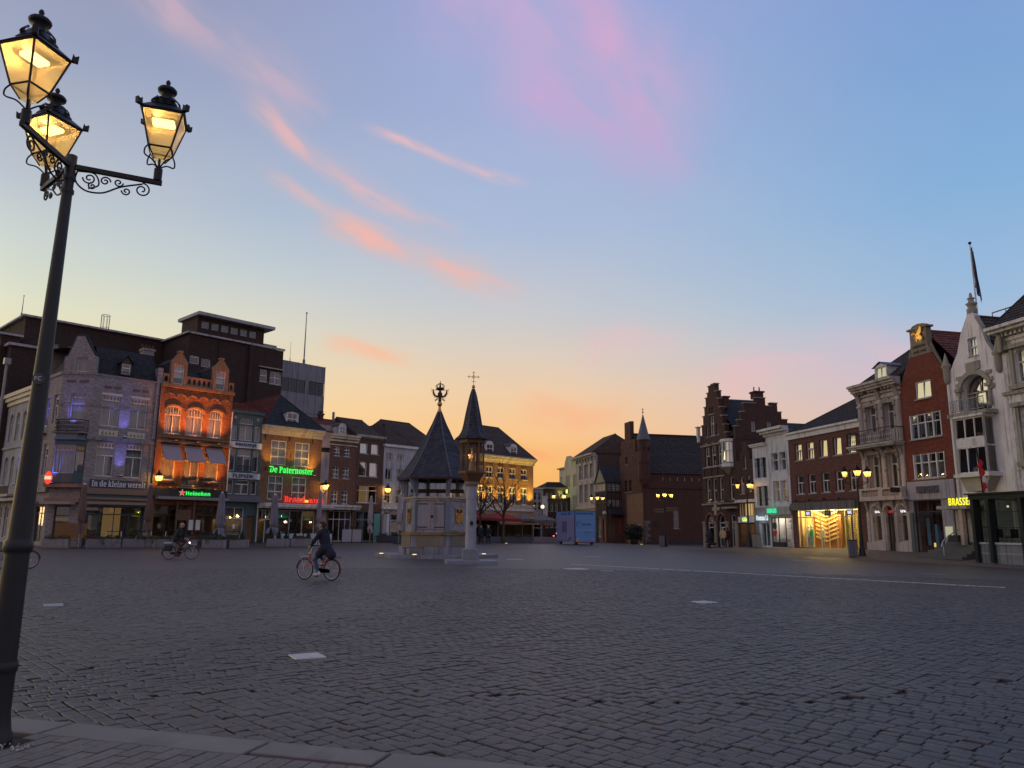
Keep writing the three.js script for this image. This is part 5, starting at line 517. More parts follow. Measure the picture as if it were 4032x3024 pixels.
  for (const u of [25.15, 26.45, 27.65]) { const door = u === 26.45, v = door ? 0.45 : 1.1, h = door ? 3.0 : 2.35; win(b, u, v, 0.82, h, { arch: 0.38, rows: [[door ? 0.76 : 0.74, 1], [door ? 0.24 : 0.26, 1]], z: -0.2, sill: door ? null : M.stone, mat: door ? M.dark : sp, name: door ? 'door' : 'window', lit: glow([1, 0.55, 0.16], door ? 0.16 : 0.3), wide: 0.85 }); const pts = []; for (let i = 0; i <= 10; i++) { const a = Math.PI * i / 10; pts.push([u + 0.41 + 0.56 * Math.cos(a), 3.07 + 0.54 * Math.sin(a)]); } for (let i = 10; i >= 0; i--) { const a = Math.PI * i / 10; pts.push([u + 0.41 + 0.43 * Math.cos(a), 3.07 + 0.4 * Math.sin(a)]); } S(b, 'arch_moulding', prism(pts, 0.12, 0), sp); }
  for (const u of [24.6, 26.05, 27.36, 28.5]) for (let k = 0; k < 5; k++) S(b, 'rusticated_block', span(u, u + 0.28, 1.05 + k * 0.4, 1.4 + k * 0.4, 0, 0.06), sp); S(b, 'plinth', merge([span(24.5, 26.4, 0.2, 1.0, 0, 0.1), span(27.32, 28.8, 0.2, 1.0, 0, 0.1)]), sp); for (const u of [24.7, 26.02, 27.3, 28.5]) S(b, 'scroll_console', prism([[0, 3.1], [0.1, 3.1], [0.22, 3.5], [0.3, 3.8], [0, 3.8]], 0.22, 0).rotateY(-Math.PI / 2).translate(u + 0.22, 0, 0), orn);
  dormer(b, 26.15, 27.4, 12.0, 13.1, -0.3, -2.4, 0.2, M.white, M.lead, { win: { rows: [[1, 2]], pane: M.mirror } }); ridgeRoof(b, 24.56, 28.78, 11.96, 0.1, -8, 14.6, M.tileDark, { hipL: 1.2, zr: -3.6 });
  [[25.3, 'left'], [26.6, 'middle'], [27.8, 'right']].forEach(([u, w], i) => sign('shop_sign', `small ${i === 1 ? 'red' : 'white'} lit shop name in the ${w} arch of the stucco house`, PR, u, 2.98, -0.12, ['UX', 'LUXX', 'UX'][i], 0.5, 0.16, i === 1 ? glow([0.7, 0.04, 0.03], 0.6) : glow([1, 0.95, 1], 1.2), 'sans_bold', 0.02)); const bl = thing('blade_sign', 'small black blade sign at the balustrade', 'sign', (() => { const [x, z] = PR.at(28.6, 0.5); return [x, 4.25, z]; })(), PR.yaw); mesh('panel', box(0.06, 0.32, 0.7, 0, 0, 0.35), M.dark, bl); mesh('bracket', bar([0, 0.16, -0.4], [0, 0.16, 0.02], 0.02), M.iron, bl);
}
{ // red gable house
  const br = brick([0.27, 0.075, 0.045]), st = plaster([0.24, 0.2, 0.15]), b = house('red_gable_house', 'narrow red brick house with a stone gable top and golden bird', PR, 28.8); const hs = [hole(30.2, 10.14, 1.35, 1.14), hole(29.5, 7.6, 2.6, 1.58), hole(29.52, 5.06, 2.55, 1.56)];
  wall(b, [[28.8, 4.0], [32.82, 4.0], [32.82, 11.35], [31.9, 12.95], [29.85, 12.95], [29.0, 11.35], [28.8, 11.35]], hs, br); wall(b, [[29.85, 12.955], [31.9, 12.955], [31.6, 13.55], [31.6, 14.75], [31.35, 14.98], [30.9, 15.05], [30.45, 14.98], [30.15, 14.75], [30.15, 13.7]], [], st, 0.4, 0.02, 'stone_gable_top'); S(b, 'gable_cap', merge([bar([28.85, 11.3, -0.2], [29.85, 13.0, -0.2], 0.12, 6), bar([32.8, 11.3, -0.2], [31.9, 13.0, -0.2], 0.12, 6), bar([31.9, 13.0, -0.2], [31.62, 13.6, -0.2], 0.12, 6), bar([29.85, 13.0, -0.2], [30.13, 13.7, -0.2], 0.12, 6), span(30.0, 31.75, 14.7, 14.82, -0.45, 0.12)]), st); shell(b, 28.8, 32.82, 11.3, 10, br);
  win(b, 30.2, 10.14, 1.35, 1.14, { rows: [[1, 2]], mat: M.white, t: 0.07, z: -0.05, pane: M.mirror }); for (const v of [7.6, 5.06]) { win(b, v > 7 ? 29.5 : 29.52, v, 2.57, 1.57, { rows: [[0.64, 4], [0.36, 4]], mat: M.white, t: 0.06, z: -0.05, pane: v > 7 ? M.mirror : M.glass, topPane: M.mirror, curtain: v > 7 ? null : M.curtainDark }); S(b, 'mullion', merge([0, 1, 2, 3, 4].map(i => span(29.48 + i * 0.645, 29.56 + i * 0.645, v, v + 1.57, -0.05, 0.02))), M.white); }
  band(b, 'shop_top', 28.8, 32.8, [[4.92, 5.0, 0.1]], br); wall(b, rect(28.8, 32.82, 0, 4.0), [hole(29.1, 0.4, 2.4, 3.3)], plaster([0.36, 0.34, 0.38]), 0.4, 0.005, 'shop_wall'); S(b, 'fascia_panel', span(28.85, 32.75, 3.75, 4.9, 0.006, 0.12), plaster([0.4, 0.38, 0.42])); S(b, 'shop_pier', span(28.82, 29.1, 0.3, 2.95, 0.006, 0.1), std([0.09, 0.1, 0.09], 0.6)); win(b, 29.1, 0.4, 2.4, 3.3, { rows: [[0.78, 2], [0.22, 2]], mat: M.dark, sill: null, z: -0.1 }); S(b, 'shop_room', merge([span(28.9, 31.7, 0.3, 0.4, -3, -0.4), span(28.9, 31.7, 0.4, 3.7, -3, -2.9)]), M.room); S(b, 'hanging_clothes', merge([prism(rect(29.25, 29.5, 0.9, 2.6), 0.15, -0.9), prism(rect(30.1, 30.35, 0.8, 2.2), 0.2, -0.8)]), std([0.1, 0.2, 0.3], 0.8));
  S(b, 'shop_lamp', box(0.4, 0.3, 0.2, 29.9, 0.75, -0.9), glow([1, 0.6, 0.15], 1.0)); deepRoof(b, 28.9, 34.2, 11.2, -0.4, -11, 14.6, M.tileRed, { um: 31.0, noFront: true }); S(b, 'flue_pipe', merge([cyl(0.16, 0.16, 0.8, 30.9, 14.5, -4.5, 10), cyl(0.22, 0.22, 0.12, 30.9, 15.3, -4.5, 10)]), M.iron);
  const [x, z] = PR.at(30.95, 0.12), bird = thing('golden_bird_relief', 'gilded flying bird on the stone gable top', 'relief', [x, 14.2, z], PR.yaw); const gold = std([0.85, 0.5, 0.12], 0.35, { metalness: 0.6 }); mesh('bird_body', merge([new THREE.SphereGeometry(1, 14, 10).scale(0.1, 0.3, 0.09).rotateZ(0.7), new THREE.SphereGeometry(0.09, 10, 8).translate(-0.3, 0.22, 0), prism([[-0.38, 0.26], [-0.55, 0.2], [-0.38, 0.16]], 0.05, -0.02)]), gold, bird); mesh('wing', prism([[-0.05, 0.1], [0.15, 0.35], [0.35, 0.62], [0.42, 0.45], [0.38, 0.2], [0.2, 0.0]], 0.07), gold, bird); mesh('wing', prism([[0.0, 0.0], [0.3, 0.0], [0.48, -0.22], [0.3, -0.32], [0.1, -0.2], [-0.1, -0.12]], 0.07), gold, bird); mesh('claw', merge([bar([-0.12, -0.15, 0], [-0.1, -0.36, 0], 0.03)]), gold, bird); lamp('spot', [1, 0.75, 0.35], 3, [x - 0.9, 13.6, z + 0.2], { to: [x, 14.2, z], angle: 0.5 });
  sign('stone_inscription', 'dark inscription lines on the stone gable top', PR, 30.35, 13.1, 0.03, 'JULI 1945', 1.15, 0.17, M.dark, 'serif_bold', 0.015); sign('stone_inscription', 'dark inscription words below the golden bird', PR, 30.3, 13.48, 0.03, 'VERGULDE', 1.15, 0.15, M.dark, 'serif_bold', 0.015); sign('facade_lettering', 'white raised lettering WAM DENIM on a grey fascia', PR, 29.75, 4.15, 0.13, 'WAM DENIM', 1.8, 0.42, plaster([0.16, 0.15, 0.17]), 'sans_bold', 0.12);
}
{ // white pointed gable house
  const wp = plaster([0.83, 0.8, 0.81]), st = plaster([0.36, 0.33, 0.28]), b = house('white_gable_house', 'white house with a pinnacled gable, arched loggia and box oriel', PR, 32.84);
  const hs = [hole(34.75, 12.0, 0.65, 1.1), hole(33.95, 8.75, 2.05, 2.15, 1.0), hole(33.9, 5.05, 2.1, 3.2)]; const out = [[32.84, 0], [37.0, 0], [37.0, 11.35], [36.75, 11.45], [36.05, 12.6], [35.8, 13.5], [35.45, 14.2], [35.3, 14.7], [34.95, 14.7], [34.75, 14.2], [34.3, 13.5], [33.9, 12.4], [33.2, 11.4], [32.84, 11.3]];
  wall(b, out, hs, wp); shell(b, 32.84, 37.0, 11.2, 9, wp); win(b, 34.75, 12.0, 0.65, 1.1, { rows: [[0.5, 2], [0.5, 2]], pane: M.mirror });
  S(b, 'gable_cap', merge([[33.2, 11.4, 33.9, 12.4], [33.9, 12.4, 34.3, 13.5], [34.3, 13.5, 34.8, 14.3], [36.75, 11.45, 36.05, 12.6], [36.05, 12.6, 35.8, 13.5], [35.8, 13.5, 35.4, 14.3]].map(([a, c, d, e]) => bar([a, c, -0.15], [d, e, -0.15], 0.13, 6))), st); S(b, 'pinnacle', lathe([[0.28, 14.6], [0.3, 14.85], [0.2, 14.95], [0.26, 15.1], [0.34, 15.2], [0.18, 15.28], [0.14, 15.45], [0.24, 15.52], [0.1, 15.6], [0.08, 15.8], [0.02, 15.9]], 10).translate(35.12, 0, -0.2), st); for (const u of [33.05, 36.85]) S(b, 'corner_turret', lathe([[0.02, 10.6], [0.16, 10.75], [0.2, 11.0], [0.2, 11.6], [0.28, 11.7], [0.28, 11.85], [0.18, 11.95], [0.02, 12.6]], 8).translate(u, 0, 0.1), st);
  const pts = []; for (let i = 0; i <= 14; i++) { const a = Math.PI * i / 14; pts.push([34.97 + 1.32 * Math.cos(a), 9.85 + 1.32 * Math.sin(a)]); } for (let i = 14; i >= 0; i--) { const a = Math.PI * i / 14; pts.push([34.97 + 1.03 * Math.cos(a), 9.85 + 1.04 * Math.sin(a)]); } S(b, 'arch_moulding', prism(pts, 0.14, 0), st); for (const [a, c, d, e] of [[34.5, 35.5, 11.15, 11.65], ...[-1, 1].flatMap(k => [0, 1, 2].map(i => [34.97 + k * (1.1 + i * 0.06) - 0.18, 34.97 + k * (1.1 + i * 0.06) + 0.18, 10.75 - i * 0.42, 10.95 - i * 0.42]))]) S(b, 'arch_block', span(a, c, d, e, 0, 0.1), st);
  win(b, 33.95, 8.75, 2.05, 2.15, { arch: 1.0, rows: [[0.52, 3], [0.48, 2]], z: -0.36, sill: null, mat: M.stone, pane: M.mirror }); for (const u of [33.8, 36.0]) S(b, 'loggia_column', merge([cyl(0.1, 0.09, 1.1, u + 0.05, 8.9, 0.1, 10), span(u - 0.12, u + 0.24, 10.0, 10.2, -0.05, 0.28)]), st); railing(b, 'balcony_rail', 33.75, 36.2, 8.72, 9.4, 0.75, M.zinc, 0.25, true); S(b, 'balcony_floor', merge([span(33.55, 36.4, 8.4, 8.62, 0, 0.85)]), st); S(b, 'balcony_side', merge([0, 0.4, 0.75].flatMap(z => [bar([33.75, 8.6, z], [33.75, 9.4, z], 0.02, 4), bar([36.2, 8.6, z], [36.2, 9.4, z], 0.02, 4)])), M.zinc);
  // box oriel
  const oz = 0.75; for (const [v, h, lit] of [[7.05, 1.25], [5.05, 1.55]]) { win(b, 33.95, v, 2.1, h, { z: oz, rows: [[1, 3]], sill: null, pane: M.mirror, mat: M.white, t: 0.09 }); } S(b, 'oriel_panel', merge([span(33.95, 36.05, 6.6, 7.05, oz - 0.1, oz + 0.004), span(33.85, 36.15, 8.3, 8.42, 0, oz + 0.15), span(33.7, 36.25, 4.85, 5.05, 0, oz + 0.2)]), M.white); for (const x of [33.95, 36.05]) { const f = win(b, 0, 0, oz, 3.25, { z: 0, rows: [[0.48, 1], [0.52, 1]], sill: null }); f.position.set(x - b.u0, 5.05, x < 35 ? 0 : oz); f.rotation.y = x < 35 ? -Math.PI / 2 : Math.PI / 2; } S(b, 'oriel_corbel', merge([prism([[34.3, 4.05], [35.6, 4.05], [36.1, 4.85], [33.9, 4.85]], 0.7, 0)]), st);
  deepRoof(b, 32.9, 37.0, 11.2, -0.4, -9, 14.5, M.tileBrown, { noFront: true }); S(b, 'roof_rail', merge([bar([33.8, 15.2, -3], [36.6, 15.2, -3], 0.04), ...[33.8, 34.8, 35.8, 36.6].map(u => bar([u, 14.2, -3], [u, 15.2, -3], 0.03))]), M.zinc); S(b, 'downpipe', bar([33.15, 3.5, 0.12], [33.15, 10.6, 0.12], 0.06, 6), M.white);
  const [fx, fz] = PR.at(33.68, -2), fl = thing('roof_flagpole', 'tall flagpole with a drooping dark flag above the white gable', 'flagpole', [fx, 13.6, fz]); mesh('pole', bar([0, 0, 0], [0, 6.1, 0], 0.06, 8, 0.035), M.white, fl); mesh('finial', new THREE.SphereGeometry(0.1, 10, 8).translate(0, 6.15, 0), M.iron, fl); mesh('flag', (() => { const g = new THREE.PlaneGeometry(1, 1, 10, 14), p = g.attributes.position; for (let i = 0; i < p.count; i++) { const s = p.getX(i) + 0.5, t = p.getY(i) + 0.5; p.setXYZ(i, 0.05 + s * 0.36 * (1 - t * 0.75), 3.2 + t * 2.7 - s * 1.0 * (1 - t * 0.3), 0.14 * Math.sin(s * 11 + t * 2)); } g.computeVertexNormals(); return g; })(), std([0.08, 0.09, 0.14], 0.9, { side: THREE.DoubleSide }), fl);
  tag(fl, 'tall flagpole with a drooping dark flag above the white gable', 'flagpole');
}
{ // far right stone house
  const wp = plaster([0.79, 0.75, 0.76]), st = plaster([0.36, 0.34, 0.28]), b = house('rusticated_house', 'white rusticated house with a bracketed cornice at the right edge', PR, 37.02); const hs = [hole(37.85, 9.85, 1.3, 1.9, 0.3), hole(37.85, 5.6, 1.3, 2.9), hole(40.4, 9.85, 1.3, 1.9, 0.3), hole(40.4, 5.6, 1.3, 2.9)]; wall(b, rect(37.02, 43, 0, 12.6), hs, wp); shell(b, 37.02, 43, 12.6, 9, wp); hs.forEach((h, i) => { win(b, h.x, h.y, h.w, h.h, { arch: h.arch ?? 0, rows: [[0.6, 2], [0.4, 1]], curtain: M.blind }); S(b, 'window_surround', merge([span(h.x - 0.25, h.x - 0.03, h.y - 0.1, h.y + h.h, 0, 0.14), span(h.x + h.w + 0.03, h.x + h.w + 0.25, h.y - 0.1, h.y + h.h, 0, 0.14), span(h.x - 0.4, h.x + h.w + 0.4, h.y + h.h + 0.02, h.y + h.h + 0.25, 0, 0.3), span(h.x - 0.4, h.x + h.w + 0.4, h.y - 0.35, h.y - 0.1, 0, 0.25)]), st); });
  for (let k = 0; k < 18; k++) S(b, 'stone_course', merge([span(37.05, 37.55 - (k % 2) * 0.22, 4.2 + k * 0.44, 4.6 + k * 0.44, 0, 0.035), span(39.45, 39.95, 4.2 + k * 0.44, 4.6 + k * 0.44, 0, 0.035)]), wp); band(b, 'cornice', 37.02, 43, [[12.3, 12.5, 0.1], [12.75, 12.92, 0.7], [12.92, 13.1, 0.95]], M.white); for (let i = 0; i < 20; i++) S(b, 'dentil', span(37.1 + i * 0.3, 37.24 + i * 0.3, 12.55, 12.75, 0, 0.35), M.white); for (const u of [37.15, 39.6, 42]) S(b, 'console', span(u, u + 0.3, 11.7, 12.7, 0, 0.4), st); band(b, 'string_course', 37.02, 43, [[9.25, 9.45, 0.15]], st); ridgeRoof(b, 36.9, 43.2, 13.1, 0.6, -8, 17.4, M.tileDark, { hipL: 2.6, zr: -3.2 });
}
{ // glass pavilion of the brasserie with its terrace steps
  const dk = std([0.02, 0.028, 0.028], 0.35, { metalness: 0.3 }), b = house('glass_pavilion', 'dark framed glass terrace pavilion at the right edge', PR, 35.6, 0, 'pavilion'); const oz = 2.6;
  S(b, 'plinth', span(36.7, 44, 0.1, 1.1, oz - 0.25, oz), plaster([0.22, 0.24, 0.28])); S(b, 'plinth_cap', span(36.65, 44, 1.1, 1.2, oz - 0.32, oz + 0.08), plaster([0.5, 0.5, 0.54])); S(b, 'plinth_joint', span(36.7, 44, 0.6, 0.66, oz, oz + 0.02), M.stone); S(b, 'roof', merge([span(36.6, 44, 3.45, 3.7, 0.1, oz + 0.25), span(36.5, 44, 3.7, 3.78, 0, oz + 0.4)]), dk);
  for (const u of [36.7, 37.7, 39.7, 41.8]) S(b, 'post', merge([span(u, u + 0.22, 1.2, 3.45, oz - 0.2, oz + 0.02), span(u, u + 0.2, 0.15, 3.45, oz + 0.03, oz + 0.25)]), dk); for (const v of [1.95, 2.75]) S(b, 'glazing_bar', span(36.75, 44, v, v + 0.04, oz - 0.12, oz - 0.06), dk); for (const [a, c] of [[36.92, 37.7], [37.92, 39.7], [39.92, 41.8], [42.02, 44]]) { const p = mesh('pane', unitPane, M.glassDark, b); p.position.set((a + c) / 2 - b.u0, 2.32, oz - 0.09); p.scale.set(c - a, 2.25, 1); } for (const v of [0]) { const p = mesh('pane', unitPane, M.glassDark, b); p.position.set(36.76 - b.u0, 2.32, oz / 2); p.scale.set(oz - 0.3, 2.25, 1); p.rotation.y = -Math.PI / 2; }
  S(b, 'floor', span(36.7, 44, 0.9, 1.05, 0.1, oz - 0.25), M.woodDark); S(b, 'terrace_furniture', merge(Array.from({ length: 14 }, (_, i) => { const x = 37.2 + (i % 7) * 0.95, z = i < 7 ? 0.9 : 1.8; return merge([span(x - 0.2, x + 0.2, 1.45, 1.5, z - 0.2, z + 0.2), span(x - 0.2, x + 0.2, 1.5, 1.9, z - 0.22, z - 0.18), ...[[-0.17, -0.17], [0.17, -0.17], [-0.17, 0.17], [0.17, 0.17]].map(([p, q]) => bar([x + p, 1.05, z + q], [x + p, 1.46, z + q], 0.015, 4))]); })), M.woodDark); for (const [u, v] of [[38.3, 2.45], [39.0, 3.2], [37.5, 3.1]]) S(b, 'ceiling_lamp', new THREE.SphereGeometry(0.06, 10, 8).translate(u, v, 1.2), glow([1, 0.75, 0.35], 2)); { const [x, z] = PR.at(38.6, 1.4); lamp('point', [1, 0.7, 0.3], 0.12, [x, 3.0, z], { r: 6 }); }
  const st = thing('entrance_steps', 'dark stone steps between the fashion shop and the pavilion', 'steps', (() => { const [x, z] = PR.at(33.3, 0); return [x, 0, z]; })(), PR.yaw); for (let k = 0; k < 6; k++) mesh('step', span(-1.6 + k * 0.12, 1.9, 0.2 + k * 0.16, 0.36 + k * 0.16, 0.05, 2.3 - k * 0.33), std([0.1, 0.1, 0.1], 0.8), st); mesh('handrail', merge([tube([[0.4, 1.5, 0.4], [0.4, 1.95, 0.5], [0.4, 1.2, 2.1], [0.4, 0.9, 2.2]], 0.03, 20), bar([0.4, 0.4, 2.1], [0.4, 1.2, 2.1], 0.025)]), M.steel, st);
  const pt = thing('entrance_portico', 'pale stone entrance frame behind the dark steps', 'portico', (() => { const [x, z] = PR.at(33.4, 0); return [x, 0, z]; })(), PR.yaw); mesh('column', span(0.05, 0.4, 1.1, 3.05, 0.5, 0.85), plaster([0.5, 0.4, 0.36]), pt); mesh('column', span(0.55, 0.8, 1.0, 3.05, 0.85, 1.1), plaster([0.5, 0.4, 0.36]), pt); mesh('lintel', span(-1.0, 1.3, 3.05, 3.25, 0.02, 1.2), plaster([0.42, 0.38, 0.32]), pt); mesh('door_leaf', span(-0.9, 0, 1.16, 3.0, 0.03, 0.08), M.dark, pt); mesh('menu_lightbox', span(-1.35, -0.85, 1.35, 2.05, 0.3, 0.38), glow([0.9, 0.85, 0.55], 0.45), pt); mesh('planter_box', span(-0.2, 0.55, 1.16, 1.55, 1.0, 1.3), M.dark, pt);
  sign('neon_sign', 'yellow lit lettering BRASSERIE on the pavilion front', PR, 34.62, 3.2, 2.3, 'BRASSER', 1.72, 0.42, glow([1, 0.9, 0.02], 1.2), 'sans_bold', 0.015); { const [x, z] = PR.at(35.4, 2.75); lamp('point', [1, 0.85, 0.1], 0.8, [x, 3.4, z]); }
  const [fx, fz] = PR.at(37.0, 2.2), f = thing('red_white_flagpole', 'short dark flagpole with a furled red and white flag', 'flagpole', [fx, 3.75, fz]); mesh('pole', bar([0, 0, 0], [-0.12, 2.55, 0], 0.04, 8), M.iron, f); mesh('knob', new THREE.SphereGeometry(0.06, 8, 6).translate(-0.12, 2.57, 0), M.white, f); [[0.0, 0.3, 1.5, [0.5, 0.02, 0.03]], [0.05, 0.28, 1.05, [0.5, 0.02, 0.03]], [0.12, 0.24, 0.7, [0.6, 0.6, 0.6]], [0.12, 0.26, 0.35, [0.5, 0.02, 0.03]], [0.2, 0.16, 0.1, [0.55, 0.5, 0.5]]].forEach(([dx, w, y, c], i) => mesh('flag_fold', (() => { const g = new THREE.SphereGeometry(1, 10, 8).scale(w * 0.5, 0.3, 0.09), p = g.attributes.position; for (let k = 0; k < p.count; k++) p.setX(k, p.getX(k) + 0.05 * Math.sin(p.getY(k) * 14 + i)); g.computeVertexNormals(); return g.translate(dx, y + 0.1, 0); })(), std(c, 0.9), f));
}
// ================================================================ NORTH SIDE
{ // oldest brick house with turret
  const br = brick([0.14, 0.065, 0.048]), pale = brick([0.3, 0.19, 0.12]), b = house('old_brick_turret_house', 'old dark brick house with a stepped gable and lead turret', PM, -8.0);
  const hs = [hole(-6.3, 6.65, 0.8, 1.6, 0.3), hole(-4.75, 6.65, 0.85, 1.6, 0.3), hole(-5.9, 10.3, 0.6, 1.05), hole(-5.3, 2.45, 4.5, 2.5), hole(-3.2, 0.2, 1.3, 1.8, 0.5)]; wall(b, [[-8, -0.3], [-0.05, -0.3], [-0.05, 9], [-1.55, 9], [-1.55, 11.7], [-2.45, 11.7], [-2.45, 13.45], [-3.95, 13.45], [-3.95, 15.95], [-6.05, 15.95], [-6.05, 13.55], [-7.35, 13.55], [-7.35, 11.7], [-8, 11.7]], hs, br, 0.5); for (const [u, v] of [[-6.8, 12.9], [-4.4, 12.8], [-5.2, 14.8], [-3.2, 11.0], [-7.5, 10.8]]) S(b, 'round_niche', new THREE.TorusGeometry(0.32, 0.08, 6, 18).translate(u, v, 0.02), pale);
  hs.slice(0, 2).forEach(h => win(b, h.x, h.y, h.w, h.h, { arch: 0.3, rows: [[0.5, 2], [0.5, 2]], mat: M.woodDark })); win(b, -5.9, 10.3, 0.6, 1.05, { rows: [[1, 1]], mat: M.woodDark }); win(b, -5.3, 2.45, 4.5, 2.5, { rows: [[0.55, 6], [0.45, 6]], mat: M.cream, t: 0.12, z: -0.05 }); win(b, -3.2, 0.2, 1.3, 1.8, { arch: 0.5, rows: [[1, 1]], mat: M.woodDark, name: 'door', pane: M.woodDark, sill: null }); S(b, 'quoin_panel', span(-5.6, -0.1, 0, 6.3, 0.004, 0.05).clone(), pale).visible = true;
  const turn = PMs.yaw - PM.yaw, X = (name, geo, mat) => mesh(name, geo.rotateY(turn).translate(8, 0, 0), mat, b);
  X('side_wall', prism(rect(0, 12, -0.6, 8.8), 0.5, -0.5, [hole(4.0, 1.95, 0.75, 2.4), hole(1.45, 2.2, 0.55, 0.6)]), br); X('string_course', span(0.9, 12, 6.95, 7.15, 0, 0.12), br); for (let i = 0; i < 8; i++) X('wall_anchor', merge([span(2.6 + i * 1.0, 2.68 + i * 1.0, 7.9, 8.35, 0, 0.06)]), M.stone); { const f = win({ u0: 0, add: o => b.add(o) }, 4.0, 1.95, 0.75, 2.4, { rows: [[0.5, 1], [0.5, 1]], mat: M.stone }); f.position.applyAxisAngle(new THREE.Vector3(0, 1, 0), turn).add(new THREE.Vector3(8, 0, 0)); f.rotation.y = turn; X('round_window', new THREE.CylinderGeometry(0.36, 0.36, 0.1, 20).rotateX(Math.PI / 2).translate(1.72, 2.5, 0.02), M.dark); }
  X('plinth', span(0.3, 12, -0.4, 0.35, 0, 0.15), M.dark); X('corner_stones', merge(Array.from({ length: 7 }, (_, i) => span(0.02, i % 2 ? 0.5 : 0.8, 0.1 + i * 0.4, 0.46 + i * 0.4, 0, 0.05))), plaster([0.2, 0.16, 0.14]));
  X('roof', merge([courses([0.4, 8.8, 0.2], [12, 8.8, 0.2], [12, 14.2, -4], [0.4, 14.2, -4], 0.3, 0.04), courses([12, 8.8, -8.2], [0.4, 8.8, -8.2], [0.4, 14.2, -4], [12, 14.2, -4], 0.5, 0.03), tri([12, 8.8, 0.2], [12, 8.8, -8.2], [12, 14.2, -4])]), M.tileDark); X('ridge_cap', bar([0.4, 14.25, -4], [12, 14.25, -4], 0.12, 6), M.tileDark); X('back_wall', merge([span(0.6, 11.9, -0.3, 8.7, -8, -7.6), span(11.6, 12, -0.3, 8.7, -7.6, -0.5), span(0.6, 11.6, 8.5, 8.7, -7.6, -0.5)]), br);
  X('turret', merge([lathe([[0.05, 6.9], [0.42, 7.2], [0.72, 7.9], [0.76, 8.6], [0.76, 12.8], [0.82, 12.85], [0.82, 13.05]], 10).translate(0.1, 0, 0.15)]), br); X('turret_roof', lathe([[0.9, 13.0], [0.82, 13.12], [0.6, 13.95], [0.32, 15.1], [0.07, 16.15], [0.02, 16.25]], 10).translate(0.1, 0, 0.15), M.lead); X('turret_finial', merge([bar([0.1, 16.2, 0.15], [0.1, 16.95, 0.15], 0.035, 6), new THREE.SphereGeometry(0.09, 8, 6).translate(0.1, 16.95, 0.15), new THREE.SphereGeometry(0.08, 8, 6).scale(2, 0.6, 2).translate(0.1, 16.55, 0.15)]), M.iron); X('turret_window', merge([-0.5, 0.1, 0.6].map(x => span(x, x + 0.18, 11.6, 12.2, 0.7, 0.9))), M.dark); X('gable_tower_side', span(-1, -0.5, 0, 0.1, -1, -0.9), br);
  lamp('point', [1, 0.6, 0.2], 6, (() => { const [x, z] = PM.at(-3.2, 3.2); return [x, 4.6, z]; })()); tag(mesh('wall_lantern', (() => { const [x, z] = PM.at(-3.2, 3.2); return merge([cyl(0.08, 0.2, 0.4, x, 4.4, z, 4), cyl(0.26, 0.03, 0.3, x, 4.8, z, 4), bar([x, 4.4, z], [x, 0.1, z], 0.05, 8)]); })(), M.iron), 'dark lantern post in front of the old brick house', 'lamp post');
}
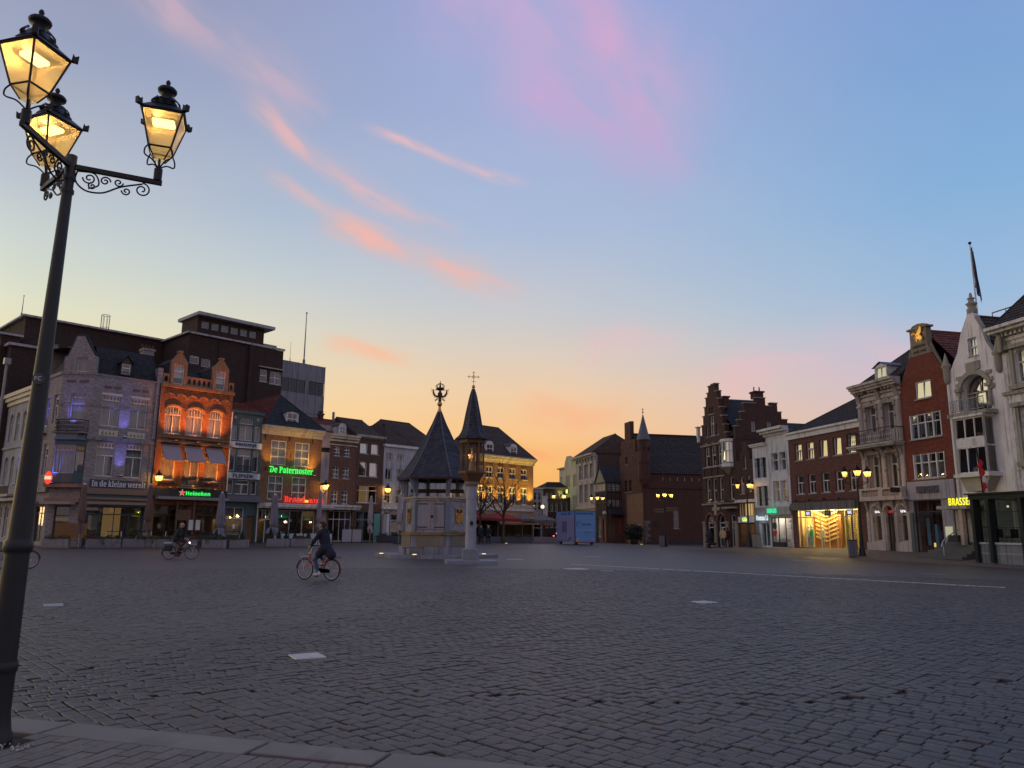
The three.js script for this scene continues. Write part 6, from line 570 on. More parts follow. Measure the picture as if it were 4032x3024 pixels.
{ // half timbered house
  const tm = std([0.035, 0.03, 0.028], 0.7), br = brick([0.17, 0.1, 0.075]), b = house('half_timbered_house', 'small black half timbered house with rows of little panes', PT, -4.4); const X0 = 4.4;
  wall(b, [[-4.4, -0.3], [-0.02, -0.3], [-0.02, 8.1], [-2.4, 10.25], [-4.4, 8.1]], [hole(-4.2, 7.0, 3.9, 0.9), hole(-3.6, 0.8, 1.2, 2.4), hole(-1.6, 0.2, 1.1, 2.9)], br, 0.3); win(b, -4.2, 7.0, 3.9, 0.9, { rows: [[1, 10]], z: -0.02, sill: null }); win(b, -3.6, 0.8, 1.2, 2.4, { rows: [[0.6, 2], [0.4, 2]] }); win(b, -1.6, 0.2, 1.1, 2.9, { rows: [[0.8, 1], [0.2, 1]], mat: std([0.2, 0.02, 0.02], 0.6), pane: std([0.22, 0.03, 0.03], 0.6), name: 'door', sill: null }); S(b, 'gable_boards', prism([[-4.3, 8.05], [-0.1, 8.05], [-2.4, 10.1]], 0.06, 0), plaster([0.3, 0.28, 0.22]));
  const bm = []; for (let i = 0; i < 8; i++) bm.push(span(-4.38 + i * 0.6, -4.24 + i * 0.6, 3.4, 6.9, 0, 0.08)); bm.push(span(-4.42, 0, 6.75, 6.95, 0, 0.12), span(-4.42, 0, 5.2, 5.35, 0, 0.1), span(-4.42, 0, 3.3, 3.5, 0, 0.14), span(-4.42, 0, 7.95, 8.15, 0, 0.14), bar([-4.5, 8.0, 0.1], [-2.4, 10.3, 0.1], 0.1, 4), bar([0.1, 8.0, 0.1], [-2.4, 10.3, 0.1], 0.1, 4)); S(b, 'timber_beam', merge(bm), tm);
  const turn = PTs.yaw - PT.yaw, X = (name, geo, mat) => mesh(name, geo.rotateY(turn).translate(X0, 0, 0), mat, b), up = [[0.2, 6.92, 0.95, 0.9], [1.32, 6.95, 0.42, 0.82], [1.95, 6.95, 0.4, 0.82], [0.2, 4.88, 0.42, 0.8], [0.72, 4.88, 0.42, 0.8], [1.32, 4.88, 0.42, 0.8], [1.92, 4.88, 0.4, 0.8]]; X('side_wall', prism(rect(0, 4.0, -0.3, 8.1), 0.3, -0.3, up.map(a => hole(...a))), br); X('timber_beam', merge([...[0.02, 0.62, 1.18, 1.8, 2.4].map(x => span(x, x + 0.12, 3.9, 8.05, 0, 0.08)), span(0, 2.6, 8.0, 8.15, 0, 0.12), span(0, 2.6, 6.6, 6.8, 0, 0.1), span(0, 2.6, 5.8, 5.95, 0, 0.1), span(0, 2.6, 4.6, 4.78, 0, 0.12)]), tm); for (const a of up) { const f = win({ u0: 0, add: o => b.add(o) }, ...a, { rows: [[0.34, a[2] > 0.6 ? 5 : 2], [0.33, a[2] > 0.6 ? 5 : 2], [0.33, a[2] > 0.6 ? 5 : 2]], t: 0.03, sill: null, z: 0.02 }); f.position.applyAxisAngle(new THREE.Vector3(0, 1, 0), turn).add(new THREE.Vector3(X0, 0, 0)); f.rotation.y = turn; }
  X('lean_to_roof', merge([courses([-0.2, 3.8, 1.3], [2.9, 3.8, 1.3], [2.6, 4.7, 0.05], [0.1, 4.7, 0.05], 0.25, 0.02), span(-0.2, 2.9, 3.7, 3.8, 1.2, 1.35)]), M.slate); X('shop_panel', span(0.2, 1.2, 0.2, 2.4, 0.02, 0.1), brick([0.22, 0.12, 0.09])); X('red_shutter', span(1.7, 2.5, 1.2, 3.3, 0.05, 0.12), std([0.24, 0.04, 0.02], 0.7)); S(b, 'side_wall', span(-4.4, -4.1, -0.3, 8.1, -4, -0.3), br);
  S(b, 'roof', merge([courses([0.1, 8.15, 0.2], [0.1, 8.15, -4], [-2.4, 10.3, -4], [-2.4, 10.3, 0.2], 0.25, 0.025), courses([-4.5, 8.15, -4], [-4.5, 8.15, 0.2], [-2.4, 10.3, 0.2], [-2.4, 10.3, -4], 0.25, 0.025)]), M.slate);
}
{ // white houses beyond
  const wp = plaster([0.42, 0.38, 0.35]), orn = plaster([0.48, 0.44, 0.4]), b = house('tall_white_house', 'white house with six narrow crowned windows and bracketed cornice', PW, -7.4); const ws = []; for (const u of [-5.9, -3.5, -1.0]) ws.push([u, 9.05, 1.2, 2.0], [u, 5.6, 1.2, 2.6]); wall(b, rect(-7.4, 1.3, -0.3, 12.2), [...ws.map(w => hole(...w)), hole(-6.8, 0.3, 7.4, 3.9)], wp); ws.forEach(w => { win(b, ...w, { rows: [[0.62, 2], [0.38, 1]], curtain: w[0] > -2 ? M.curtain : null }); S(b, 'window_crown', merge([prism([[w[0] - 0.2, w[1] + w[3]], [w[0] + 1.4, w[1] + w[3]], [w[0] + 1.0, w[1] + w[3] + 0.3], [w[0] + 0.6, w[1] + w[3] + 0.5], [w[0] + 0.2, w[1] + w[3] + 0.3]], 0.15, 0), span(w[0] - 0.15, w[0], w[1], w[1] + w[3], 0, 0.1), span(w[0] + 1.2, w[0] + 1.35, w[1], w[1] + w[3], 0, 0.1)]), orn); }); win(b, -6.8, 0.3, 7.4, 3.9, { rows: [[0.8, 4], [0.2, 4]], lit: M.warmDim, sill: null });
  shell(b, -7.4, 1.3, 12.2, 8, brick([0.14, 0.09, 0.075])); band(b, 'cornice', -7.4, 1.3, [[12.0, 12.2, 0.3], [12.2, 12.45, 0.7]], orn); for (let i = 0; i < 7; i++) S(b, 'bracket', span(-7.1 + i * 1.35, -6.85 + i * 1.35, 11.5, 12.0, 0, 0.3), orn); band(b, 'shop_cornice', -7.4, 1.3, [[4.7, 4.95, 0.25]], orn);
  const turn = PWs.yaw - PW.yaw; mesh('gable_wall', prism([[0, -0.3], [8, -0.3], [8, 12.2], [4, 14.5], [0.3, 12.3]], 0.3, -0.3).rotateY(turn).translate(8.7, 0, 0), brick([0.14, 0.09, 0.075]), b); ridgeRoof(b, -7.5, 1.4, 12.4, 0.6, -8, 15.4, M.tileBrown, { zr: -3.6, hipL: 2.0, hipR: 1.5 });
  const cm = plaster([0.5, 0.48, 0.36]), c = house('cream_arcade_building', 'cream building with a rounded gable and slotted windows', PW, -16.6); const sl = []; for (const [u0, n] of [[-15.9, 2], [-13.0, 4], [-9.2, 3]]) for (let i = 0; i < n; i++) sl.push([u0 + i * 0.62, 8.15, 0.32, 1.9]), n !== 4 && sl.push([u0 + i * 0.62, 4.6, 0.32, 2.2]); wall(c, [[-16.6, -0.3], [-7.42, -0.3], [-7.42, 12.2], [-9.4, 12.2], [-9.6, 12.45], [-11.2, 13.1], [-12.6, 13.15], [-13.6, 12.2], [-14, 11.3], [-16.6, 11.3]], [...sl.map(a => hole(...a)), hole(-12.75, 0.3, 2.0, 6.4)], cm); sl.forEach(a => win(c, ...a, { rows: [[1, 1]], sill: null, mat: cm })); win(c, -12.75, 0.3, 2.0, 6.4, { rows: [[0.5, 2], [0.5, 2]], mat: M.dark, sill: null }); shell(c, -16.6, -7.42, 11.3, 9, cm); band(c, 'cornice', -16.6, -14, [[11.3, 11.5, 0.4]], cm); band(c, 'cornice', -9.4, -7.42, [[12.2, 12.4, 0.4]], cm);
  const [x, z] = PW.at(-12.5, 0.2), s = thing('lit_sign_panel', 'small yellow green lit panel on the cream building', 'sign', [x, 7.3, z], PW.yaw); mesh('panel', box(1.3, 0.6, 0.15, 0.6, 0, 0), glow([0.85, 1, 0.15], 1.1), s); mesh('panel_rim', box(1.4, 0.7, 0.1, 0.6, -0.05, -0.04), M.dark, s); { const [lx, lz] = PW.at(-11.9, 1.2); lamp('point', [0.8, 1, 0.25], 2.5, [lx, 7.4, lz], { r: 6 }); }
}

// ================================================================ GROUND
const CAM = [0, 0];
const inView = (x, z, m = 1.5) => z < -3.2 && Math.abs(x) < -z * 0.70 + m;
const settTone = [[0.06, 0.047, 0.042], [0.068, 0.054, 0.048], [0.077, 0.06, 0.052], [0.085, 0.066, 0.056], [0.094, 0.073, 0.061], [0.106, 0.083, 0.07]];
const settMap = tex(256, 256, (i, j) => { const v = 0.72 + 0.2 * vnoise(i / 3, j / 3, 61, 85, 85) + 0.16 * vnoise(i / 26, j / 26, 62, 9, 9); return [v, v * 0.985, v * 0.98]; }, true, 0.7, 0.7);
const settBump = tex(256, 256, (i, j) => 0.5 * vnoise(i / 3, j / 3, 61, 85, 85) + 0.5 * vnoise(i / 14, j / 14, 63, 18, 18), false, 0.7, 0.7);
{
  // joint bed and, beyond the laid setts, the same paving as texture
  const far = 1024, cell = far / 20, cw = far / 15;
  const pat = (i, j) => { const r = Math.floor(j / cell), x = i / cw + (r % 2) * 0.5 + 0.22 * hash2(r, 7, 2), k = Math.floor(x), fx = (x - k) * cw, fy = j - r * cell; return { r: r % 20, k: k % 15, d: Math.min(fx, cw - fx, fy, cell - fy) }; };
  const fm = tex(far, far, (i, j) => { const p = pat(i, j), t = settTone[Math.floor(hash2(p.k, p.r, 5) * 6)], n = 0.8 + 0.35 * vnoise(i / 4, j / 4, 9), e = p.d < 2.6 ? 0.42 : 1; return t.map(c => Math.pow(c * n * e, 1 / 2.2)); }, true, 3, 3);
  const fb = tex(far, far, (i, j) => { const p = pat(i, j); return clamp(p.d / 6) * 0.7 + 0.3 * vnoise(i / 5, j / 5, 12); }, false, 3, 3);
  const xs = [], zs = []; for (let x = -60; x <= 60; x += 1) xs.push(x); for (let k = 0, x = 62; x < 900; k++, x *= 1.35) { xs.push(x); xs.unshift(-x); } for (let z = 12; z >= -130; z -= 1) zs.push(z); for (let z = -140; z > -1500; z *= 1.35) zs.push(z); zs.unshift(40, 150, 500); zs.sort((a, b) => b - a);
  const pos = [], uv = [], idx = [], cl = [];
  for (const z of zs) for (const x of xs) { const d = Math.hypot(x, z), near = (1 - sstep(31.5, 34.5, d)) * (z < 6 ? 1 : 0); pos.push(x, gh(x, z) - 0.034 * near - (Math.hypot(x, z) > 200 ? 0.02 : 0), z); const c = 0.72, s = 0.694; uv.push(x * c - z * s, x * s + z * c); const v = 0.8 + 0.42 * fbm(x * 0.16 + 40, z * 0.16 + 40, 77, 4) * 1; cl.push(v, v * 0.99, v * 1.0); }
  const W = xs.length; for (let j = 0; j < zs.length - 1; j++) for (let i = 0; i < W - 1; i++) { const a = j * W + i; idx.push(a, a + 1, a + W, a + 1, a + W + 1, a + W); }
  const g = new THREE.BufferGeometry(); g.setAttribute('position', new THREE.Float32BufferAttribute(pos, 3)); g.setAttribute('uv', new THREE.Float32BufferAttribute(uv, 2)); g.setAttribute('color', new THREE.Float32BufferAttribute(cl, 3)); g.setIndex(idx); g.computeVertexNormals();
  const ground = structure('square_ground', g, new THREE.MeshStandardMaterial({ color: col(0.93, 0.9, 0.92), map: fm, bumpMap: fb, bumpScale: 0.012, roughness: 0.52, vertexColors: true }));
  // individually laid setts: six shapes, courses at 45 degrees, direction changes between fields
  const variants = Array.from({ length: 8 }, () => { const L = 0.172, Wd = 0.13, j = () => rr(-0.007, 0.007), b = 0.008, top = [[-L / 2 + j(), -Wd / 2 + j()], [L / 2 + j(), -Wd / 2 + j()], [L / 2 + j(), Wd / 2 + j()], [-L / 2 + j(), Wd / 2 + j()]]; const in4 = top.map(([x, z]) => [x * (1 - 2 * b / L), z * (1 - 2 * b / Wd)]), hgt = top.map(() => rr(-0.004, 0.004)); const P = []; const v = (p, y) => [p[0], y, p[1]]; const quad = (a, b2, c, d) => P.push(...a, ...c, ...b2, ...a, ...d, ...c); const T = in4.map((p, i) => v(p, hgt[i])), Md = top.map((p, i) => v(p, hgt[i] - 0.006)), Bt = top.map(p => v(p, -0.05)); const ctr = [0, 0.005, 0]; for (let i = 0; i < 4; i++) { const n = (i + 1) % 4; P.push(...T[i], ...ctr, ...T[n]); quad(T[i], T[n], Md[n], Md[i]); quad(Md[i], Md[n], Bt[n], Bt[i]); } const g = new THREE.BufferGeometry(); g.setAttribute('position', new THREE.Float32BufferAttribute(P, 3)); const u2 = []; for (let i = 0; i < P.length; i += 3) u2.push(P[i] + P[i + 1], P[i + 2] + P[i + 1]); g.setAttribute('uv', new THREE.Float32BufferAttribute(u2, 2)); g.computeVertexNormals(); return g; });
  // make sure faces look up
  for (const v of variants) { const n = v.attributes.normal; if (n.getY(0) < 0) { const p = v.attributes.position.array; for (let i = 0; i < p.length; i += 9) for (let k = 0; k < 3; k++) { const t = p[i + 3 + k]; p[i + 3 + k] = p[i + 6 + k]; p[i + 6 + k] = t; } v.computeVertexNormals(); } }
  const list = [], onWalk = (x, z) => z > -7.25 + (x + 4.33) * 0.296 - 0.02 && x < 3.0 + 0; // south of the kerb
  for (const [ang, test] of [[44, (x, z) => z < -8.2 - 0.12 * x + 0.5 * Math.sin(x * 0.7) && x > -5.5 - 0.35 * (z + 8)], [-46, (x, z) => !(z < -8.2 - 0.12 * x + 0.5 * Math.sin(x * 0.7) && x > -5.5 - 0.35 * (z + 8))]]) {
    const a = R(ang), c = Math.cos(a), s = Math.sin(a);
    for (let r = -265; r < 265; r++) { let off = rr(0, 0.2); const bend = 0.05; for (let k = -205; k < 205; k++) { const p = (k * 0.182) + off, q = r * 0.14 + bend * Math.sin(p * 0.5 + r * 0.03); const x = p * c + q * s, z = -p * s + q * c - 12; const d = Math.hypot(x, z); if (d > 34 || !inView(x, z) || !test(x, z) || kerbSide(x, z) > -0.02) continue; list.push({ x, z, d, a, rot: a + rr(-0.035, 0.035), v: Math.floor(rnd() * 8), t: Math.floor(clamp(0.5 * rnd() + 0.9 * fbm(x * 0.35 + 60, z * 0.35 + 60, 91, 3) - 0.22, 0, 0.999) * 6), y: rr(-0.006, 0.004), tx: rr(-0.02, 0.02), tz: rr(-0.02, 0.02), sc: rr(0.93, 1.06) }); } }
  }
  list.sort((p, q) => p.d - q.d);
  const mats = settTone.map(t => std(t, 0.52, { map: settMap, bumpMap: settBump, bumpScale: 0.004 })), dummy = new THREE.Object3D();
  list.slice(0, 300).forEach(k => { const m = mesh('paving_sett', variants[k.v], mats[k.t], ground); m.position.set(k.x, k.y, k.z); m.rotation.set(k.tx, k.rot, k.tz); m.scale.set(k.sc, 1, k.sc); });
  const rest = list.slice(300), n = variants[0].attributes.position.count, P = new Float32Array(rest.length * n * 3), N = new Float32Array(P.length), U = new Float32Array(rest.length * n * 2), C = new Float32Array(P.length), v3 = new THREE.Vector3(), nm = new THREE.Matrix3();
  rest.forEach((k, q) => { dummy.position.set(k.x, k.y + gh(k.x, k.z), k.z); dummy.rotation.set(k.tx, k.rot, k.tz); dummy.scale.set(k.sc, 1, k.sc); dummy.updateMatrix(); nm.getNormalMatrix(dummy.matrix); const g = variants[k.v], t = settTone[k.t]; for (let i = 0; i < n; i++) { v3.fromBufferAttribute(g.attributes.position, i).applyMatrix4(dummy.matrix).toArray(P, (q * n + i) * 3); v3.fromBufferAttribute(g.attributes.normal, i).applyMatrix3(nm).normalize().toArray(N, (q * n + i) * 3); U[(q * n + i) * 2] = g.attributes.uv.getX(i) + k.v * 0.3; U[(q * n + i) * 2 + 1] = g.attributes.uv.getY(i) + k.t * 0.2; for (let c = 0; c < 3; c++) C[(q * n + i) * 3 + c] = t[c]; } });
  const rg = new THREE.BufferGeometry(); rg.setAttribute('position', new THREE.BufferAttribute(P, 3)); rg.setAttribute('normal', new THREE.BufferAttribute(N, 3)); rg.setAttribute('uv', new THREE.BufferAttribute(U, 2)); rg.setAttribute('color', new THREE.BufferAttribute(C, 3));
  const rm = mesh('paving_setts', rg, new THREE.MeshStandardMaterial({ map: settMap, bumpMap: settBump, bumpScale: 0.004, roughness: 0.52, vertexColors: true }), ground); rm.userData.kind = 'stuff';
  console.log('setts', list.length);
}
// kerb line of the near pavement: signed distance, positive on the pavement side
function kerbSide(x, z) { const nx = -0.2722, nz = 0.9622; return (x + 4.12) * nx + (z + 6.81) * nz; }
{
  const dir = [0.9622, 0.2722], nrm = [-0.2722, 0.9622], at = (s, o) => [-4.12 + dir[0] * s + nrm[0] * o, -6.81 + dir[1] * s + nrm[1] * o], yaw = -Math.atan2(dir[1], dir[0]);
  const conc = std([0.22, 0.188, 0.158], 0.75, { map: plasterMap, bumpMap: grainBump, bumpScale: 0.002 });
  const kerb = structure('kerb', span(-6, 14, -0.2, 0.0, 0.01, 0.3).rotateY(yaw).translate(-4.12, 0, -6.81), M.stone); [[-5.2, -3.3], [-3.27, -1.4], [-1.37, 0.6], [0.63, 2.42], [2.45, 3.4], [3.43, 5.2], [5.23, 7]].forEach(([a, b], i) => { const m = mesh('kerb_stone', new RoundedBoxGeometry(b - a, 0.16, i === 4 ? 0.3 : 0.36, 2, 0.015), conc, kerb); const [x, z] = at((a + b) / 2, i === 4 ? 0.15 : 0.18); m.position.set(x, 0.002, z); m.rotation.y = yaw; });
  const walk = structure('near_pavement', span(-8, 14, -0.2, 0.045, 0.36, 6).rotateY(yaw).translate(-4.12, 0, -6.81), std([0.02, 0.016, 0.014], 0.9));
  const pm = [[0.2, 0.168, 0.138], [0.18, 0.152, 0.126], [0.215, 0.182, 0.15], [0.19, 0.158, 0.134]].map(c => std(c, 0.72, { map: settMap, bumpMap: settBump, bumpScale: 0.002 })), pg = [0, 1, 2].map(() => new RoundedBoxGeometry(0.129, 0.06, 0.262 + rr(-0.003, 0.003), 1, 0.006));
  const hg = new RoundedBoxGeometry(0.133, 0.06, 0.13, 1, 0.006); let count = 0; for (let r = 0; r < 60; r++) for (let k = 0; k < 10; k++) { const s = r * 0.139 - 2.5, half = r % 2 && k === 0, o = r % 2 ? (k ? 0.64 + (k - 1) * 0.273 : 0.436) : 0.505 + k * 0.273; const [x, z] = at(s, o); if (!inView(x, z, 0.3) || z > -4.6) continue; if (Math.hypot(x + 3.83, z + 6.09) < 0.24) continue; const m = mesh('paving_brick', half ? hg : pg[count % 3], pm[Math.floor(rnd() * 4)], walk); m.position.set(x, 0.052 + rr(-0.003, 0.003), z); m.rotation.set(rr(-0.012, 0.012), yaw + rr(-0.012, 0.012), rr(-0.012, 0.012)); count++; }
  console.log('bricks', count);
  tag(mesh('iron_drain_edge', span(2.47, 3.4, 0.03, 0.075, 0.305, 0.37).rotateY(yaw).translate(-4.12, 0, -6.81), std([0.05, 0.018, 0.012], 0.8, { bumpMap: grainBump, bumpScale: 0.004 })), 'rusty dark drain slot along the near kerb', 'drain');
  const lt = []; for (let i = 0; i < 26; i++) lt.push(new THREE.TetrahedronGeometry(rr(0.006, 0.016)).translate(-3.55 + rr(-0.12, 0.12), 0.09, -5.9 + rr(-0.08, 0.08))); tag(mesh('litter_scrap', merge(lt), M.white), 'white scraps of litter beside the near lamp foot', 'litter');
}
{ // paler pavement along the east row, laid on the rising edge of the square
  const pos = [], uv = [], idx = [], us = []; for (let u = -16; u <= 60; u += 1) us.push(u); const os = [-0.5, 0.4, 1.2, 2, 2.8, 3.6, 4.3]; for (const u of us) for (const o of os) { const w = 0.3 + 0.7 * sstep(-10, 6, u), [x, z] = PR.at(u, o * (u < 10 ? 1.6 : 1)); pos.push(x, gh(x, z) + 0.012, z); uv.push(u, o); } const W = os.length; for (let i = 0; i < us.length - 1; i++) for (let j = 0; j < W - 1; j++) { const a = i * W + j; idx.push(a, a + 1, a + W, a + 1, a + W + 1, a + W); } const g = new THREE.BufferGeometry(); g.setAttribute('position', new THREE.Float32BufferAttribute(pos, 3)); g.setAttribute('uv', new THREE.Float32BufferAttribute(uv, 2)); g.setIndex(idx); g.computeVertexNormals();
  structure('east_pavement', g, std([0.2, 0.165, 0.14], 0.75, { map: brickMap, bumpMap: brickBump, bumpScale: 0.006 }));
  const A = [2.97, -38.76], B = [15.48, -24.58], L = Math.hypot(B[0] - A[0], B[1] - A[1]), yaw = -Math.atan2(B[1] - A[1], B[0] - A[0]); const ln = structure('white_stone_line', box(L, 0.03, 0.05, 0, -0.03, 0), M.stone); ln.position.set((A[0] + B[0]) / 2, 0.0, (A[1] + B[1]) / 2); ln.rotation.y = yaw; const wm = plaster([0.5, 0.49, 0.46]), wg = new RoundedBoxGeometry(0.18, 0.05, 0.12, 1, 0.01); const n = Math.floor(L / 0.2); for (let i = 0; i < n; i++) { const m = mesh('line_stone', wg, wm, ln); m.position.set(-L / 2 + 0.1 + i * 0.2, -0.012 + rr(-0.002, 0.004), rr(-0.008, 0.008)); m.rotation.y = rr(-0.05, 0.05); m.visible = hash2(i, 5) > 0.06; }
}
{ // metal and stone covers let into the paving
  const C = (x, z, w, d, turn, c, label, rough = 0.4) => { const g = thing('service_cover', label, 'ground cover', [x, gh(x, z), z], turn, 'pale covers let into the paving'); mesh('plate', new RoundedBoxGeometry(w, 0.03, d, 1, 0.008).translate(0, -0.002, 0), std(c, rough, { metalness: 0.15, map: plasterMap }), g); const st = []; for (let i = 0; i < 9; i++) for (let j = 0; j < 6; j++) st.push(box(w / 14, 0.004, d / 14, (i - 4) * w / 9.6, 0.013, (j - 2.5) * d / 6.6)); mesh('tread_studs', merge(st), std(c.map(k => k * 0.85), rough), g); };
  C(-2.64, -10.52, 0.4, 0.4, R(30), [0.6, 0.6, 0.6], 'pale square cover nearest the camera'); C(-9.62, -16.8, 0.36, 0.5, R(30), [0.45, 0.45, 0.5], 'pale cover at the far left beside the lamp pole'); C(4.58, -18.81, 0.45, 0.45, R(30), [0.55, 0.56, 0.62], 'pale square cover right of the middle of the square'); C(2.86, -34.1, 0.85, 0.9, R(20), [0.5, 0.5, 0.55], 'large pale cover at the left end of the white stone line'); C(0.24, -44.2, 0.9, 0.9, R(10), [0.4, 0.4, 0.46], 'pale cover right of the shrine column'); C(5.2, -49.8, 0.9, 0.6, 0, [0.35, 0.35, 0.42], 'faint far cover beyond the white stone line'); C(4.0, -32.5, 0.5, 0.5, 0, [0.25, 0.25, 0.3], 'small grey cover just right of the large pale cover'); C(17.2, -46.2, 0.9, 0.5, 0, [0.35, 0.35, 0.38], 'faint cover in front of the lit shop'); C(17.4, -32.4, 0.9, 0.4, 0, [0.22, 0.22, 0.24], 'grey cover near the right edge of the square'); C(-7.2, -30.9, 1.1, 0.5, 0.2, [0.3, 0.28, 0.3], 'dull cover left of the red bicycle');
}
function groundSpot(x, z, label, k = 3, y = null) { const h = y ?? gh(x, z), g = thing('ground_spotlight', label, 'ground light', [x, h, z], 0, 'lights let into the ground'); mesh('rim', cyl(0.16, 0.16, 0.03, 0, 0, 0, 18), M.steel, g); mesh('lens', cyl(0.12, 0.11, 0.02, 0, 0.03, 0, 16), glow([1, 0.72, 0.36], 2.2), g); lamp('spot', [1, 0.72, 0.36], k * 0.4, [x, h + 0.07, z], { to: [x, h + 3, z], angle: 0.9, r: 4 }); }

// ================================================================ STREET LAMPS
const lampGeo = {};
function lantern(parent, x, y, z, s = 1, turn = 0, detail = true) {
  const g = new THREE.Group(); const k = (w, h) => [[-w, h, -w], [w, h, -w], [w, h, w], [-w, h, w]]; const lo = k(0.118, 0.13), hi = k(0.215, 0.53), bt = k(0.05, 0.0);
  lampGeo.frame ??= merge([...[0, 1, 2, 3].flatMap(i => [bar(lo[i], hi[i], 0.011, 6), bar(lo[i], lo[(i + 1) % 4], 0.011, 6), bar(hi[i], hi[(i + 1) % 4], 0.014, 6), bar(bt[i], lo[i], 0.008, 6)]), ...[0, 1, 2, 3].map(i => { const a = Math.PI / 4 + i * Math.PI / 2; return tube([[0, -0.1, 0], [0.1 * Math.cos(a), -0.02, 0.1 * Math.sin(a)], [0.2 * Math.cos(a), 0.0, 0.2 * Math.sin(a)], [0.2 * Math.cos(a), 0.07, 0.2 * Math.sin(a)], [0.16 * Math.cos(a), 0.13, 0.16 * Math.sin(a)]], 0.009, 16, 5); }), cyl(0.045, 0.045, 0.14, 0, -0.24, 0, 12), bar([0, -0.1, 0], [0, 0.02, 0], 0.015, 6)]);
  lampGeo.roof ??= (() => { const f = new THREE.CylinderGeometry(0.16, 0.335, 0.12, 4).rotateY(Math.PI / 4).translate(0, 0.6, 0), t = new THREE.CylinderGeometry(0.09, 0.19, 0.12, 4).rotateY(Math.PI / 4).translate(0, 0.71, 0); const ears = hi.map(([a, , b]) => prism([[-0.03, 0], [0.03, 0], [0.035, 0.07], [0, 0.05], [-0.02, 0.08]], 0.05, -0.025).rotateY(Math.atan2(-b, a)).translate(a * 1.12, 0.54, b * 1.12)); const leaves = []; for (let i = 0; i < 8; i++) { const a = i * Math.PI / 4; leaves.push(prism([[-0.05, 0], [0.05, 0], [0.03, 0.04], [0, 0.07], [-0.03, 0.04]], 0.01).rotateX(-0.6).translate(0, 0.7, 0.15).rotateY(a)); } return merge([f.toNonIndexed(), t.toNonIndexed(), ...ears, ...leaves, lathe([[0.06, 0.76], [0.06, 0.83], [0.1, 0.85], [0.108, 0.88], [0.09, 0.905], [0.03, 0.92], [0.018, 0.93], [0.018, 0.95], [0.028, 0.975], [0.02, 1.0], [0.0, 1.02]], 14)]); })();
  lampGeo.pane ??= [0, 1, 2, 3].map(i => { const a = lo[i], b = lo[(i + 1) % 4], c = hi[(i + 1) % 4], d = hi[i]; return merge([tri(a, b, c), tri(a, c, d)]); }); lampGeo.under ??= [0, 1, 2, 3].map(i => { const a = bt[i], b = bt[(i + 1) % 4], c = lo[(i + 1) % 4], d = lo[i]; return merge([tri(a, b, c), tri(a, c, d)]); });
  lampGeo.bulb ??= merge([new RoundedBoxGeometry(0.24, 0.05, 0.15, 2, 0.02).translate(0, 0.465, 0)]);
  const f = mesh('lantern', lampGeo.frame, M.iron, parent); f.position.set(x, y, z); f.scale.setScalar(s); f.rotation.y = turn; mesh('lantern_roof', lampGeo.roof, M.iron, f); for (const p of lampGeo.pane) mesh('lantern_pane', p, M.frost, f); if (detail) for (const p of lampGeo.under) mesh('lantern_pane', p, M.frost, f); mesh('lantern_bulb', lampGeo.bulb, M.bulb ??= glow([1, 0.72, 0.3], 7), f); return f;
}
function lanternLight(g, x, y, z, k) { const c = Math.cos(g.rotation.y), s = Math.sin(g.rotation.y); lamp('point', [1, 0.62, 0.22], k, [g.position.x + x * c + z * s, g.position.y + y + 0.4, g.position.z - x * s + z * c], { r: 3 }); }
function scrollArm(len) { // flat bar with wrought scrolls below, along +x
  const sp = (cx, cy, r, a0, turns, dir = 1) => { const p = []; for (let i = 0; i <= 22; i++) { const t = i / 22, a = a0 + dir * turns * Math.PI * 2 * t, q = r * (1 - 0.8 * t); p.push([cx + q * Math.cos(a), cy + q * Math.sin(a), 0]); } return tube(p, 0.0075, 40, 5); };
  const s = len / 0.72, q = g => g.scale(s, s, 1);
  return merge([span(0.04, len + 0.04, -0.035, 0.005, -0.018, 0.018), q(tube([[0.06, -0.04, 0], [0.05, -0.14, 0], [0.13, -0.22, 0], [0.27, -0.22, 0], [0.42, -0.13, 0], [0.6, -0.06, 0]], 0.0085, 40, 5)), q(sp(0.6, -0.12, 0.07, Math.PI / 2, 1.5, -1)), q(sp(0.16, -0.1, 0.055, Math.PI, 1.4)), q(sp(0.29, -0.1, 0.045, 0, 1.4)), q(sp(0.4, -0.09, 0.04, 0, 1.3, -1)), q(sp(0.19, -0.17, 0.035, Math.PI / 2, 1.3)), q(sp(0.47, -0.16, 0.04, Math.PI, 1.3)), q(tube([[0.06, -0.05, 0], [0.2, -0.05, 0], [0.24, -0.15, 0], [0.16, -0.2, 0]], 0.0075, 30, 5))]);
}
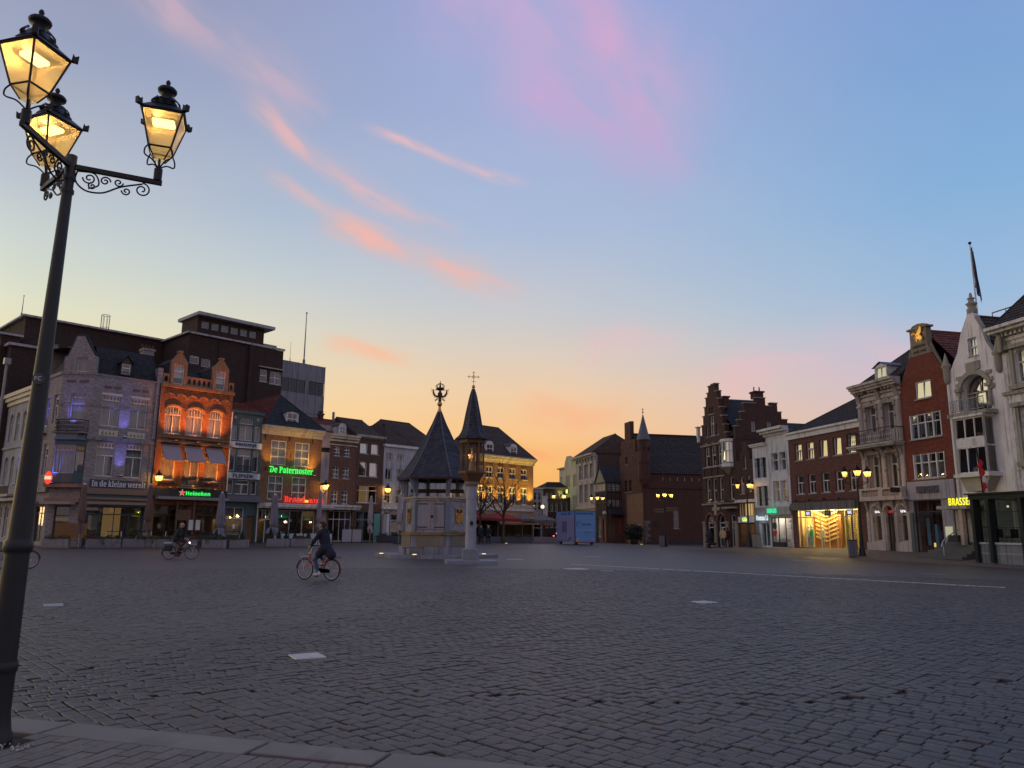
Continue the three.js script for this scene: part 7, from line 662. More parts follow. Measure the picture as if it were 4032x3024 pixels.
function streetLamp(label, pos, turns, detail, turn = 0) {
  const g = thing('street_lamp', label, 'street lamp', pos, turn, 'three armed lantern posts'); const s = detail ? 40 : 16;
  const P = detail ? [[0.168, 0], [0.168, 0.03], [0.143, 0.08], [0.122, 0.2], [0.119, 0.48], [0.130, 0.5], [0.133, 0.53], [0.130, 0.56], [0.116, 0.58], [0.104, 1.36], [0.122, 1.385], [0.126, 1.42], [0.122, 1.455], [0.099, 1.48], [0.084, 2.2], [0.066, 3.2], [0.050, 4.33], [0.063, 4.34], [0.063, 4.37], [0.050, 4.38], [0.050, 4.45], [0.063, 4.46], [0.063, 4.49], [0.050, 4.5], [0.052, 4.68], [0.000, 4.69]] : [[0.26, 0], [0.22, 0.1], [0.17, 0.5], [0.13, 0.55], [0.11, 1.4], [0.13, 1.42], [0.13, 1.46], [0.1, 1.5], [0.06, 4.7], [0.065, 4.85], [0, 4.86]];
  mesh('pole', lathe(P, s), M.pole ??= std([0.008, 0.0095, 0.0095], 0.5, { metalness: 0, bumpMap: grainBump, bumpScale: 0.0008 }), g).scale.set(detail ? 0.82 : 1, 1, detail ? 0.82 : 1);
  const L = detail ? 0.67 : 0.8, y = detail ? 4.6 : 4.8; for (const t of turns) { const a = R(t), m = mesh('arm', lampGeo[detail ? 'armD' : 'arm'] ??= detail ? scrollArm(L) : merge([bar([0, 0, 0], [L, 0, 0], 0.025), tube([[0.05, -0.3, 0], [0.3, -0.18, 0], [L, -0.02, 0]], 0.02, 10, 5)]), M.iron, g); m.position.y = y; m.rotation.y = a; const x = L * Math.cos(a), z = -L * Math.sin(a); lantern(g, x, y + (detail ? 0.19 : 0.22), z, detail ? 0.78 : 0.9, detail ? R({ 25: 19, 138: 158 }[t] ?? -105) - 0 : a + 0.4, detail); lanternLight(g, x, y + 0.22, z, detail ? 2.0 : 1.8); }
  return g;
}
{ const g = streetLamp('tall green black lamp post with three glowing lanterns close by at left', [-3.83, 0.07, -6.09], [25, 138, -88], true); const st = mesh('round_sticker', (() => { const q = new THREE.CircleGeometry(0.046, 24), a = q.attributes.position; for (let i = 0; i < a.count; i++) a.setZ(i, Math.sqrt(0.0785 ** 2 - a.getX(i) ** 2)); return q; })(), std([0.05, 0.055, 0.05], 0.5), g); st.position.y = 2.73; const tx = mesh('sticker_lettering', letters('FC', 0.05, 0.034, 0.002).translate(-0.025, 2.715, 0.0788), std([0.5, 0.5, 0.48], 0.5), g); tx.rotation.y = 0.25; st.rotation.y = 0.25; g.rotation.z = -0.013; }
{ const H = (l, x, z, t) => streetLamp(l, [x, gh(x, z), z], [10 + t, 130 + t, 250 + t], false);
  H('lamp post with three lanterns in front of the stucco house', 22.9, -51.2, 0); H('lamp post with three lanterns before the amber corner shop', 20.9, -68.75, 20); const L3 = H('lamp post with three lanterns in front of the old brick house', 16.3, -82.4, 10); for (let i = 0; i < 4; i++) mesh('finger_sign', span(i < 2 ? 0.12 : -1.15, i < 2 ? 1.4 : -0.12, 3.95 - (i % 2) * 0.26 - (i < 2 ? 0 : 0.15), 4.13 - (i % 2) * 0.26 - (i < 2 ? 0 : 0.15), -0.02, 0.02), plaster([0.16, 0.13, 0.09]), L3); H('lamp post with three lanterns behind the right end of the blue trailer', 10.6, -95.5, 15); H('lamp post with three lanterns behind the left end of the blue trailer', 5.9, -93, 50); }
{ // wall lanterns of the west row
  for (const [u, v, o, label] of [[-1.65, 5.3, 0.7, 'wall lantern between the grey corner house and the orange lit house'], [14.9, 5.3, 0.8, 'wall lantern at the right end of the red neon lettering'], [22.75, 5.3, 0.8, 'wall lantern between the dark brick house and the white house']]) { const [x, z] = PL.at(u, o), g = thing('wall_lantern', label, 'wall lamp', [x, v, z], PL.yaw, 'wall lanterns on brackets'); mesh('bracket', merge([bar([0, -0.22, 0], [0, -0.22, -o], 0.025), tube([[0, -0.25, 0], [0, -0.45, -o * 0.5], [0, -0.6, -o]], 0.02, 12, 5)]), M.iron, g); lantern(g, 0, 0, 0, 1.15, 0.3, false); lamp('point', [1, 0.62, 0.14], 5, [x, v + 0.46, z]); }
  const [x, z] = [3.73, -91.7], g = thing('globe_street_lamp', 'small globe street lamp at the mouth of the far street', 'street lamp', [x, gh(x, z), z]); mesh('pole', cyl(0.06, 0.04, 3.9, 0, 0, 0, 10), M.iron, g); mesh('lamp_globe', new THREE.SphereGeometry(0.22, 14, 10).translate(0, 4.1, 0), glow([1, 0.85, 0.55], 1.6), g); lamp('point', [1, 0.8, 0.5], 4, [x, gh(x, z) + 4.1, z]);
}
// ================================================================ CABINETS, TRAILER
{ const cab = (l, x, z, w, h, c) => { const g = thing('utility_cabinet', l, 'cabinet', [x, gh(x, z), z], PR.yaw + 1.2, 'cabinets at the lamp posts'); mesh('body', new RoundedBoxGeometry(w, h, w * 0.75, 2, 0.03).translate(0, h / 2 + 0.04, 0), std(c, 0.6, { map: plasterMap }), g); mesh('lid', box(w + 0.06, 0.04, w * 0.75 + 0.06, 0, h + 0.03, 0), M.iron, g); mesh('door_seam', box(0.012, h * 0.85, 0.01, 0, 0.12, w * 0.375), M.dark, g); mesh('base', box(w * 0.9, 0.06, w * 0.65, 0, -0.01, 0), M.dark, g); };
  cab('grey cabinet beside the lamp post before the lit shop', 22.25, -51.1, 0.5, 1.05, [0.14, 0.13, 0.15]); cab('pale cabinet beside the lamp post before the amber corner shop', 21.35, -68.2, 0.6, 1.1, [0.3, 0.26, 0.24]); cab('grey bin beside the lamp post before the old brick house', 15.8, -82.0, 0.55, 1.15, [0.16, 0.15, 0.17]); }
{ // blue fish trailer
  const A = [5.0, -80.2], B = [6.55, -77.4], C = [8.45, -77.0], bl = std([0.12, 0.29, 0.6], 0.4), bl2 = std([0.13, 0.27, 0.55], 0.4), lt = std([0.25, 0.42, 0.7], 0.4), tx = std([0.02, 0.06, 0.2], 0.5);
  const h0 = gh(...B), g = thing('fish_trailer', 'closed pale blue fish stall trailer parked on the square', 'trailer', [B[0] - 0.2, h0, B[1]], R(20)); // +x along the blue end wall, -z away
  const W = 2.3, D = 4.6, y0 = 0.3, y1 = 3.3; mesh('body', merge([span(0, W, y0, y1, -D, 0)]), bl, g); mesh('side_panel', span(-0.02, 0.0, y0 + 0.05, 2.8, -D + 0.05, -0.05), std([0.24, 0.24, 0.42], 0.45), g); mesh('side_header', span(-0.025, -0.002, 2.82, y1 - 0.03, -D + 0.05, -0.05), bl2, g);
  mesh('corner_trim', merge([span(-0.035, 0.03, y0, y1 + 0.01, -0.03, 0.035), span(W - 0.03, W + 0.03, y0, y1 + 0.01, -0.03, 0.03), span(-0.03, W + 0.03, y1, y1 + 0.05, -D, 0.03)]), M.iron, g); mesh('panel_seam', merge([span(0.04, W - 0.04, 2.58, 2.62, 0.002, 0.02), span(0.04, W - 0.04, 1.42, 1.46, 0.002, 0.02), span(0.04, W - 0.04, 2.86, 2.88, 0.002, 0.02)]), lt, g); mesh('side_seam', span(-0.04, -0.02, 2.78, 2.82, -D, 0), lt, g); mesh('door_frame', merge([span(-0.04, -0.02, y0, 2.7, -1.7, -1.66), span(-0.04, -0.02, y0, 2.7, -0.7, -0.66)]), lt, g);
  mesh('lettering', letters('Gebakken Vis', 1.85, 0.26, 0.012, 'sans_bold').translate(0.12, 2.95, 0.002), tx, g); mesh('lettering', letters('NADA KRUL', 1.15, 0.2, 0.012, 'serif_bold').translate(0.66, 1.88, 0.002), tx, g); mesh('lettering', letters('www.gebakkenvis', 0.85, 0.09, 0.012, 'sans_regular').translate(1.0, 1.2, 0.002), tx, g); mesh('lettering', letters('vis', 0.4, 0.08, 0.012, 'sans_regular').translate(1.0, 0.98, 0.002), tx, g);
  mesh('fish_emblem', merge([tube([[0.2, 1.8, 0.01], [0.2, 2.1, 0.01], [0.35, 2.22, 0.01], [0.55, 2.2, 0.01]], 0.03, 16, 5), prism([[0.48, 2.24], [0.62, 2.26], [0.56, 2.14]], 0.012, 0.002), prism([[0.18, 1.86], [0.36, 1.9], [0.26, 1.78]], 0.012, 0.002)]), tx, g); mesh('side_lettering', letters('Verse Vis', 2.6, 0.3, 0.012).rotateY(-Math.PI / 2).translate(-0.026, 2.9, -3.4), tx, g); mesh('side_poster', span(-0.035, -0.02, 1.2, 2.3, -3.1, -1.9), std([0.12, 0.12, 0.26], 0.5), g);
  for (const [x, z] of [[0.3, -0.4], [W - 0.3, -0.4], [0.3, -D + 0.5], [W - 0.3, -D + 0.5]]) { const w = mesh('wheel', new THREE.CylinderGeometry(0.2, 0.2, 0.16, 18).rotateZ(Math.PI / 2).translate(x, 0.2, z), M.dark, g); mesh('hub', new THREE.CylinderGeometry(0.09, 0.09, 0.18, 10).rotateZ(Math.PI / 2).translate(x, 0.2, z), M.steel, w); } mesh('bumper', merge([span(0.02, W - 0.02, 0.22, 0.3, -0.05, 0.05)]), std([0.2, 0.03, 0.05], 0.5), g); mesh('number_plate', span(0.12, 0.6, 0.36, 0.48, 0.002, 0.02), std([0.55, 0.42, 0.05], 0.5), g); mesh('tail_light', merge([span(0.02, 0.12, 0.66, 0.78, 0.002, 0.04), span(W - 0.12, W - 0.02, 0.66, 0.78, 0.002, 0.04)]), std([0.2, 0.02, 0.02], 0.3), g); mesh('tow_bar', bar([-0.4, 0.3, -0.9], [-0.1, 0.75, -0.8], 0.04), M.iron, g); mesh('white_marker', merge([span(0.1, 0.45, 0.6, 0.63, 0.002, 0.02), span(W - 0.5, W - 0.15, 0.58, 0.61, 0.002, 0.02)]), M.white, g);
}
// ================================================================ TERRACES
function closedParasol(label, x, z, H, low, c, fat = 1, mess = 0) {
  const h = gh(x, z), g = thing('closed_parasol', label, 'parasol', [x, h, z], rr(0, 6), 'furled terrace parasols'); mesh('pole', cyl(0.05, 0.05, H, 0, 0, 0, 10), M.zinc, g);
  const n = 40, m = 26, gm = new THREE.CylinderGeometry(1, 1, H - low, n, m, true), p = gm.attributes.position, sd = rr(0, 99); for (let i = 0; i < p.count; i++) { const a = Math.atan2(p.getZ(i), p.getX(i)), t = p.getY(i) / (H - low) + 0.5; const tie = Math.exp(-(((t - 0.2) / 0.035) ** 2)); let r = (t > 0.97 ? 0.05 + (1 - t) * 2 : t > 0.2 ? 0.11 + 0.13 * Math.pow((0.97 - t) / 0.77, 0.8) : 0.17 + (0.2 - t) * 0.45) * (1 - 0.3 * tie) * fat; r *= 1 + 0.2 * Math.sin(a * 8 + 0.7 * Math.sin(t * 5 + sd)) + 0.06 * Math.sin(a * 19 + t * 7); if (t < 0.18) r *= 0.8 + mess * vnoise(a * 2 + 9, t * 30, 3) + 0.2 * vnoise(a * 3 + sd, 2, 4); const y = p.getY(i) + (H + low) / 2 + (t < 0.1 ? (vnoise(a * 1.6 + sd, 7, 2) - 0.5) * 0.5 * (1 - t / 0.1) : 0); p.setXYZ(i, r * Math.cos(a), y, r * Math.sin(a)); } gm.computeVertexNormals();
  mesh('furled_canopy', gm, std(c, 0.92, { map: clothMap, side: THREE.DoubleSide }), g); mesh('strap', new THREE.TorusGeometry(0.17 * fat, 0.02, 6, 18).rotateX(Math.PI / 2).translate(0, low + (H - low) * 0.2, 0), std(c.map(k => k * 0.5), 0.9), g); mesh('cap', cyl(0.09, 0.07, 0.1, 0, H - 0.02, 0, 10), M.white, g); mesh('foot', box(0.7, 0.06, 0.7, 0, 0, 0), M.dark, g);
}
closedParasol('brown furled parasol left of the pale lettering', -31.88, -58.0, 4.7, 1.2, [0.2, 0.125, 0.105], 1.05); closedParasol('brown furled parasol right of the pale lettering', -28.9, -62.2, 4.9, 1.3, [0.2, 0.125, 0.105], 1.05); closedParasol('grey furled parasol before the orange lit house', -22.9, -61.6, 4.3, 0.95, [0.26, 0.245, 0.29], 1.35, 0.6); closedParasol('grey furled parasol left of the red neon lettering', -19.7, -65.0, 4.25, 1.0, [0.26, 0.245, 0.28], 1.4, 0.9); closedParasol('pale furled parasol crossing the red neon lettering', -16.45, -67.0, 4.7, 1.4, [0.34, 0.3, 0.32], 0.85); closedParasol('ochre furled parasol behind the cyclist in the long coat', -18.0, -84.0, 4.6, 1.0, [0.42, 0.27, 0.11], 1.0); closedParasol('left pale furled parasol before the dark brick house', -16.2, -84.0, 5.15, 1.2, [0.46, 0.42, 0.4], 1.15); closedParasol('right pale furled parasol before the dark brick house', -14.2, -79.0, 4.6, 1.15, [0.46, 0.42, 0.4], 1.1); closedParasol('pale furled parasol left of the well house', -10.65, -74.6, 4.7, 1.2, [0.48, 0.44, 0.42], 1.05);
const foliage = (n, w, h, d, size, fn) => { const P = [], q = new THREE.Vector3(), e = new THREE.Euler(); for (let i = 0; i < n; i++) { const [x, y, z] = fn ? fn() : [rr(-w, w), rr(0, h), rr(-d, d)]; e.set(rr(0, 6), rr(0, 6), rr(0, 6)); const s = size * rr(0.5, 1.3); for (const k of [[-0.5, 0, 0], [0.5, 0, 0.1], [0, 1, 0]]) { q.set(...k).multiplyScalar(s).applyEuler(e); P.push(x + q.x, y + q.y, z + q.z); } } const g = new THREE.BufferGeometry(); g.setAttribute('position', new THREE.Float32BufferAttribute(P, 3)); g.setAttribute('uv', new THREE.Float32BufferAttribute(new Float32Array(P.length / 3 * 2), 2)); g.computeVertexNormals(); return g; };
const leafM = [[0.05, 0.075, 0.03], [0.08, 0.085, 0.03], [0.03, 0.055, 0.03], [0.13, 0.06, 0.035]].map(c => std(c, 0.8, { side: THREE.DoubleSide }));
function planter(label, x0, z0, x1, z1, c, plants) {
  const L = Math.hypot(x1 - x0, z1 - z0), x = (x0 + x1) / 2, z = (z0 + z1) / 2, h = gh(x, z), g = thing('concrete_planter', label, 'planter', [x, h, z], -Math.atan2(z1 - z0, x1 - x0), 'long planters round the terraces'); const cm = std(c, 0.85, { map: plasterMap, bumpMap: grainBump, bumpScale: 0.004 });
  mesh('trough', merge([span(-L / 2, L / 2, 0.12, 0.68, 0.19, 0.27), span(-L / 2, L / 2, 0.12, 0.68, -0.27, -0.19), span(-L / 2, -L / 2 + 0.08, 0.12, 0.68, -0.19, 0.19), span(L / 2 - 0.08, L / 2, 0.12, 0.68, -0.19, 0.19), span(-L / 2, L / 2, 0.02, 0.12, -0.24, 0.24)]), cm, g); mesh('soil', span(-L / 2 + 0.08, L / 2 - 0.08, 0.12, 0.6, -0.19, 0.19), M.dark, g); for (const k of [-0.4, 0.4]) mesh('foot', box(0.2, 0.06, 0.4, L * k, -0.03, 0), M.dark, g);
  const pl = (dx, type, no) => { const P = new THREE.Vector3(dx, 0, 0).applyAxisAngle(new THREE.Vector3(0, 1, 0), g.rotation.y), q = thing(type === 'cone' ? 'conifer' : type === 'bush' ? 'round_shrub' : 'trailing_plant', '', 'plant', [x + P.x, h + 0.6, z + P.z], rr(0, 6), 'plants in the terrace planters'); q.userData.label = `${['', 'first ', 'second ', 'third ', 'fourth ', 'fifth '][no]}${['small dark green conifer', 'round olive green shrub', 'low trailing green plant'][['cone', 'bush', 'low'].indexOf(type)]} in the ${label}`;
    if (type === 'cone') { const H = rr(0.65, 0.95); mesh('stem', cyl(0.03, 0.02, H * 0.5, 0, -0.05, 0, 6), M.woodDark, q); mesh('foliage', foliage(420, 0, 0, 0, 0.1, () => { const t = Math.pow(rnd(), 1.4), a = rr(0, 6.3), r = (1 - t) * 0.25 * Math.sqrt(rnd()) + 0.01; return [r * Math.cos(a), 0.02 + t * H, r * Math.sin(a)]; }), leafM[2], q); } else if (type === 'bush') { const r0 = rr(0.38, 0.5); mesh('stem', cyl(0.04, 0.03, 0.4, 0, -0.05, 0, 6), M.woodDark, q); mesh('foliage', foliage(700, 0, 0, 0, 0.09, () => { const a = rr(0, 6.3), b = Math.acos(rr(-1, 1)), r = r0 * (0.5 + 0.5 * Math.cbrt(rnd())) * (0.8 + 0.3 * vnoise(a * 2, b * 2, 4)); return [r * Math.sin(b) * Math.cos(a), 0.5 + r * Math.cos(b), r * Math.sin(b) * Math.sin(a)]; }), leafM[1], q); } else mesh('foliage', foliage(260, 0, 0, 0, 0.1, () => { const a = rr(-0.55, 0.55), b = rnd(); return [a, 0.12 + 0.25 * vnoise(a * 5 + dx, 1, 5) * rnd() - (b > 0.75 ? (b - 0.75) * 2 : 0), b > 0.75 ? 0.27 : rr(-0.2, 0.25)]; }), leafM[rnd() < 0.5 ? 0 : rnd() < 0.3 ? 3 : 1], q); };
  plants.forEach(([t, ty]) => pl((t - 0.5) * L, ty, plants.filter(q => q[1] === ty).length > 1 ? plants.filter(q => q[1] === ty && q[0] <= t).length : 0));
}
const lowRow = n => Array.from({ length: n }, (_, i) => [(i + 0.5) / n, 'low']);
planter('planter below the orange panel', -34.7, -58.3, -32.9, -58.6, [0.3, 0.26, 0.25], lowRow(2)); planter('planter left of the bush in the left terrace', -31.9, -59.0, -29.9, -60.2, [0.24, 0.22, 0.24], lowRow(3)); planter('planter under the round bush', -29.8, -60.3, -27.9, -61.2, [0.24, 0.22, 0.24], [[0.3, 'bush'], [0.7, 'low'], [0.95, 'low']]); planter('planter behind the far cyclist', -27.7, -61.0, -23.9, -60.2, [0.22, 0.21, 0.23], lowRow(5)); planter('planter left of the gap before the cafe', -23.6, -60.1, -21.9, -60.6, [0.28, 0.25, 0.27], [[0.2, 'low'], [0.55, 'cone'], [0.85, 'low']]); planter('planter right beside the terrace gap', -21.8, -60.7, -20.7, -61.8, [0.28, 0.25, 0.27], [[0.3, 'low'], [0.7, 'cone']]); planter('planter with small conifers below the red lettering', -19.9, -64.1, -18.4, -64.9, [0.28, 0.26, 0.28], [[0.15, 'cone'], [0.55, 'cone'], [0.9, 'cone']]); planter('planter with conifers beside the long coated cyclist', -18.25, -65.0, -16.6, -65.8, [0.28, 0.26, 0.28], [[0.2, 'cone'], [0.5, 'low'], [0.8, 'cone']]); planter('low trough before the white house', -13.7, -80.5, -11.0, -80.0, [0.07, 0.07, 0.09], lowRow(2)); planter('dark trough right of the shrine column', -4.3, -81.5, -1.2, -84.5, [0.12, 0.12, 0.14], []); planter('dark trough under the tan parasols', -0.9, -84.7, 2.4, -85.4, [0.12, 0.12, 0.14], lowRow(3)); planter('striped trough beside the blue trailer', 2.6, -85.4, 5.6, -84.9, [0.28, 0.24, 0.26], []);
{ // terrace screens, orange panel, counter
  const scr = (label, P0, P1, h, posts, panelM, y0 = 0.05, category = 'screen') => { const x = P0[0], z = P0[1], L = Math.hypot(P1[0] - x, P1[1] - z), g = thing('terrace_screen', label, category, [x, gh(x, z), z], -Math.atan2(P1[1] - z, P1[0] - x), 'wind screens of the terraces'); for (let i = 0; i <= posts; i++) mesh('post', box(0.06, h, 0.06, L * i / posts, 0, 0), M.iron, g); mesh('rail', merge([span(0, L, h - 0.05, h, -0.02, 0.02), span(0, L, y0, y0 + 0.04, -0.02, 0.02)]), M.iron, g); for (let i = 0; i < posts; i++) mesh('panel', span(L * i / posts + 0.05, L * (i + 1) / posts - 0.05, y0 + 0.04, h - 0.3, -0.012, 0.012), panelM, g); return g; };
  scr('white panelled screen before the cafe with red neon', [-20.1, -66.5], [-15.6, -68.6], 1.35, 4, std([0.5, 0.52, 0.56], 0.5)); scr('pale framed screen right of the long coated cyclist', [-16.6, -77.0], [-15.0, -79.0], 1.6, 2, std([0.38, 0.34, 0.36], 0.5)); scr('low open rail screen of the left terrace', [-31.5, -61.0], [-27.0, -64.0], 1.25, 5, M.glass).children.forEach(c => { if (c.name === 'post') c.material = M.white; }); scr('dark screen of the middle terrace', [-27.0, -63.0], [-22.0, -63.5], 1.3, 4, M.dark);
  const op = thing('terrace_board', 'orange board with a round mark before the grey corner house', 'board', [-33.9, 0.5, -60.4], 0.3); mesh('board', box(2.2, 1.15, 0.06, 0, 0.2, 0), std([0.28, 0.13, 0.04], 0.8, { map: plasterMap }), op); mesh('round_mark', new THREE.TorusGeometry(0.18, 0.03, 6, 20).translate(0.1, 1.05, 0.04), std([0.4, 0.1, 0.14], 0.7), op); mesh('legs', merge([box(0.08, 0.75, 0.08, -0.9, -0.5, 0), box(0.08, 0.75, 0.08, 0.9, -0.5, 0)]), M.iron, op);
  [[-25.6, -62.6, 'left'], [-25.1, -62.75, 'right']].forEach(([x, z, w]) => { const g = thing('menu_board', `${w} white menu board on the middle terrace`, 'menu board', [x, gh(x, z), z], 0.6); mesh('board', box(0.34, 0.8, 0.04, 0, 1.35, 0), M.white, g); mesh('stand', merge([box(0.04, 1.4, 0.04, 0, 0, -0.03), box(0.4, 0.04, 0.4, 0, 0, 0)]), M.iron, g); });
  const fs = (label, x, z, turn, c) => { const g = thing('terrace_table', label, 'table', [x, gh(x, z), z], turn, 'dark terrace tables and stacked chairs'); mesh('table_top', cyl(0.38, 0.38, 0.03, 0, 0.73, 0, 18), M.woodDark, g); mesh('table_leg', merge([cyl(0.03, 0.03, 0.73, 0, 0, 0, 8), cyl(0.25, 0.22, 0.03, 0, 0, 0, 12)]), M.iron, g); }; const ch = (label, x, z, turn) => { const g = thing('terrace_chair', label, 'chair', [x, gh(x, z), z], turn, 'dark terrace chairs'); mesh('seat', box(0.42, 0.04, 0.42, 0, 0.44, 0), M.woodDark, g); mesh('backrest', box(0.42, 0.4, 0.04, 0, 0.52, -0.2), M.woodDark, g); for (const [a, b] of [[-0.19, -0.19], [0.19, -0.19], [-0.19, 0.19], [0.19, 0.19]]) mesh('leg', bar([a, 0, b], [a, 0.45, b], 0.016, 6), M.iron, g); };
  for (let i = 0; i < 5; i++) { const [x, z] = PL.at(-6 + i * 2.6, 2.6 + (i % 2)); const nth = ['first', 'second', 'third', 'fourth', 'fifth'][i]; fs(`${nth} round dark table from the left on the shaded terrace`, x, z, 0); ch(`dark chair right of the ${nth} terrace table from the left`, x + 0.7, z + 0.15, -1.6 + rr(-0.3, 0.3)); ch(`dark chair left of the ${nth} terrace table from the left`, x - 0.65, z - 0.2, 1.5 + rr(-0.3, 0.3)); }
}
{ // open parasols of the far terrace
  const op = (label, x, z, H, r, c, turn) => { const h = gh(x, z), g = thing('open_parasol', label, 'parasol', [x, h, z], turn, 'opened terrace parasols'); mesh('pole', cyl(0.05, 0.05, H, 0, 0, 0, 8), M.zinc, g); const k = (a, y) => [[-a, y, -a], [a, y, -a], [a, y, a], [-a, y, a]], e = k(r, H - 0.75), e2 = k(r, H - 0.98), ap = [0, H, 0]; const fm = std(c, 0.9, { map: clothMap, side: THREE.DoubleSide }); for (let i = 0; i < 4; i++) { const a = e[i], b = e[(i + 1) % 4], m = [(a[0] + b[0]) / 2, H - 0.72, (a[2] + b[2]) / 2], v = e2[i], w = e2[(i + 1) % 4]; mesh('canopy_panel', merge([tri(a, m, ap), tri(m, b, ap)]), fm, g); mesh('valance', merge([tri(v, w, b), tri(v, b, a)]), fm, g); mesh('rib', bar(ap, a, 0.02, 5), M.woodDark, g); } };
  op('left red open parasol behind the shrine column', -3.8, -84.0, 3.35, 1.7, [0.32, 0.045, 0.02], 0.7); op('right red open parasol under the tan awning', -1.4, -86.0, 3.3, 1.9, [0.4, 0.03, 0.03], 0.5); op('left tan open parasol below the corner house', 1.3, -88.0, 3.3, 1.6, [0.2, 0.15, 0.13], 0.6); op('right tan open parasol beside the trailer', 3.4, -88.5, 3.2, 1.5, [0.19, 0.155, 0.15], 0.4);
  const [x, z] = [4.6, -88.0], b = thing('parked_moped', 'parked moped with a red tail light beside the trailer', 'moped', [x, gh(x, z), z], 0.4); mesh('body', merge([span(-0.15, 0.15, 0.4, 0.8, -0.5, 0.5), span(-0.18, 0.18, 0.78, 0.88, -0.5, 0.1)]), M.dark, b); for (const k of [-0.6, 0.6]) mesh('wheel', new THREE.TorusGeometry(0.22, 0.07, 8, 16).rotateY(Math.PI / 2).translate(0, 0.29, k), M.dark, b); mesh('handlebar', merge([bar([0, 0.7, -0.5], [0, 1.1, -0.4], 0.03), bar([-0.3, 1.1, -0.4], [0.3, 1.1, -0.4], 0.02)]), M.iron, b); mesh('tail_light', box(0.14, 0.1, 0.05, 0, 0.72, 0.52), glow([1, 0.1, 0.08], 4), b); mesh('head_light', box(0.14, 0.12, 0.05, 0.5, 1.0, 0.3), glow([1, 0.8, 0.5], 2.5), b);
}
// ================================================================ TREES
function bareTree(label, x, z, H, trunkH, sd, spread = 1) {
  seed = sd; const h = gh(x, z), g = thing('bare_tree', label, 'tree', [x, h, z], 0, 'bare winter trees on the square'); const bm = M.bark ??= std([0.07, 0.055, 0.045], 0.9, { map: woodMap, bumpMap: grainBump, bumpScale: 0.01 }); mesh('trunk', merge([bar([0, -0.1, 0], [0.05, trunkH, 0.02], 0.17, 10, 0.11)]), bm, g); const br = [], tw = [];
  const grow = (p, d, L, r, lv) => { const steps = 3; let q = p.clone(); for (let i = 0; i < steps; i++) { const d2 = d.clone().add(new THREE.Vector3(rr(-0.25, 0.25), rr(-0.05, 0.22), rr(-0.25, 0.25))).normalize(), n = q.clone().addScaledVector(d2, L / steps), r1 = r * (1 - i / steps * 0.45), r2 = r * (1 - (i + 1) / steps * 0.45); (lv < 2 ? br : tw).push(bar(q.toArray(), n.toArray(), r1, lv < 2 ? 6 : 4, r2)); q = n; d = d2; if (lv < 4 && i > 0 || lv === 0) { const k = lv < 3 ? 2 : 2; for (let j = 0; j < k; j++) if (rnd() < 0.8) grow(q.clone(), d.clone().add(new THREE.Vector3(rr(-1, 1) * spread, rr(-0.15, 0.5), rr(-1, 1) * spread)).normalize(), L * rr(0.5, 0.75), r2 * 0.62, lv + 1); } } };
  const top = new THREE.Vector3(0.05, trunkH, 0.02); for (let i = 0; i < 5; i++) { const a = i * 1.26 + rr(0, 0.6); grow(top.clone().add(new THREE.Vector3(0, -0.25 * (i % 3), 0)), new THREE.Vector3(Math.cos(a) * 0.85 * spread, rr(0.45, 0.9), Math.sin(a) * 0.85 * spread).normalize(), (H - trunkH) * 0.5, 0.075, 0); } grow(top, new THREE.Vector3(0.05, 1, 0), (H - trunkH) * 0.62, 0.09, 0);
  mesh('branches', merge(br), bm, g); const t = mesh('twigs', merge(tw), bm, g); t.userData.kind = 'stuff';
}
bareTree('bare tree before the dark brick house', -16.2, -87.5, 10.2, 4.4, 11, 1); bareTree('bare tree left of the well house', -12.6, -86.5, 9.8, 4.2, 23, 1.1); bareTree('bare tree close behind the shrine column', -3.2, -80.5, 7.8, 3.2, 37, 1); bareTree('bare tree in front of the floodlit corner house', -0.8, -81.5, 8.4, 3.1, 53, 1.15); seed = 777;
groundSpot(-0.45, -81.1, 'ground light at the foot of the tree before the floodlit house', 4); groundSpot(-15.4, -84.5, 'ground light between the pale furled parasols', 3);

// ================================================================ WELL HOUSE AND SHRINE COLUMN
const hexPt = (r, i, a0) => { const a = R(a0 + i * 60); return [r * Math.sin(a), r * Math.cos(a)]; };
const hexRing = (r0, r1, y0, y1, a0 = 24) => { const p = []; for (let i = 0; i < 6; i++) { const [ax, az] = hexPt(r0, i, a0), [bx, bz] = hexPt(r0, i + 1, a0), [cx, cz] = hexPt(r1, i + 1, a0), [dx, dz] = hexPt(r1, i, a0); p.push(tri([ax, y0, az], [bx, y0, bz], [cx, y1, cz]), tri([ax, y0, az], [cx, y1, cz], [dx, y1, dz])); } return merge(p); };
const hexSolid = (r, y0, y1, a0 = 24) => { const top = [], bot = []; for (let i = 0; i < 6; i++) { const a = hexPt(r, i, a0), b = hexPt(r, i + 1, a0); top.push(tri([0, y1, 0], [a[0], y1, a[1]], [b[0], y1, b[1]])); bot.push(tri([0, y0, 0], [b[0], y0, b[1]], [a[0], y0, a[1]])); } return merge([hexRing(r, r, y0, y1, a0), ...top, ...bot]); };
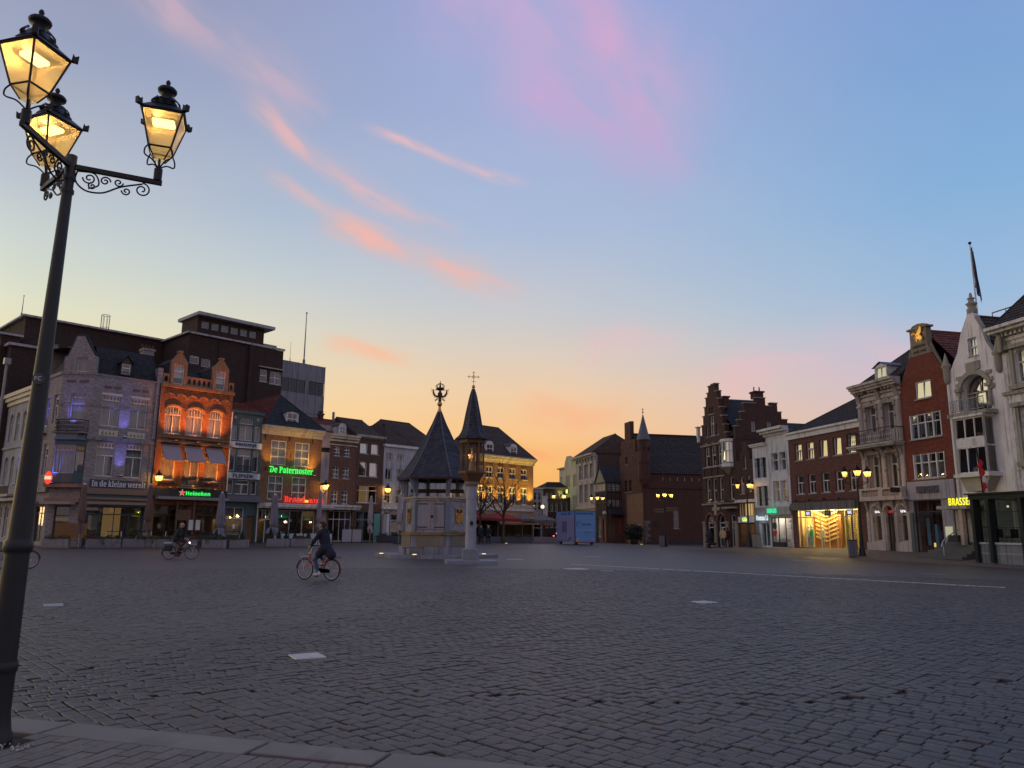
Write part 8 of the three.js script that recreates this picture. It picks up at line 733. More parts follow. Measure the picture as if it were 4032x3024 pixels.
function slateCone(profile, a0, step) { // hexagonal bell-cast roof in slate courses; every slate is a little facet with its own lip
  const out = []; for (let f = 0; f < 6; f++) for (let s = 0; s < profile.length - 1; s++) { const [r0, y0] = profile[s], [r1, y1] = profile[s + 1], A = hexPt(r0, f, a0), B = hexPt(r0, f + 1, a0), C = hexPt(r1, f + 1, a0), D = hexPt(r1, f, a0), L = Math.hypot(y1 - y0, (r0 - r1) * 0.87), n = Math.max(1, Math.round(L / step)); for (let k = 0; k < n; k++) { const t0 = k / n, t1 = (k + 1) / n, P = (U, V, ya, yb, t) => [lerp(U[0], V[0], t), lerp(ya, yb, t), lerp(U[1], V[1], t)]; const a = P(A, D, y0, y1, t0), b = P(B, C, y0, y1, t0), c = P(B, C, y0, y1, t1), d = P(A, D, y0, y1, t1); const w = Math.hypot(b[0] - a[0], b[2] - a[2]), m = Math.max(1, Math.round(w / 0.16)), nx = (a[0] + b[0]) / 2, nz = (a[2] + b[2]) / 2, nl = Math.hypot(nx, nz) || 1; for (let q = 0; q < m; q++) { const lip = 0.012 + 0.012 * hash2(q + f * 31, k + s * 17, 5), e = [nx / nl * lip, lip * 0.6, nz / nl * lip], l3 = (u, v, t) => u.map((x, i) => lerp(x, v[i], t)), a1 = l3(a, b, q / m), b1 = l3(a, b, (q + 1) / m - 0.02 / m), c1 = l3(d, c, (q + 1) / m), d1 = l3(d, c, q / m), a2 = a1.map((x, i) => x + e[i]), b2 = b1.map((x, i) => x + e[i]); out.push(tri(a2, b2, c1), tri(a2, c1, d1), tri(a1, b1, b2), tri(a1, b2, a2)); } } } return merge(out); }
const gold = std([0.5, 0.3, 0.09], 0.35, { metalness: 0.7 }), blueStone = plaster([0.24, 0.25, 0.29], 0.6), sand = plaster([0.24, 0.2, 0.15]);
{
  const x = -4.46, z = -47, A = 24, g = thing('well_house', 'hexagonal well house with a flared slate roof and crowned eagle', 'well house', [x, 0, z]);
  mesh('platform', hexSolid(3.75, -0.1, 0.2, A), blueStone, g); mesh('stone_base', merge([hexSolid(2.3, 0.2, 0.62, A), hexSolid(2.12, 0.62, 1.3, A)]), blueStone, g); for (let i = 0; i < 6; i++) { const [ax, az] = hexPt(2.13, i, A), [bx, bz] = hexPt(2.13, i + 1, A), L = Math.hypot(bx - ax, bz - az), m = mesh('sandstone_panel', box(L - 0.5, 0.64, 0.05, 0, 0.64, 0), sand, g); m.position.set((ax + bx) / 2, 0, (az + bz) / 2); m.rotation.y = Math.atan2((ax + bx), (az + bz)); }
  mesh('gilt_ledge', merge([hexSolid(2.24, 1.3, 1.38, A), hexSolid(2.12, 1.38, 1.46, A)]), plaster([0.26, 0.17, 0.08], 0.5), g); const pz = plaster([0.33, 0.33, 0.39], 0.6); mesh('timber_wall', hexRing(1.93, 1.93, 1.46, 3.3, A), pz, g); mesh('inner_floor', hexSolid(1.9, 1.3, 1.5, A), M.woodDark, g); mesh('cornice', merge([hexSolid(2.02, 3.28, 3.4, A), hexSolid(2.16, 3.4, 3.5, A)]), plaster([0.5, 0.42, 0.34]), g);
  for (let i = 0; i < 6; i++) { const [ax, az] = hexPt(1.96, i, A), a = R(A + i * 60); mesh('corner_post', merge([box(0.26, 1.82, 0.2, 0, 1.46, 0), box(0.22, 1.35, 0.2, 0, 3.4, -0.03)]), plaster([0.2, 0.23, 0.3], 0.6), g).position.set(ax, 0, az); g.children.at(-1).rotation.y = a; const br = mesh('roof_brace', prism([[0, 3.75], [0.1, 3.75], [0.3, 4.2], [0.55, 4.62], [0, 4.62]], 0.14, -0.07).rotateY(-Math.PI / 2), plaster([0.2, 0.23, 0.3], 0.6), g); br.position.set(ax, 0, az); br.rotation.y = a; }
  const face = (i, name, geo, mat) => { const [ax, az] = hexPt(1.93, i, A), [bx, bz] = hexPt(1.93, i + 1, A), m = mesh(name, geo, mat, g); m.position.set((ax + bx) / 2, 0, (az + bz) / 2); m.rotation.y = Math.atan2(ax + bx, az + bz); return m; };
  const shield = [[-0.34, 0.42], [0.34, 0.42], [0.33, -0.15], [0.22, -0.36], [0, -0.5], [-0.22, -0.36], [-0.33, -0.15]];
  for (const i of [5, 1, 3]) { for (const s of [-1, 1]) { const d = face(i, 'door', span(s < 0 ? -0.78 : 0.01, s < 0 ? -0.01 : 0.78, 1.62, 3.18, 0.005, 0.05), plaster([0.33, 0.3, 0.33], 0.6)); for (let k = 1; k < 4; k++) mesh('plank_joint', span(s * 0.195 * k - 0.004, s * 0.195 * k + 0.004, 1.64, 3.16, 0.05, 0.053), M.zinc, d); for (const y of [1.72, 3.05]) mesh('strap_hinge', merge([span(s < 0 ? -0.78 : 0.26, s < 0 ? -0.26 : 0.78, y, y + 0.05, 0.05, 0.07), bar([s * 0.27, y + 0.02, 0.06], [s * 0.2, y + 0.07, 0.06], 0.012, 4), bar([s * 0.27, y + 0.02, 0.06], [s * 0.2, y - 0.03, 0.06], 0.012, 4)]), M.iron, d); } face(i, 'lock_plate', merge([box(0.14, 0.14, 0.03, 0.06, 2.28, 0.06), bar([-0.02, 2.28, 0.06], [0.14, 2.44, 0.06], 0.012, 4), bar([-0.02, 2.44, 0.06], [0.14, 2.28, 0.06], 0.012, 4)]), M.iron); }
  for (const i of [0, 2, 4]) { face(i, 'crest_panel', span(-0.8, 0.8, 1.55, 3.2, 0.003, 0.02), pz); const c = face(i, 'coat_of_arms', prism(shield, 0.06, 0.03).translate(0, 2.42, 0), gold); for (const s of [-1, 1]) { mesh('crest_eagle_wing', prism([[0.02 * s, 2.62], [0.1 * s, 2.8], [0.27 * s, 2.78], [0.25 * s, 2.6], [0.1 * s, 2.55]], 0.02, 0.09), M.dark, c); } mesh('crest_quarter', merge([span(-0.12, 0.05, 2.42, 2.6, 0.09, 0.105), span(-0.3, -0.12, 2.24, 2.42, 0.09, 0.105)]), std([0.4, 0.1, 0.09], 0.6), c); mesh('crest_quarter', merge(Array.from({ length: 16 }, (_, k) => box(0.07, 0.045, 0.015, -0.22 + (k % 4) * 0.14 + (k >> 2) % 2 * 0.05, 2.02 + Math.floor(k / 4) * 0.13, 0.097))), M.dark, c); mesh('crossed_staves', merge([bar([-0.62, 3.05, 0.03], [0.55, 1.75, 0.03], 0.014, 5), bar([0.62, 3.05, 0.03], [-0.55, 1.75, 0.03], 0.014, 5)]), M.zinc, c); }
  const prof = [[2.52, 4.6], [2.24, 4.9], [1.98, 5.24], [1.73, 5.6], [1.5, 5.95], [1.18, 6.48], [0.84, 7.1], [0.62, 7.55], [0.42, 7.95], [0.24, 8.38], [0.09, 8.75]]; mesh('slate_roof', slateCone(prof, A, 0.15), M.wellSlate = std([0.07, 0.068, 0.09], 0.75, { map: slateMap }), g); for (let i = 0; i < 6; i++) mesh('roof_hip', tube(prof.map(([r, y]) => { const [px, pq] = hexPt(r + 0.02, i, A); return [px, y + 0.03, pq]; }), 0.03, 40, 5), M.lead, g); mesh('eave_board', merge([hexRing(2.48, 2.52, 4.5, 4.62, A), hexRing(2.0, 2.48, 4.72, 4.5, A)]), M.woodDark, g); mesh('roof_beam', hexRing(1.98, 1.98, 4.5, 4.7, A), M.woodDark, g); mesh('winch', merge([bar([-1.6, 3.9, 0], [1.6, 3.9, 0], 0.12, 10), bar([0, 3.9, 0], [0, 2.0, 0], 0.02)]), M.woodDark, g);
  mesh('finial', lathe([[0.1, 8.72], [0.12, 8.85], [0.075, 8.95], [0.085, 9.0], [0.07, 9.06], [0.09, 9.1]], 14), gold, g); mesh('gilt_ball', new THREE.SphereGeometry(0.155, 20, 14).translate(0, 9.24, 0), gold, g);
  const ir = std([0.03, 0.022, 0.018], 0.5, { metalness: 0.4 }), eg = mesh('double_eagle', (() => { const p = [prism([[-0.05, 0], [0.05, 0], [0.1, 0.1], [0.07, 0.2], [0.13, 0.36], [0.12, 0.52], [0, 0.6], [-0.12, 0.52], [-0.13, 0.36], [-0.07, 0.2], [-0.1, 0.1]], 0.05, -0.025), bar([0, -0.02, 0], [0, 0.92, 0], 0.018)]; for (const s of [-1, 1]) { p.push(prism([[0.08, 0.36], [0.22, 0.38], [0.32, 0.5], [0.33, 0.72], [0.37, 0.72], [0.41, 0.5], [0.32, 0.32], [0.1, 0.24]].map(([a, b]) => [a * s, b]), 0.035, -0.018)); for (let i = 0; i < 9; i++) { const t = i / 8, a = lerp(-1.25, 0.5, t), bx = lerp(0.18, 0.37, t), by = lerp(0.3, 0.66, t); p.push(bar([bx * s, by, 0], [(bx + 0.17 * Math.cos(a)) * s, by + 0.17 * Math.sin(a), 0], 0.016, 5, 0.007)); } p.push(tube([[0.03 * s, 0.55, 0], [0.07 * s, 0.68, 0], [0.15 * s, 0.72, 0], [0.2 * s, 0.69, 0], [0.26 * s, 0.68, 0]], 0.03, 14, 6)); p.push(bar([0.1 * s, 0.22, 0], [0.2 * s, 0.12, 0], 0.03, 6), ...[-0.5, 0, 0.6].map(a => bar([0.2 * s, 0.12, 0], [(0.2 + 0.1 * Math.cos(a - 0.6)) * s, 0.12 + 0.1 * Math.sin(a - 0.6), 0], 0.012, 4))); } return merge(p); })(), ir, g); eg.position.y = 9.36; eg.scale.setScalar(1.12); eg.rotation.y = 0.1;
  mesh('crown', (() => { const p = [lathe([[0.2, 0], [0.24, 0.05], [0.25, 0.13], [0.23, 0.13], [0.19, 0.02]], 18)]; for (let i = 0; i < 4; i++) { const a = i * Math.PI / 4; p.push(tube([[0.25, 0.12, 0], [0.27, 0.24, 0], [0.18, 0.36, 0], [0, 0.4, 0], [-0.18, 0.36, 0], [-0.27, 0.24, 0], [-0.25, 0.12, 0]], 0.016, 24, 5).rotateY(a)); } p.push(cyl(0.07, 0.05, 0.3, 0, 0.06, 0, 8), new THREE.SphereGeometry(0.045, 8, 6).translate(0, 0.44, 0), box(0.02, 0.12, 0.02, 0, 0.47, 0), box(0.07, 0.02, 0.02, 0, 0.53, 0)); return merge(p); })(), ir, g).position.y = 10.12;
  const bn = thing('wooden_bench', 'small timber bench against the base of the well house', 'bench', [x - 1.05, 0.2, z + 2.4], R(-6)); mesh('seat', box(1.2, 0.05, 0.34, 0, 0.36, 0), M.wood, bn); for (const k of [-0.5, 0.5]) mesh('leg', box(0.08, 0.36, 0.3, k, 0, 0), blueStone, bn);
  groundSpot(x - 3.0, z + 1.5, 'ground light left on the well platform', 2.5, 0.2); groundSpot(x - 0.9, z + 3.0, 'ground light before the bench of the well house', 2.5, 0.2); groundSpot(x + 2.9, z + 0.9, 'ground light right behind the shrine column', 2.5, 0.2);
}
{
  const x = -1.95, z = -38.3, g = thing('shrine_column', 'stone column carrying a timber shrine with a slated spire', 'shrine', [x, 0, z], R(8));
  mesh('platform', new RoundedBoxGeometry(2.4, 0.24, 2.3, 2, 0.02).translate(0, 0.06, 0), blueStone, g); mesh('plinth', merge([box(0.78, 0.5, 0.78, 0, 0.18, 0), new THREE.CylinderGeometry(0.4, 0.55, 0.07, 4).rotateY(Math.PI / 4).translate(0, 0.715, 0)]), blueStone, g); const sh = (y0, y1, r0, r1) => new THREE.CylinderGeometry(r1, r0, y1 - y0, 8).rotateY(Math.PI / 8).translate(0, (y0 + y1) / 2, 0); for (const [a, b] of [[0.75, 1.55], [1.56, 2.42], [2.43, 3.1], [3.11, 3.72]]) mesh('shaft_drum', sh(a, b, 0.29 - a * 0.008, 0.29 - b * 0.008), plaster([0.33, 0.34, 0.4], 0.6), g); mesh('capital', merge([sh(3.72, 3.84, 0.28, 0.36), sh(3.84, 3.95, 0.36, 0.38)]), plaster([0.3, 0.22, 0.17]), g); mesh('lion_mask', merge([new THREE.SphereGeometry(0.09, 10, 8).scale(1, 1.1, 0.6).translate(0, 1.95, 0.3), new THREE.TorusGeometry(0.06, 0.014, 5, 12).translate(0, 1.86, 0.34)]), M.iron, g);
  const wd = std([0.2, 0.1, 0.05], 0.65, { map: woodMap }), A = 30; mesh('timber_bracket', merge([hexRing(0.36, 0.62, 3.96, 4.36, A), hexSolid(0.7, 4.36, 4.46, A), hexSolid(0.62, 4.3, 4.36, A)]), wd, g); for (let i = 0; i < 6; i++) { const [px, pz] = hexPt(0.56, i, A); mesh('timber_post', box(0.085, 1.46, 0.085, px, 4.46, pz), wd, g); const [mx, mz] = [0, 1].map(k => (hexPt(0.56, i, A)[k] + hexPt(0.56, i + 1, A)[k]) / 2); mesh('grille_bar', merge([bar([mx, 4.46, mz], [mx, 5.9, mz], 0.012, 5), ...[0.33, 0.66].map(t => { const a = hexPt(0.56, i, A), b = hexPt(0.56, i + 1, A), q = [lerp(a[0], b[0], t), lerp(a[1], b[1], t)]; return bar([q[0], 4.46, q[1]], [q[0], 5.9, q[1]], 0.008, 4); }), ...[4.85, 5.3, 5.7].map(y => bar([hexPt(0.56, i, A)[0], y, hexPt(0.56, i, A)[1]], [hexPt(0.56, i + 1, A)[0], y, hexPt(0.56, i + 1, A)[1]], 0.008, 4))]), M.iron, g); }
  mesh('timber_head', merge([hexRing(0.62, 0.62, 5.86, 6.04, A), hexRing(0.6, 0.82, 6.04, 6.06, A), hexSolid(0.6, 5.98, 6.02, A)]), wd, g); const prof = [[0.86, 6.05], [0.7, 6.18], [0.55, 6.42], [0.46, 6.75], [0.38, 7.2], [0.27, 7.75], [0.15, 8.3], [0.05, 8.62]]; mesh('slate_spire', slateCone(prof, A, 0.12), M.wellSlate, g); for (let i = 0; i < 6; i++) mesh('spire_hip', tube(prof.map(([r, y]) => { const [px, pq] = hexPt(r + 0.01, i, A); return [px, y + 0.02, pq]; }), 0.016, 30, 5), M.lead, g); mesh('finial_ball', merge([new THREE.SphereGeometry(0.085, 14, 10).translate(0, 8.74, 0), cyl(0.06, 0.04, 0.12, 0, 8.58, 0, 10)]), gold, g);
  mesh('wrought_cross', (() => { const p = [bar([0, 8.8, 0], [0, 9.5, 0], 0.016), bar([-0.27, 9.25, 0], [0.27, 9.25, 0], 0.014), new THREE.TorusGeometry(0.07, 0.012, 5, 14).translate(0, 9.25, 0)]; for (const [px, py, a] of [[0.27, 9.25, 0], [-0.27, 9.25, Math.PI], [0, 9.5, Math.PI / 2]]) p.push(...[-2.3, 2.3].map(k => bar([px, py, 0], [px + 0.09 * Math.cos(a + k), py + 0.09 * Math.sin(a + k), 0], 0.011, 4)), bar([px, py, 0], [px + 0.06 * Math.cos(a), py + 0.06 * Math.sin(a), 0], 0.016, 5, 0.003)); p.push(tube([[-0.1, 9.04, 0], [-0.05, 9.0, 0], [0, 9.02, 0], [0.05, 9.0, 0], [0.1, 9.04, 0]], 0.011, 14, 4)); return merge(p); })(), gold, g);
  const l = mesh('candle_lamp', new THREE.SphereGeometry(0.04, 10, 8).translate(-0.22, 5.25, 0.2), glow([1, 0.75, 0.35], 3), g); lamp('point', [1, 0.66, 0.25], 0.35, [x - 0.19, 5.25, z + 0.23]);
}
// ================================================================ FIGURES: distance field of tapered bones, meshed
function field(bones, cell, k = 0.03) {
  const lo = [1e9, 1e9, 1e9], hi = [-1e9, -1e9, -1e9]; for (const [a, b, ra, rb] of bones) for (let i = 0; i < 3; i++) { lo[i] = Math.min(lo[i], a[i] - ra, b[i] - rb); hi[i] = Math.max(hi[i], a[i] + ra, b[i] + rb); }
  const L = Math.max(...hi.map((h, i) => h - lo[i])) + cell * 6, n = Math.ceil(L / cell) + 2, half = n / 2, c = hi.map((h, i) => (h + lo[i]) / 2), mc = new MarchingCubes(n, new THREE.MeshStandardMaterial(), false, false, 260000), D = new Float32Array(n * n * n).fill(1), w = cell;
  for (const [a, b, ra, rb] of bones) { const m = k + cell * 2, ba = b.map((v, i) => v - a[i]), bl = ba[0] ** 2 + ba[1] ** 2 + ba[2] ** 2 || 1e-9, r = [0, 1, 2].map(i => [Math.max(0, Math.floor((Math.min(a[i] - ra, b[i] - rb) - m - c[i]) / w + half)), Math.min(n - 1, Math.ceil((Math.max(a[i] + ra, b[i] + rb) + m - c[i]) / w + half))]); for (let z = r[2][0]; z <= r[2][1]; z++) for (let y = r[1][0]; y <= r[1][1]; y++) for (let x = r[0][0]; x <= r[0][1]; x++) { const p = [(x - half) * w + c[0] - a[0], (y - half) * w + c[1] - a[1], (z - half) * w + c[2] - a[2]], t = clamp((p[0] * ba[0] + p[1] * ba[1] + p[2] * ba[2]) / bl), d = Math.hypot(p[0] - ba[0] * t, p[1] - ba[1] * t, p[2] - ba[2] * t) - lerp(ra, rb, t), o = x + y * n + z * n * n, h = Math.max(k - Math.abs(D[o] - d), 0) / k; D[o] = Math.min(D[o], d) - h * h * k * 0.25; } }
  mc.isolation = 0; for (let i = 0; i < D.length; i++) mc.field[i] = -D[i]; mc.update(); const g = new THREE.BufferGeometry(), cnt = mc.count; g.setAttribute('position', new THREE.BufferAttribute(mc.positionArray.slice(0, cnt * 3), 3)); g.setAttribute('normal', new THREE.BufferAttribute(mc.normalArray.slice(0, cnt * 3), 3)); const s = half * w; g.scale(s, s, s); g.translate(...c); g.setAttribute('uv', new THREE.BufferAttribute(new Float32Array(cnt * 2), 2)); return g;
}
const headGeo = field([[[0, 0.03, -0.015], [0, 0.035, 0.015], 0.088, 0.086], [[0, -0.02, 0.03], [0, -0.075, 0.045], 0.066, 0.045], [[0, 0.005, 0.1], [0, -0.035, 0.118], 0.009, 0.015], [[-0.035, 0.02, 0.085], [0.035, 0.02, 0.085], 0.016, 0.016], [[-0.018, -0.07, 0.085], [0.018, -0.07, 0.085], 0.012, 0.012], [[-0.086, 0, 0], [-0.09, -0.03, 0.005], 0.018, 0.012], [[0.086, 0, 0], [0.09, -0.03, 0.005], 0.018, 0.012], [[0, -0.06, -0.01], [0, -0.17, -0.03], 0.055, 0.06]], 0.006, 0.02); // faces +z, eye level at 0
const handGeo = field([[[0, 0, 0], [0, -0.07, 0], 0.03, 0.032], [[-0.02, -0.02, 0], [-0.025, -0.075, 0], 0.018, 0.02], [[0.02, -0.02, 0], [0.025, -0.075, 0], 0.018, 0.018], ...[-0.03, -0.01, 0.01, 0.03].flatMap((x, i) => { const l = [0.042, 0.048, 0.045, 0.035][i]; return [[[x, -0.085, 0], [x, -0.085 - l, 0.012], 0.0095, 0.009], [[x, -0.085 - l, 0.012], [x, -0.085 - l * 1.2, 0.05], 0.009, 0.0075]]; }), [[-0.03, -0.03, 0.008], [-0.058, -0.06, 0.02], 0.013, 0.011], [[-0.058, -0.06, 0.02], [-0.05, -0.095, 0.04], 0.011, 0.008]], 0.0045, 0.008);
const aim = (geo, from, to, roll = 0) => { const g = geo.clone().rotateY(roll), A = new THREE.Vector3(...from), d = new THREE.Vector3(...to).sub(A).normalize(); g.applyQuaternion(new THREE.Quaternion().setFromUnitVectors(new THREE.Vector3(0, -1, 0), d)); return g.translate(...to); };
// j: joints of the posed figure; c: clothes; the figure faces +z before it is turned
function person(label, pos, turn, j, c, group) {
  const g = thing('person', label, 'person', pos, turn, group), q = j.cell ?? 0.02, lerp3 = (a, b, t) => a.map((v, i) => lerp(v, b[i], t)), S2 = f => ['L', 'R'].flatMap(f);
  const skinB = [[j.hip, j.chest, 0.1, 0.11], [j.chest, j.neck, 0.1, 0.055], [j.neck, j.head, 0.055, 0.05], ...S2(s => [[j.neck, j['sh' + s], 0.05, 0.05], [j['sh' + s], j['el' + s], 0.045, 0.038], [j['el' + s], j['wr' + s], 0.036, 0.027], [j.hip, j['hp' + s], 0.09, 0.08], [j['hp' + s], j['kn' + s], 0.07, 0.05], [j['kn' + s], j['an' + s], 0.048, 0.035], [j['an' + s], j['to' + s], 0.035, 0.028]])];
  const skin = std(c.skin ?? [0.38, 0.22, 0.16], 0.6), head = headGeo.clone().rotateX(j.nod ?? 0).rotateY(j.look ?? 0).translate(...j.head); mesh('body', merge([field(skinB, q, 0.03), head, ...['L', 'R'].map(s => aim(handGeo.clone().scale(s === 'L' ? 1 : -1, 1, 1), j['el' + s], j['wr' + s], j.roll ?? 0))]), skin, g);
  const eyes = []; for (const s of [-1, 1]) eyes.push(new THREE.SphereGeometry(0.009, 6, 5).translate(s * 0.032, 0.004, 0.093)); mesh('eyes', merge(eyes).rotateX(j.nod ?? 0).rotateY(j.look ?? 0).translate(...j.head), M.dark, g);
  const cb = [[j.hip, j.chest, 0.165, 0.175], [lerp3(j.hip, j.chest, 0.6), j.chest, 0.16, 0.17], [j.chest, j.neck, 0.15, 0.085], ...S2(s => [[j.neck, j['sh' + s], 0.08, 0.078], [j.chest, j['sh' + s], 0.12, 0.08], [j['sh' + s], j['el' + s], 0.072, 0.06], [j['el' + s], lerp3(j['el' + s], j['wr' + s], 0.93), 0.06, 0.045], [j.hip, j['hp' + s], 0.15, 0.14]])]; if (c.long) S2(s => cb.push([j['hp' + s], lerp3(j['hp' + s], j['kn' + s], c.long), 0.14, 0.125], [j.hip, c.tail ?? lerp3(j['hp' + s], j['kn' + s], c.long * 0.8), 0.15, 0.14])); if (c.hood) cb.push([j.neck, [j.neck[0], j.neck[1] + 0.03, j.neck[2] - 0.08], 0.1, 0.09], [[j.neck[0] - 0.07, j.neck[1] + 0.02, j.neck[2]], [j.neck[0] + 0.07, j.neck[1] + 0.02, j.neck[2]], 0.07, 0.07]); mesh('coat', field(cb, q, 0.05), std(c.coat, 0.85, { map: clothMap }), g);
  mesh('trousers', field(S2(s => [[j.hip, j['hp' + s], 0.11, 0.1], [j['hp' + s], j['kn' + s], 0.088, 0.066], [j['kn' + s], lerp3(j['kn' + s], j['an' + s], 0.92), 0.064, 0.05]]), q, 0.03), std(c.legs, 0.85), g);
  for (const s of ['L', 'R']) { const a = j['an' + s], t = j['to' + s], d = t.map((v, i) => v - a[i]); mesh('shoe', field([[a.map((v, i) => v - d[i] * 0.25 + (i === 1 ? -0.035 : 0)), t.map((v, i) => v + (i === 1 ? -0.005 : 0)), 0.048, 0.038], [a, a.map((v, i) => v + (i === 1 ? 0.03 : 0)), 0.05, 0.048]], q * 0.7, 0.02), std(c.shoes, 0.7), g); }
  if (c.hair) mesh('hair', field([[[0, 0.06, -0.02], [0, 0.062, 0.01], 0.09, 0.086], [[0, 0.02, -0.045], [0, -0.02, -0.045], 0.078, 0.07], ...(c.hairLong ? [[[0, -0.02, -0.05], [0, -0.12, -0.05], 0.08, 0.06], [[-0.06, 0.03, -0.01], [-0.06, -0.1, -0.01], 0.045, 0.04], [[0.06, 0.03, -0.01], [0.06, -0.1, -0.01], 0.045, 0.04]] : [])], q * 0.6, 0.02).rotateX(j.nod ?? 0).rotateY(j.look ?? 0).translate(...j.head), std(c.hair, 0.8), g);
  return g;
}
// bicycle: +z forward
function bicycle(label, pos, turn, frameC, o = {}) {
  const g = thing('bicycle', label, 'bicycle', pos, turn), fm = std(frameC, 0.4), F = 0.56, B = -0.52, r = 0.335; for (const [z, n] of [[F, 'front_wheel'], [B, 'rear_wheel']]) { const w = mesh(n, new THREE.TorusGeometry(r - 0.022, 0.02, 8, 40).rotateY(Math.PI / 2).translate(0, r, z), M.tyre ??= std([0.012, 0.012, 0.014], 0.8), g); mesh('rim', new THREE.TorusGeometry(r - 0.05, 0.009, 6, 40).rotateY(Math.PI / 2).translate(0, r, z), M.steel, w); mesh('spokes', merge(Array.from({ length: 28 }, (_, i) => { const a = i / 28 * Math.PI * 2; return bar([(i % 2 ? 1 : -1) * 0.025, r + 0.02 * Math.cos(a + 1), z + 0.02 * Math.sin(a + 1)], [0, r + (r - 0.055) * Math.cos(a), z + (r - 0.055) * Math.sin(a)], 0.0016, 3); })), M.steel, w); mesh('hub', new THREE.CylinderGeometry(0.022, 0.022, 0.1, 10).rotateZ(Math.PI / 2).translate(0, r, z), M.steel, w); }
  const bb = [0, 0.28, -0.05], hd = [0, 0.82, 0.36], hl = [0, 0.62, 0.43], st = [0, 0.8, -0.24]; mesh('frame', merge([tube([bb, [0, 0.36, 0.12], [0, 0.52, 0.32], hl], 0.02, 16, 8), tube([[0, 0.46, -0.12], [0, 0.5, 0.1], [0, 0.68, 0.34], hd], 0.016, 16, 8), bar(bb, st, 0.016, 8), ...[-1, 1].flatMap(s => [bar([0.05 * s, r, B], [0.02 * s, 0.28, -0.06], 0.011, 6), bar([0.05 * s, r, B], [0.02 * s, 0.72, -0.22], 0.009, 6)]), bar(hd, hl, 0.022, 8)]), fm, g); mesh('fork', merge([-1, 1].map(s => tube([[0.03 * s, 0.62, 0.43], [0.05 * s, 0.5, 0.46], [0.05 * s, r, F]], 0.011, 12, 6))), fm, g); mesh('handlebar', merge([bar(hd, [0, 1.0, 0.31], 0.014, 8), tube([[-0.29, 1.04, 0.08], [-0.27, 1.06, 0.22], [-0.1, 1.02, 0.34], [0.1, 1.02, 0.34], [0.27, 1.06, 0.22], [0.29, 1.04, 0.08]], 0.012, 24, 8)]), M.steel, g); for (const s of [-1, 1]) mesh('grip', bar([0.29 * s, 1.04, 0.08], [0.28 * s, 1.055, 0.18], 0.018, 8), M.dark, g); mesh('saddle', merge([new THREE.SphereGeometry(1, 14, 8).scale(0.1, 0.04, 0.13).translate(0, 0.93, -0.3), new THREE.SphereGeometry(1, 12, 8).scale(0.04, 0.035, 0.12).translate(0, 0.93, -0.16), bar(st, [0, 0.92, -0.26], 0.013, 8)]), M.dark, g);
  for (const [z, a0, a1, n] of [[F, -0.4, 1.5, 'front_mudguard'], [B, -1.9, 0.9, 'rear_mudguard']]) mesh(n, tube(Array.from({ length: 12 }, (_, i) => { const a = lerp(a0, a1, i / 11); return [0, r + (r + 0.025) * Math.cos(a), z + (r + 0.025) * Math.sin(a)]; }), 0.017, 24, 6), o.guard ?? M.dark, g); mesh('carrier', merge([...[-0.06, 0, 0.06].map(x => bar([x, 0.74, -0.82], [x, 0.74, -0.3], 0.007, 5)), ...[-1, 1].flatMap(s => [bar([0.06 * s, 0.74, -0.75], [0.06 * s, r, B], 0.006, 5)])]), M.iron, g); mesh('chain_case', merge([prism([[-0.09, -0.07], [0.42, -0.05], [0.42, 0.05], [-0.02, 0.09], [-0.09, 0.06]], 0.03, 0).rotateY(-Math.PI / 2).rotateX(0).scale(1, 1, -1).translate(0.06, 0.3, -0.05)]), o.chain ?? M.dark, g); const ca = o.crank ?? 0; mesh('crank', merge([...[-1, 1].map(s => bar([0.08 * s, 0.28, -0.05], [0.08 * s, 0.28 - s * 0.16 * Math.cos(ca) * -1, -0.05 + s * 0.16 * Math.sin(ca)], 0.01, 5)), ...[-1, 1].map(s => box(0.09, 0.025, 0.08, 0.13 * s, 0.27 + s * 0.16 * Math.cos(ca), -0.05 + s * 0.16 * Math.sin(ca)))]), M.iron, g);
  if (o.rack) mesh('front_rack', merge([...[-0.09, 0, 0.09].map(x => bar([x, 0.74, 0.38], [x, 0.74, 0.72], 0.006, 5)), ...[0.38, 0.55, 0.72].map(z => bar([-0.1, 0.74, z], [0.1, 0.74, z], 0.006, 5)), ...[-1, 1].map(s => bar([0.08 * s, 0.74, 0.68], [0.05 * s, r, F], 0.006, 5)), tube([[-0.1, 0.74, 0.72], [-0.1, 0.8, 0.73], [0.1, 0.8, 0.73], [0.1, 0.74, 0.72]], 0.006, 12, 4)]), M.steel, g); mesh('head_lamp', new THREE.SphereGeometry(0.035, 10, 8).translate(0, 0.84, 0.42), o.light ? glow([1, 1, 0.95], 6) : M.steel, g); if (o.tail) mesh('tail_lamp', box(0.05, 0.035, 0.02, 0, 0.7, -0.86), std([0.3, 0.02, 0.02], 0.4), g); return g;
}
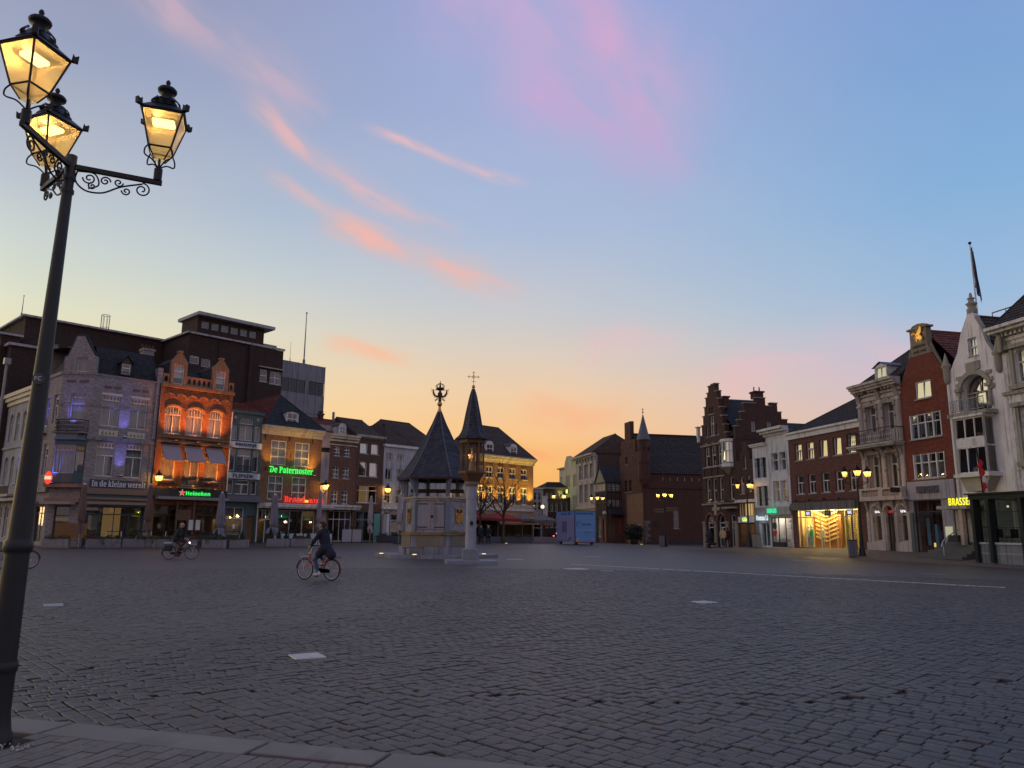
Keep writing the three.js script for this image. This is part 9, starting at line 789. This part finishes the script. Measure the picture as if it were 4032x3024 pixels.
const ride = (ca, lean = 0.05) => { const ft = s => [0.13 * s, 0.34 + s * 0.16 * Math.cos(ca), -0.05 + s * 0.16 * Math.sin(ca)]; const an = s => { const f = ft(s); return [0.12 * s, f[1] + 0.05, f[2] - 0.07]; }, kn = s => { const a = an(s), h = [0.1 * s, 0.97, -0.25]; const dx = a[1] - h[1], dz = a[2] - h[2], D = Math.hypot(dx, dz), l = 0.45, hgt = Math.sqrt(Math.max(0.003, l * l - D * D / 4)), my = (a[1] + h[1]) / 2, mz = (a[2] + h[2]) / 2; return [0.14 * s, my + hgt * (-dz) / D * -1 * (dz < 0 ? -1 : 1) * 0 + my * 0 + hgt * Math.abs(dz) / D, mz + hgt * Math.abs(dx) / D]; };
  const q = { cell: 0.016, hip: [0, 1.02, -0.27], chest: [0, 1.36, -0.2 + lean], neck: [0, 1.53, -0.17 + lean], head: [0, 1.72, -0.11 + lean] }; for (const [k, s] of [['L', 1], ['R', -1]]) { q['sh' + k] = [0.19 * s, 1.48, -0.18 + lean]; q['el' + k] = [0.3 * s, 1.22, -0.02 + lean * 0.5]; q['wr' + k] = [0.29 * s, 1.1, 0.1]; q['hp' + k] = [0.1 * s, 0.98, -0.24]; q['kn' + k] = kn(s); q['an' + k] = an(s); q['to' + k] = [0.125 * s, ft(s)[1] + 0.0, ft(s)[2] + 0.1]; } q.roll = 0.2; return q; };
{ // left-hand cyclist in the long coat: red bicycle heading away to the left
  const ca = 3.0, p = [-6.15, 0, -25.35], t = R(244); bicycle('red bicycle ridden by the person in the long dark coat', p, t, [0.42, 0.03, 0.05], { rack: true, tail: true, crank: ca, guard: std([0.2, 0.02, 0.03], 0.5), chain: std([0.3, 0.25, 0.2], 0.5) });
  person('person in a long dark blue coat and jeans riding the red bicycle', p, t, { ...ride(ca), nod: 0.1 }, { coat: [0.012, 0.016, 0.032], legs: [0.035, 0.085, 0.17], shoes: [0.55, 0.5, 0.5], hair: [0.03, 0.02, 0.017], hood: true, long: 0.5, tail: [0, 0.8, -0.48] });
  const ca2 = 0.3, p2 = [-16.97, 0, -40.45], t2 = R(103); bicycle('dark bicycle with saddlebags ridden towards the right before the terrace', p2, t2, [0.02, 0.022, 0.03], { light: true, rack: true, crank: ca2 }); const sb = thing('bicycle_pannier', 'pale bundle on the carrier of the dark bicycle', 'bag', p2, t2); mesh('bundle', new RoundedBoxGeometry(0.26, 0.12, 0.42, 3, 0.05).translate(0, 0.81, -0.6), std([0.35, 0.34, 0.38], 0.8), sb); mesh('pannier', merge([-1, 1].map(s => new RoundedBoxGeometry(0.1, 0.28, 0.34, 3, 0.04).translate(0.13 * s, 0.56, -0.6))), std([0.03, 0.03, 0.04], 0.8), sb);
  person('bald person in dark clothes riding the dark bicycle to the right', p2, t2, { ...ride(ca2, 0.1), cell: 0.02, nod: 0.2 }, { coat: [0.012, 0.016, 0.016], legs: [0.07, 0.03, 0.018], shoes: [0.02, 0.018, 0.018], skin: [0.42, 0.23, 0.18] });
  [[-13.3, -81.2, 80, 'left of three bicycles parked'], [-12.7, -81.4, 70, 'middle of three bicycles parked'], [-12.1, -81.6, 85, 'right of three bicycles parked']].forEach(([x, z, t, l]) => bicycle(l + ' before the white rendered house', [x, gh(x, z), z], R(t), [0.03, 0.03, 0.035], {}));
  bicycle('bicycle half hidden behind the near lamp pole', [-19.2, 0, -30.6], R(95), [0.03, 0.03, 0.035], {});
}
const walk = (ph, cell = 0.026) => { const q = { cell, hip: [0, 0.97, 0], chest: [0, 1.3, 0.01], neck: [0, 1.48, 0.01], head: [0, 1.66, 0.04] }; for (const [k, s] of [['L', 1], ['R', -1]]) { const f = s * ph; q['sh' + k] = [0.18 * s, 1.43, 0]; q['el' + k] = [0.25 * s, 1.15, -0.05 - f * 0.12]; q['wr' + k] = [0.24 * s, 0.92, 0.05 - f * 0.22]; q['hp' + k] = [0.09 * s, 0.93, 0]; q['kn' + k] = [0.1 * s, 0.5, 0.06 + f * 0.16]; q['an' + k] = [0.1 * s, 0.085 + (f < 0 ? 0.05 : 0), f * 0.28]; q['to' + k] = [0.11 * s, 0.045, f * 0.28 + 0.13]; } return q; };
{
  const P = (l, x, z, t, ph, c) => person(l, [x, gh(x, z) + 0.003, z], t, walk(ph), c); P('left walker of the couple in dark coats by the trees', -2.95, -77.6, 0.3, 0.8, { coat: [0.012, 0.016, 0.026], legs: [0.014, 0.014, 0.018], shoes: [0.015, 0.015, 0.015], hair: [0.16, 0.12, 0.1], long: 0.6 }); P('right walker of the couple with pale long hair', -2.2, -77.4, -0.2, -0.7, { coat: [0.01, 0.01, 0.014], legs: [0.014, 0.014, 0.018], shoes: [0.015, 0.015, 0.015], hair: [0.5, 0.42, 0.32], hairLong: true, long: 0.6 });
  P('person in a cream jacket standing beside the dog', 19.55, -72.2, 2.9, 0.3, { coat: [0.5, 0.4, 0.24], legs: [0.06, 0.08, 0.13], shoes: [0.02, 0.02, 0.02], hair: [0.35, 0.26, 0.17], hood: true }); P('dark clothed person standing at the arched shop window', 18.9, -74.6, 2.4, 0.2, { coat: [0.03, 0.03, 0.045], legs: [0.02, 0.02, 0.03], shoes: [0.02, 0.02, 0.02], hair: [0.03, 0.025, 0.02] }); P('person in a dark red jacket right of the cream jacket', 20.2, -73.0, -2.6, 0.3, { coat: [0.08, 0.025, 0.025], legs: [0.08, 0.03, 0.03], shoes: [0.02, 0.02, 0.02], hair: [0.04, 0.03, 0.02] });
  const x = 18.55, z = -72.3, d = thing('dog', 'dark dog with a pale chest standing in front of the shops', 'dog', [x, gh(x, z) + 0.003, z], R(-8)); // faces -x
  const leg = (fx, fz, hind) => hind ? [[[fx - 0.02, 0.36, fz], [fx - 0.07, 0.27, fz], 0.075, 0.05], [[fx - 0.07, 0.27, fz], [fx + 0.06, 0.16, fz], 0.045, 0.026], [[fx + 0.06, 0.16, fz], [fx + 0.03, 0.03, fz], 0.025, 0.022], [[fx + 0.03, 0.025, fz], [fx - 0.04, 0.025, fz], 0.025, 0.022]] : [[[fx, 0.36, fz], [fx + 0.02, 0.22, fz], 0.055, 0.034], [[fx + 0.02, 0.22, fz], [fx, 0.03, fz], 0.03, 0.022], [[fx, 0.025, fz], [fx - 0.05, 0.025, fz], 0.025, 0.022]]; mesh('body', field([[[-0.26, 0.42, 0], [-0.05, 0.4, 0], 0.125, 0.115], [[-0.05, 0.4, 0], [0.28, 0.43, 0], 0.11, 0.095], [[-0.3, 0.46, 0], [-0.44, 0.6, 0], 0.085, 0.062], [[-0.44, 0.62, 0], [-0.5, 0.62, 0], 0.07, 0.06], [[-0.5, 0.6, 0], [-0.62, 0.575, 0], 0.045, 0.03], [[-0.42, 0.66, 0.05], [-0.41, 0.6, 0.075], 0.025, 0.03], [[-0.42, 0.66, -0.05], [-0.41, 0.6, -0.075], 0.025, 0.03], [[0.34, 0.47, 0], [0.52, 0.5, 0], 0.035, 0.025], [[0.52, 0.5, 0], [0.62, 0.6, 0], 0.03, 0.018], ...leg(-0.25, 0.08), ...leg(-0.22, -0.08), ...leg(0.28, 0.08, true), ...leg(0.3, -0.08, true)], 0.012, 0.03), std([0.018, 0.015, 0.014], 0.9), d); mesh('pale_chest', field([[[-0.38, 0.5, 0], [-0.37, 0.4, 0], 0.055, 0.05]], 0.012, 0.02), std([0.4, 0.36, 0.32], 0.9), d);
  const sx = -1.95, sz = -38.3, st = thing('madonna_statue', 'small carved statue inside the timber shrine', 'statue', [sx, 4.47, sz + 0.05]); mesh('robed_figure', field([[[0, 0.06, 0], [0, 0.5, 0], 0.17, 0.12], [[0, 0.5, 0], [0, 0.82, 0], 0.12, 0.1], [[-0.1, 0.82, 0], [0.1, 0.82, 0], 0.05, 0.05], [[0.1, 0.8, 0], [0.14, 0.6, 0.1], 0.045, 0.035], [[-0.1, 0.8, 0], [-0.13, 0.6, 0.1], 0.045, 0.035], [[0, 0.86, 0.01], [0, 1.0, 0.02], 0.045, 0.07], [[0.08, 0.66, 0.13], [0.08, 0.78, 0.13], 0.05, 0.04], [[0.08, 0.85, 0.14], [0.08, 0.86, 0.14], 0.04, 0.04]], 0.012, 0.03), std([0.32, 0.2, 0.1], 0.6), st); mesh('statue_crown', lathe([[0.06, 1.06], [0.075, 1.12], [0.085, 1.18], [0.06, 1.14]], 10), gold, st);
  // people further along the east row would be too small to tell; a lit lantern bulb stands by the cream building
}
{ // hanging round shop light of the half timbered house and the dark shrub by the old brick house
  const [lx, lz] = [12.2, -101.5], g = thing('globe_wall_lamp', 'round wall lamp in front of the half timbered house', 'wall lamp', [lx, 3.85, lz]); mesh('lamp_globe', new THREE.SphereGeometry(0.28, 14, 10), std([0.45, 0.42, 0.36], 0.4), g); mesh('bracket', merge([bar([0, 0.28, 0], [0, 0.6, 0], 0.03), bar([0, 0.6, 0], [0.4, 0.6, -2.2], 0.025)]), M.iron, g);
  const x = 15.2, z = -96.5, s = thing('dark_shrub', 'dark leafy shrub in a tub before the old brick house', 'shrub', [x, 0, z]); mesh('tub', lathe([[0.0, 0], [0.45, 0], [0.55, 0.6], [0.5, 0.6], [0.42, 0.1]], 16), M.dark, s); mesh('foliage', foliage(1500, 0, 0, 0, 0.22, () => { const a = rr(0, 6.3), b = Math.acos(rr(-1, 1)), r = (0.8 + 0.5 * vnoise(a * 2, b * 3, 6)) * Math.cbrt(rnd()); return [r * 1.15 * Math.sin(b) * Math.cos(a), 1.35 + r * Math.cos(b), r * Math.sin(b) * Math.sin(a)]; }), std([0.02, 0.03, 0.018], 0.9, { side: THREE.DoubleSide }), s); groundSpot(15.8, -94.8, 'ground light near the dark shrub', 2);
}
scene.traverse(o => { if (o.isMesh) { o.castShadow = o.receiveShadow = true; } });
renderer.render(scene, camera);
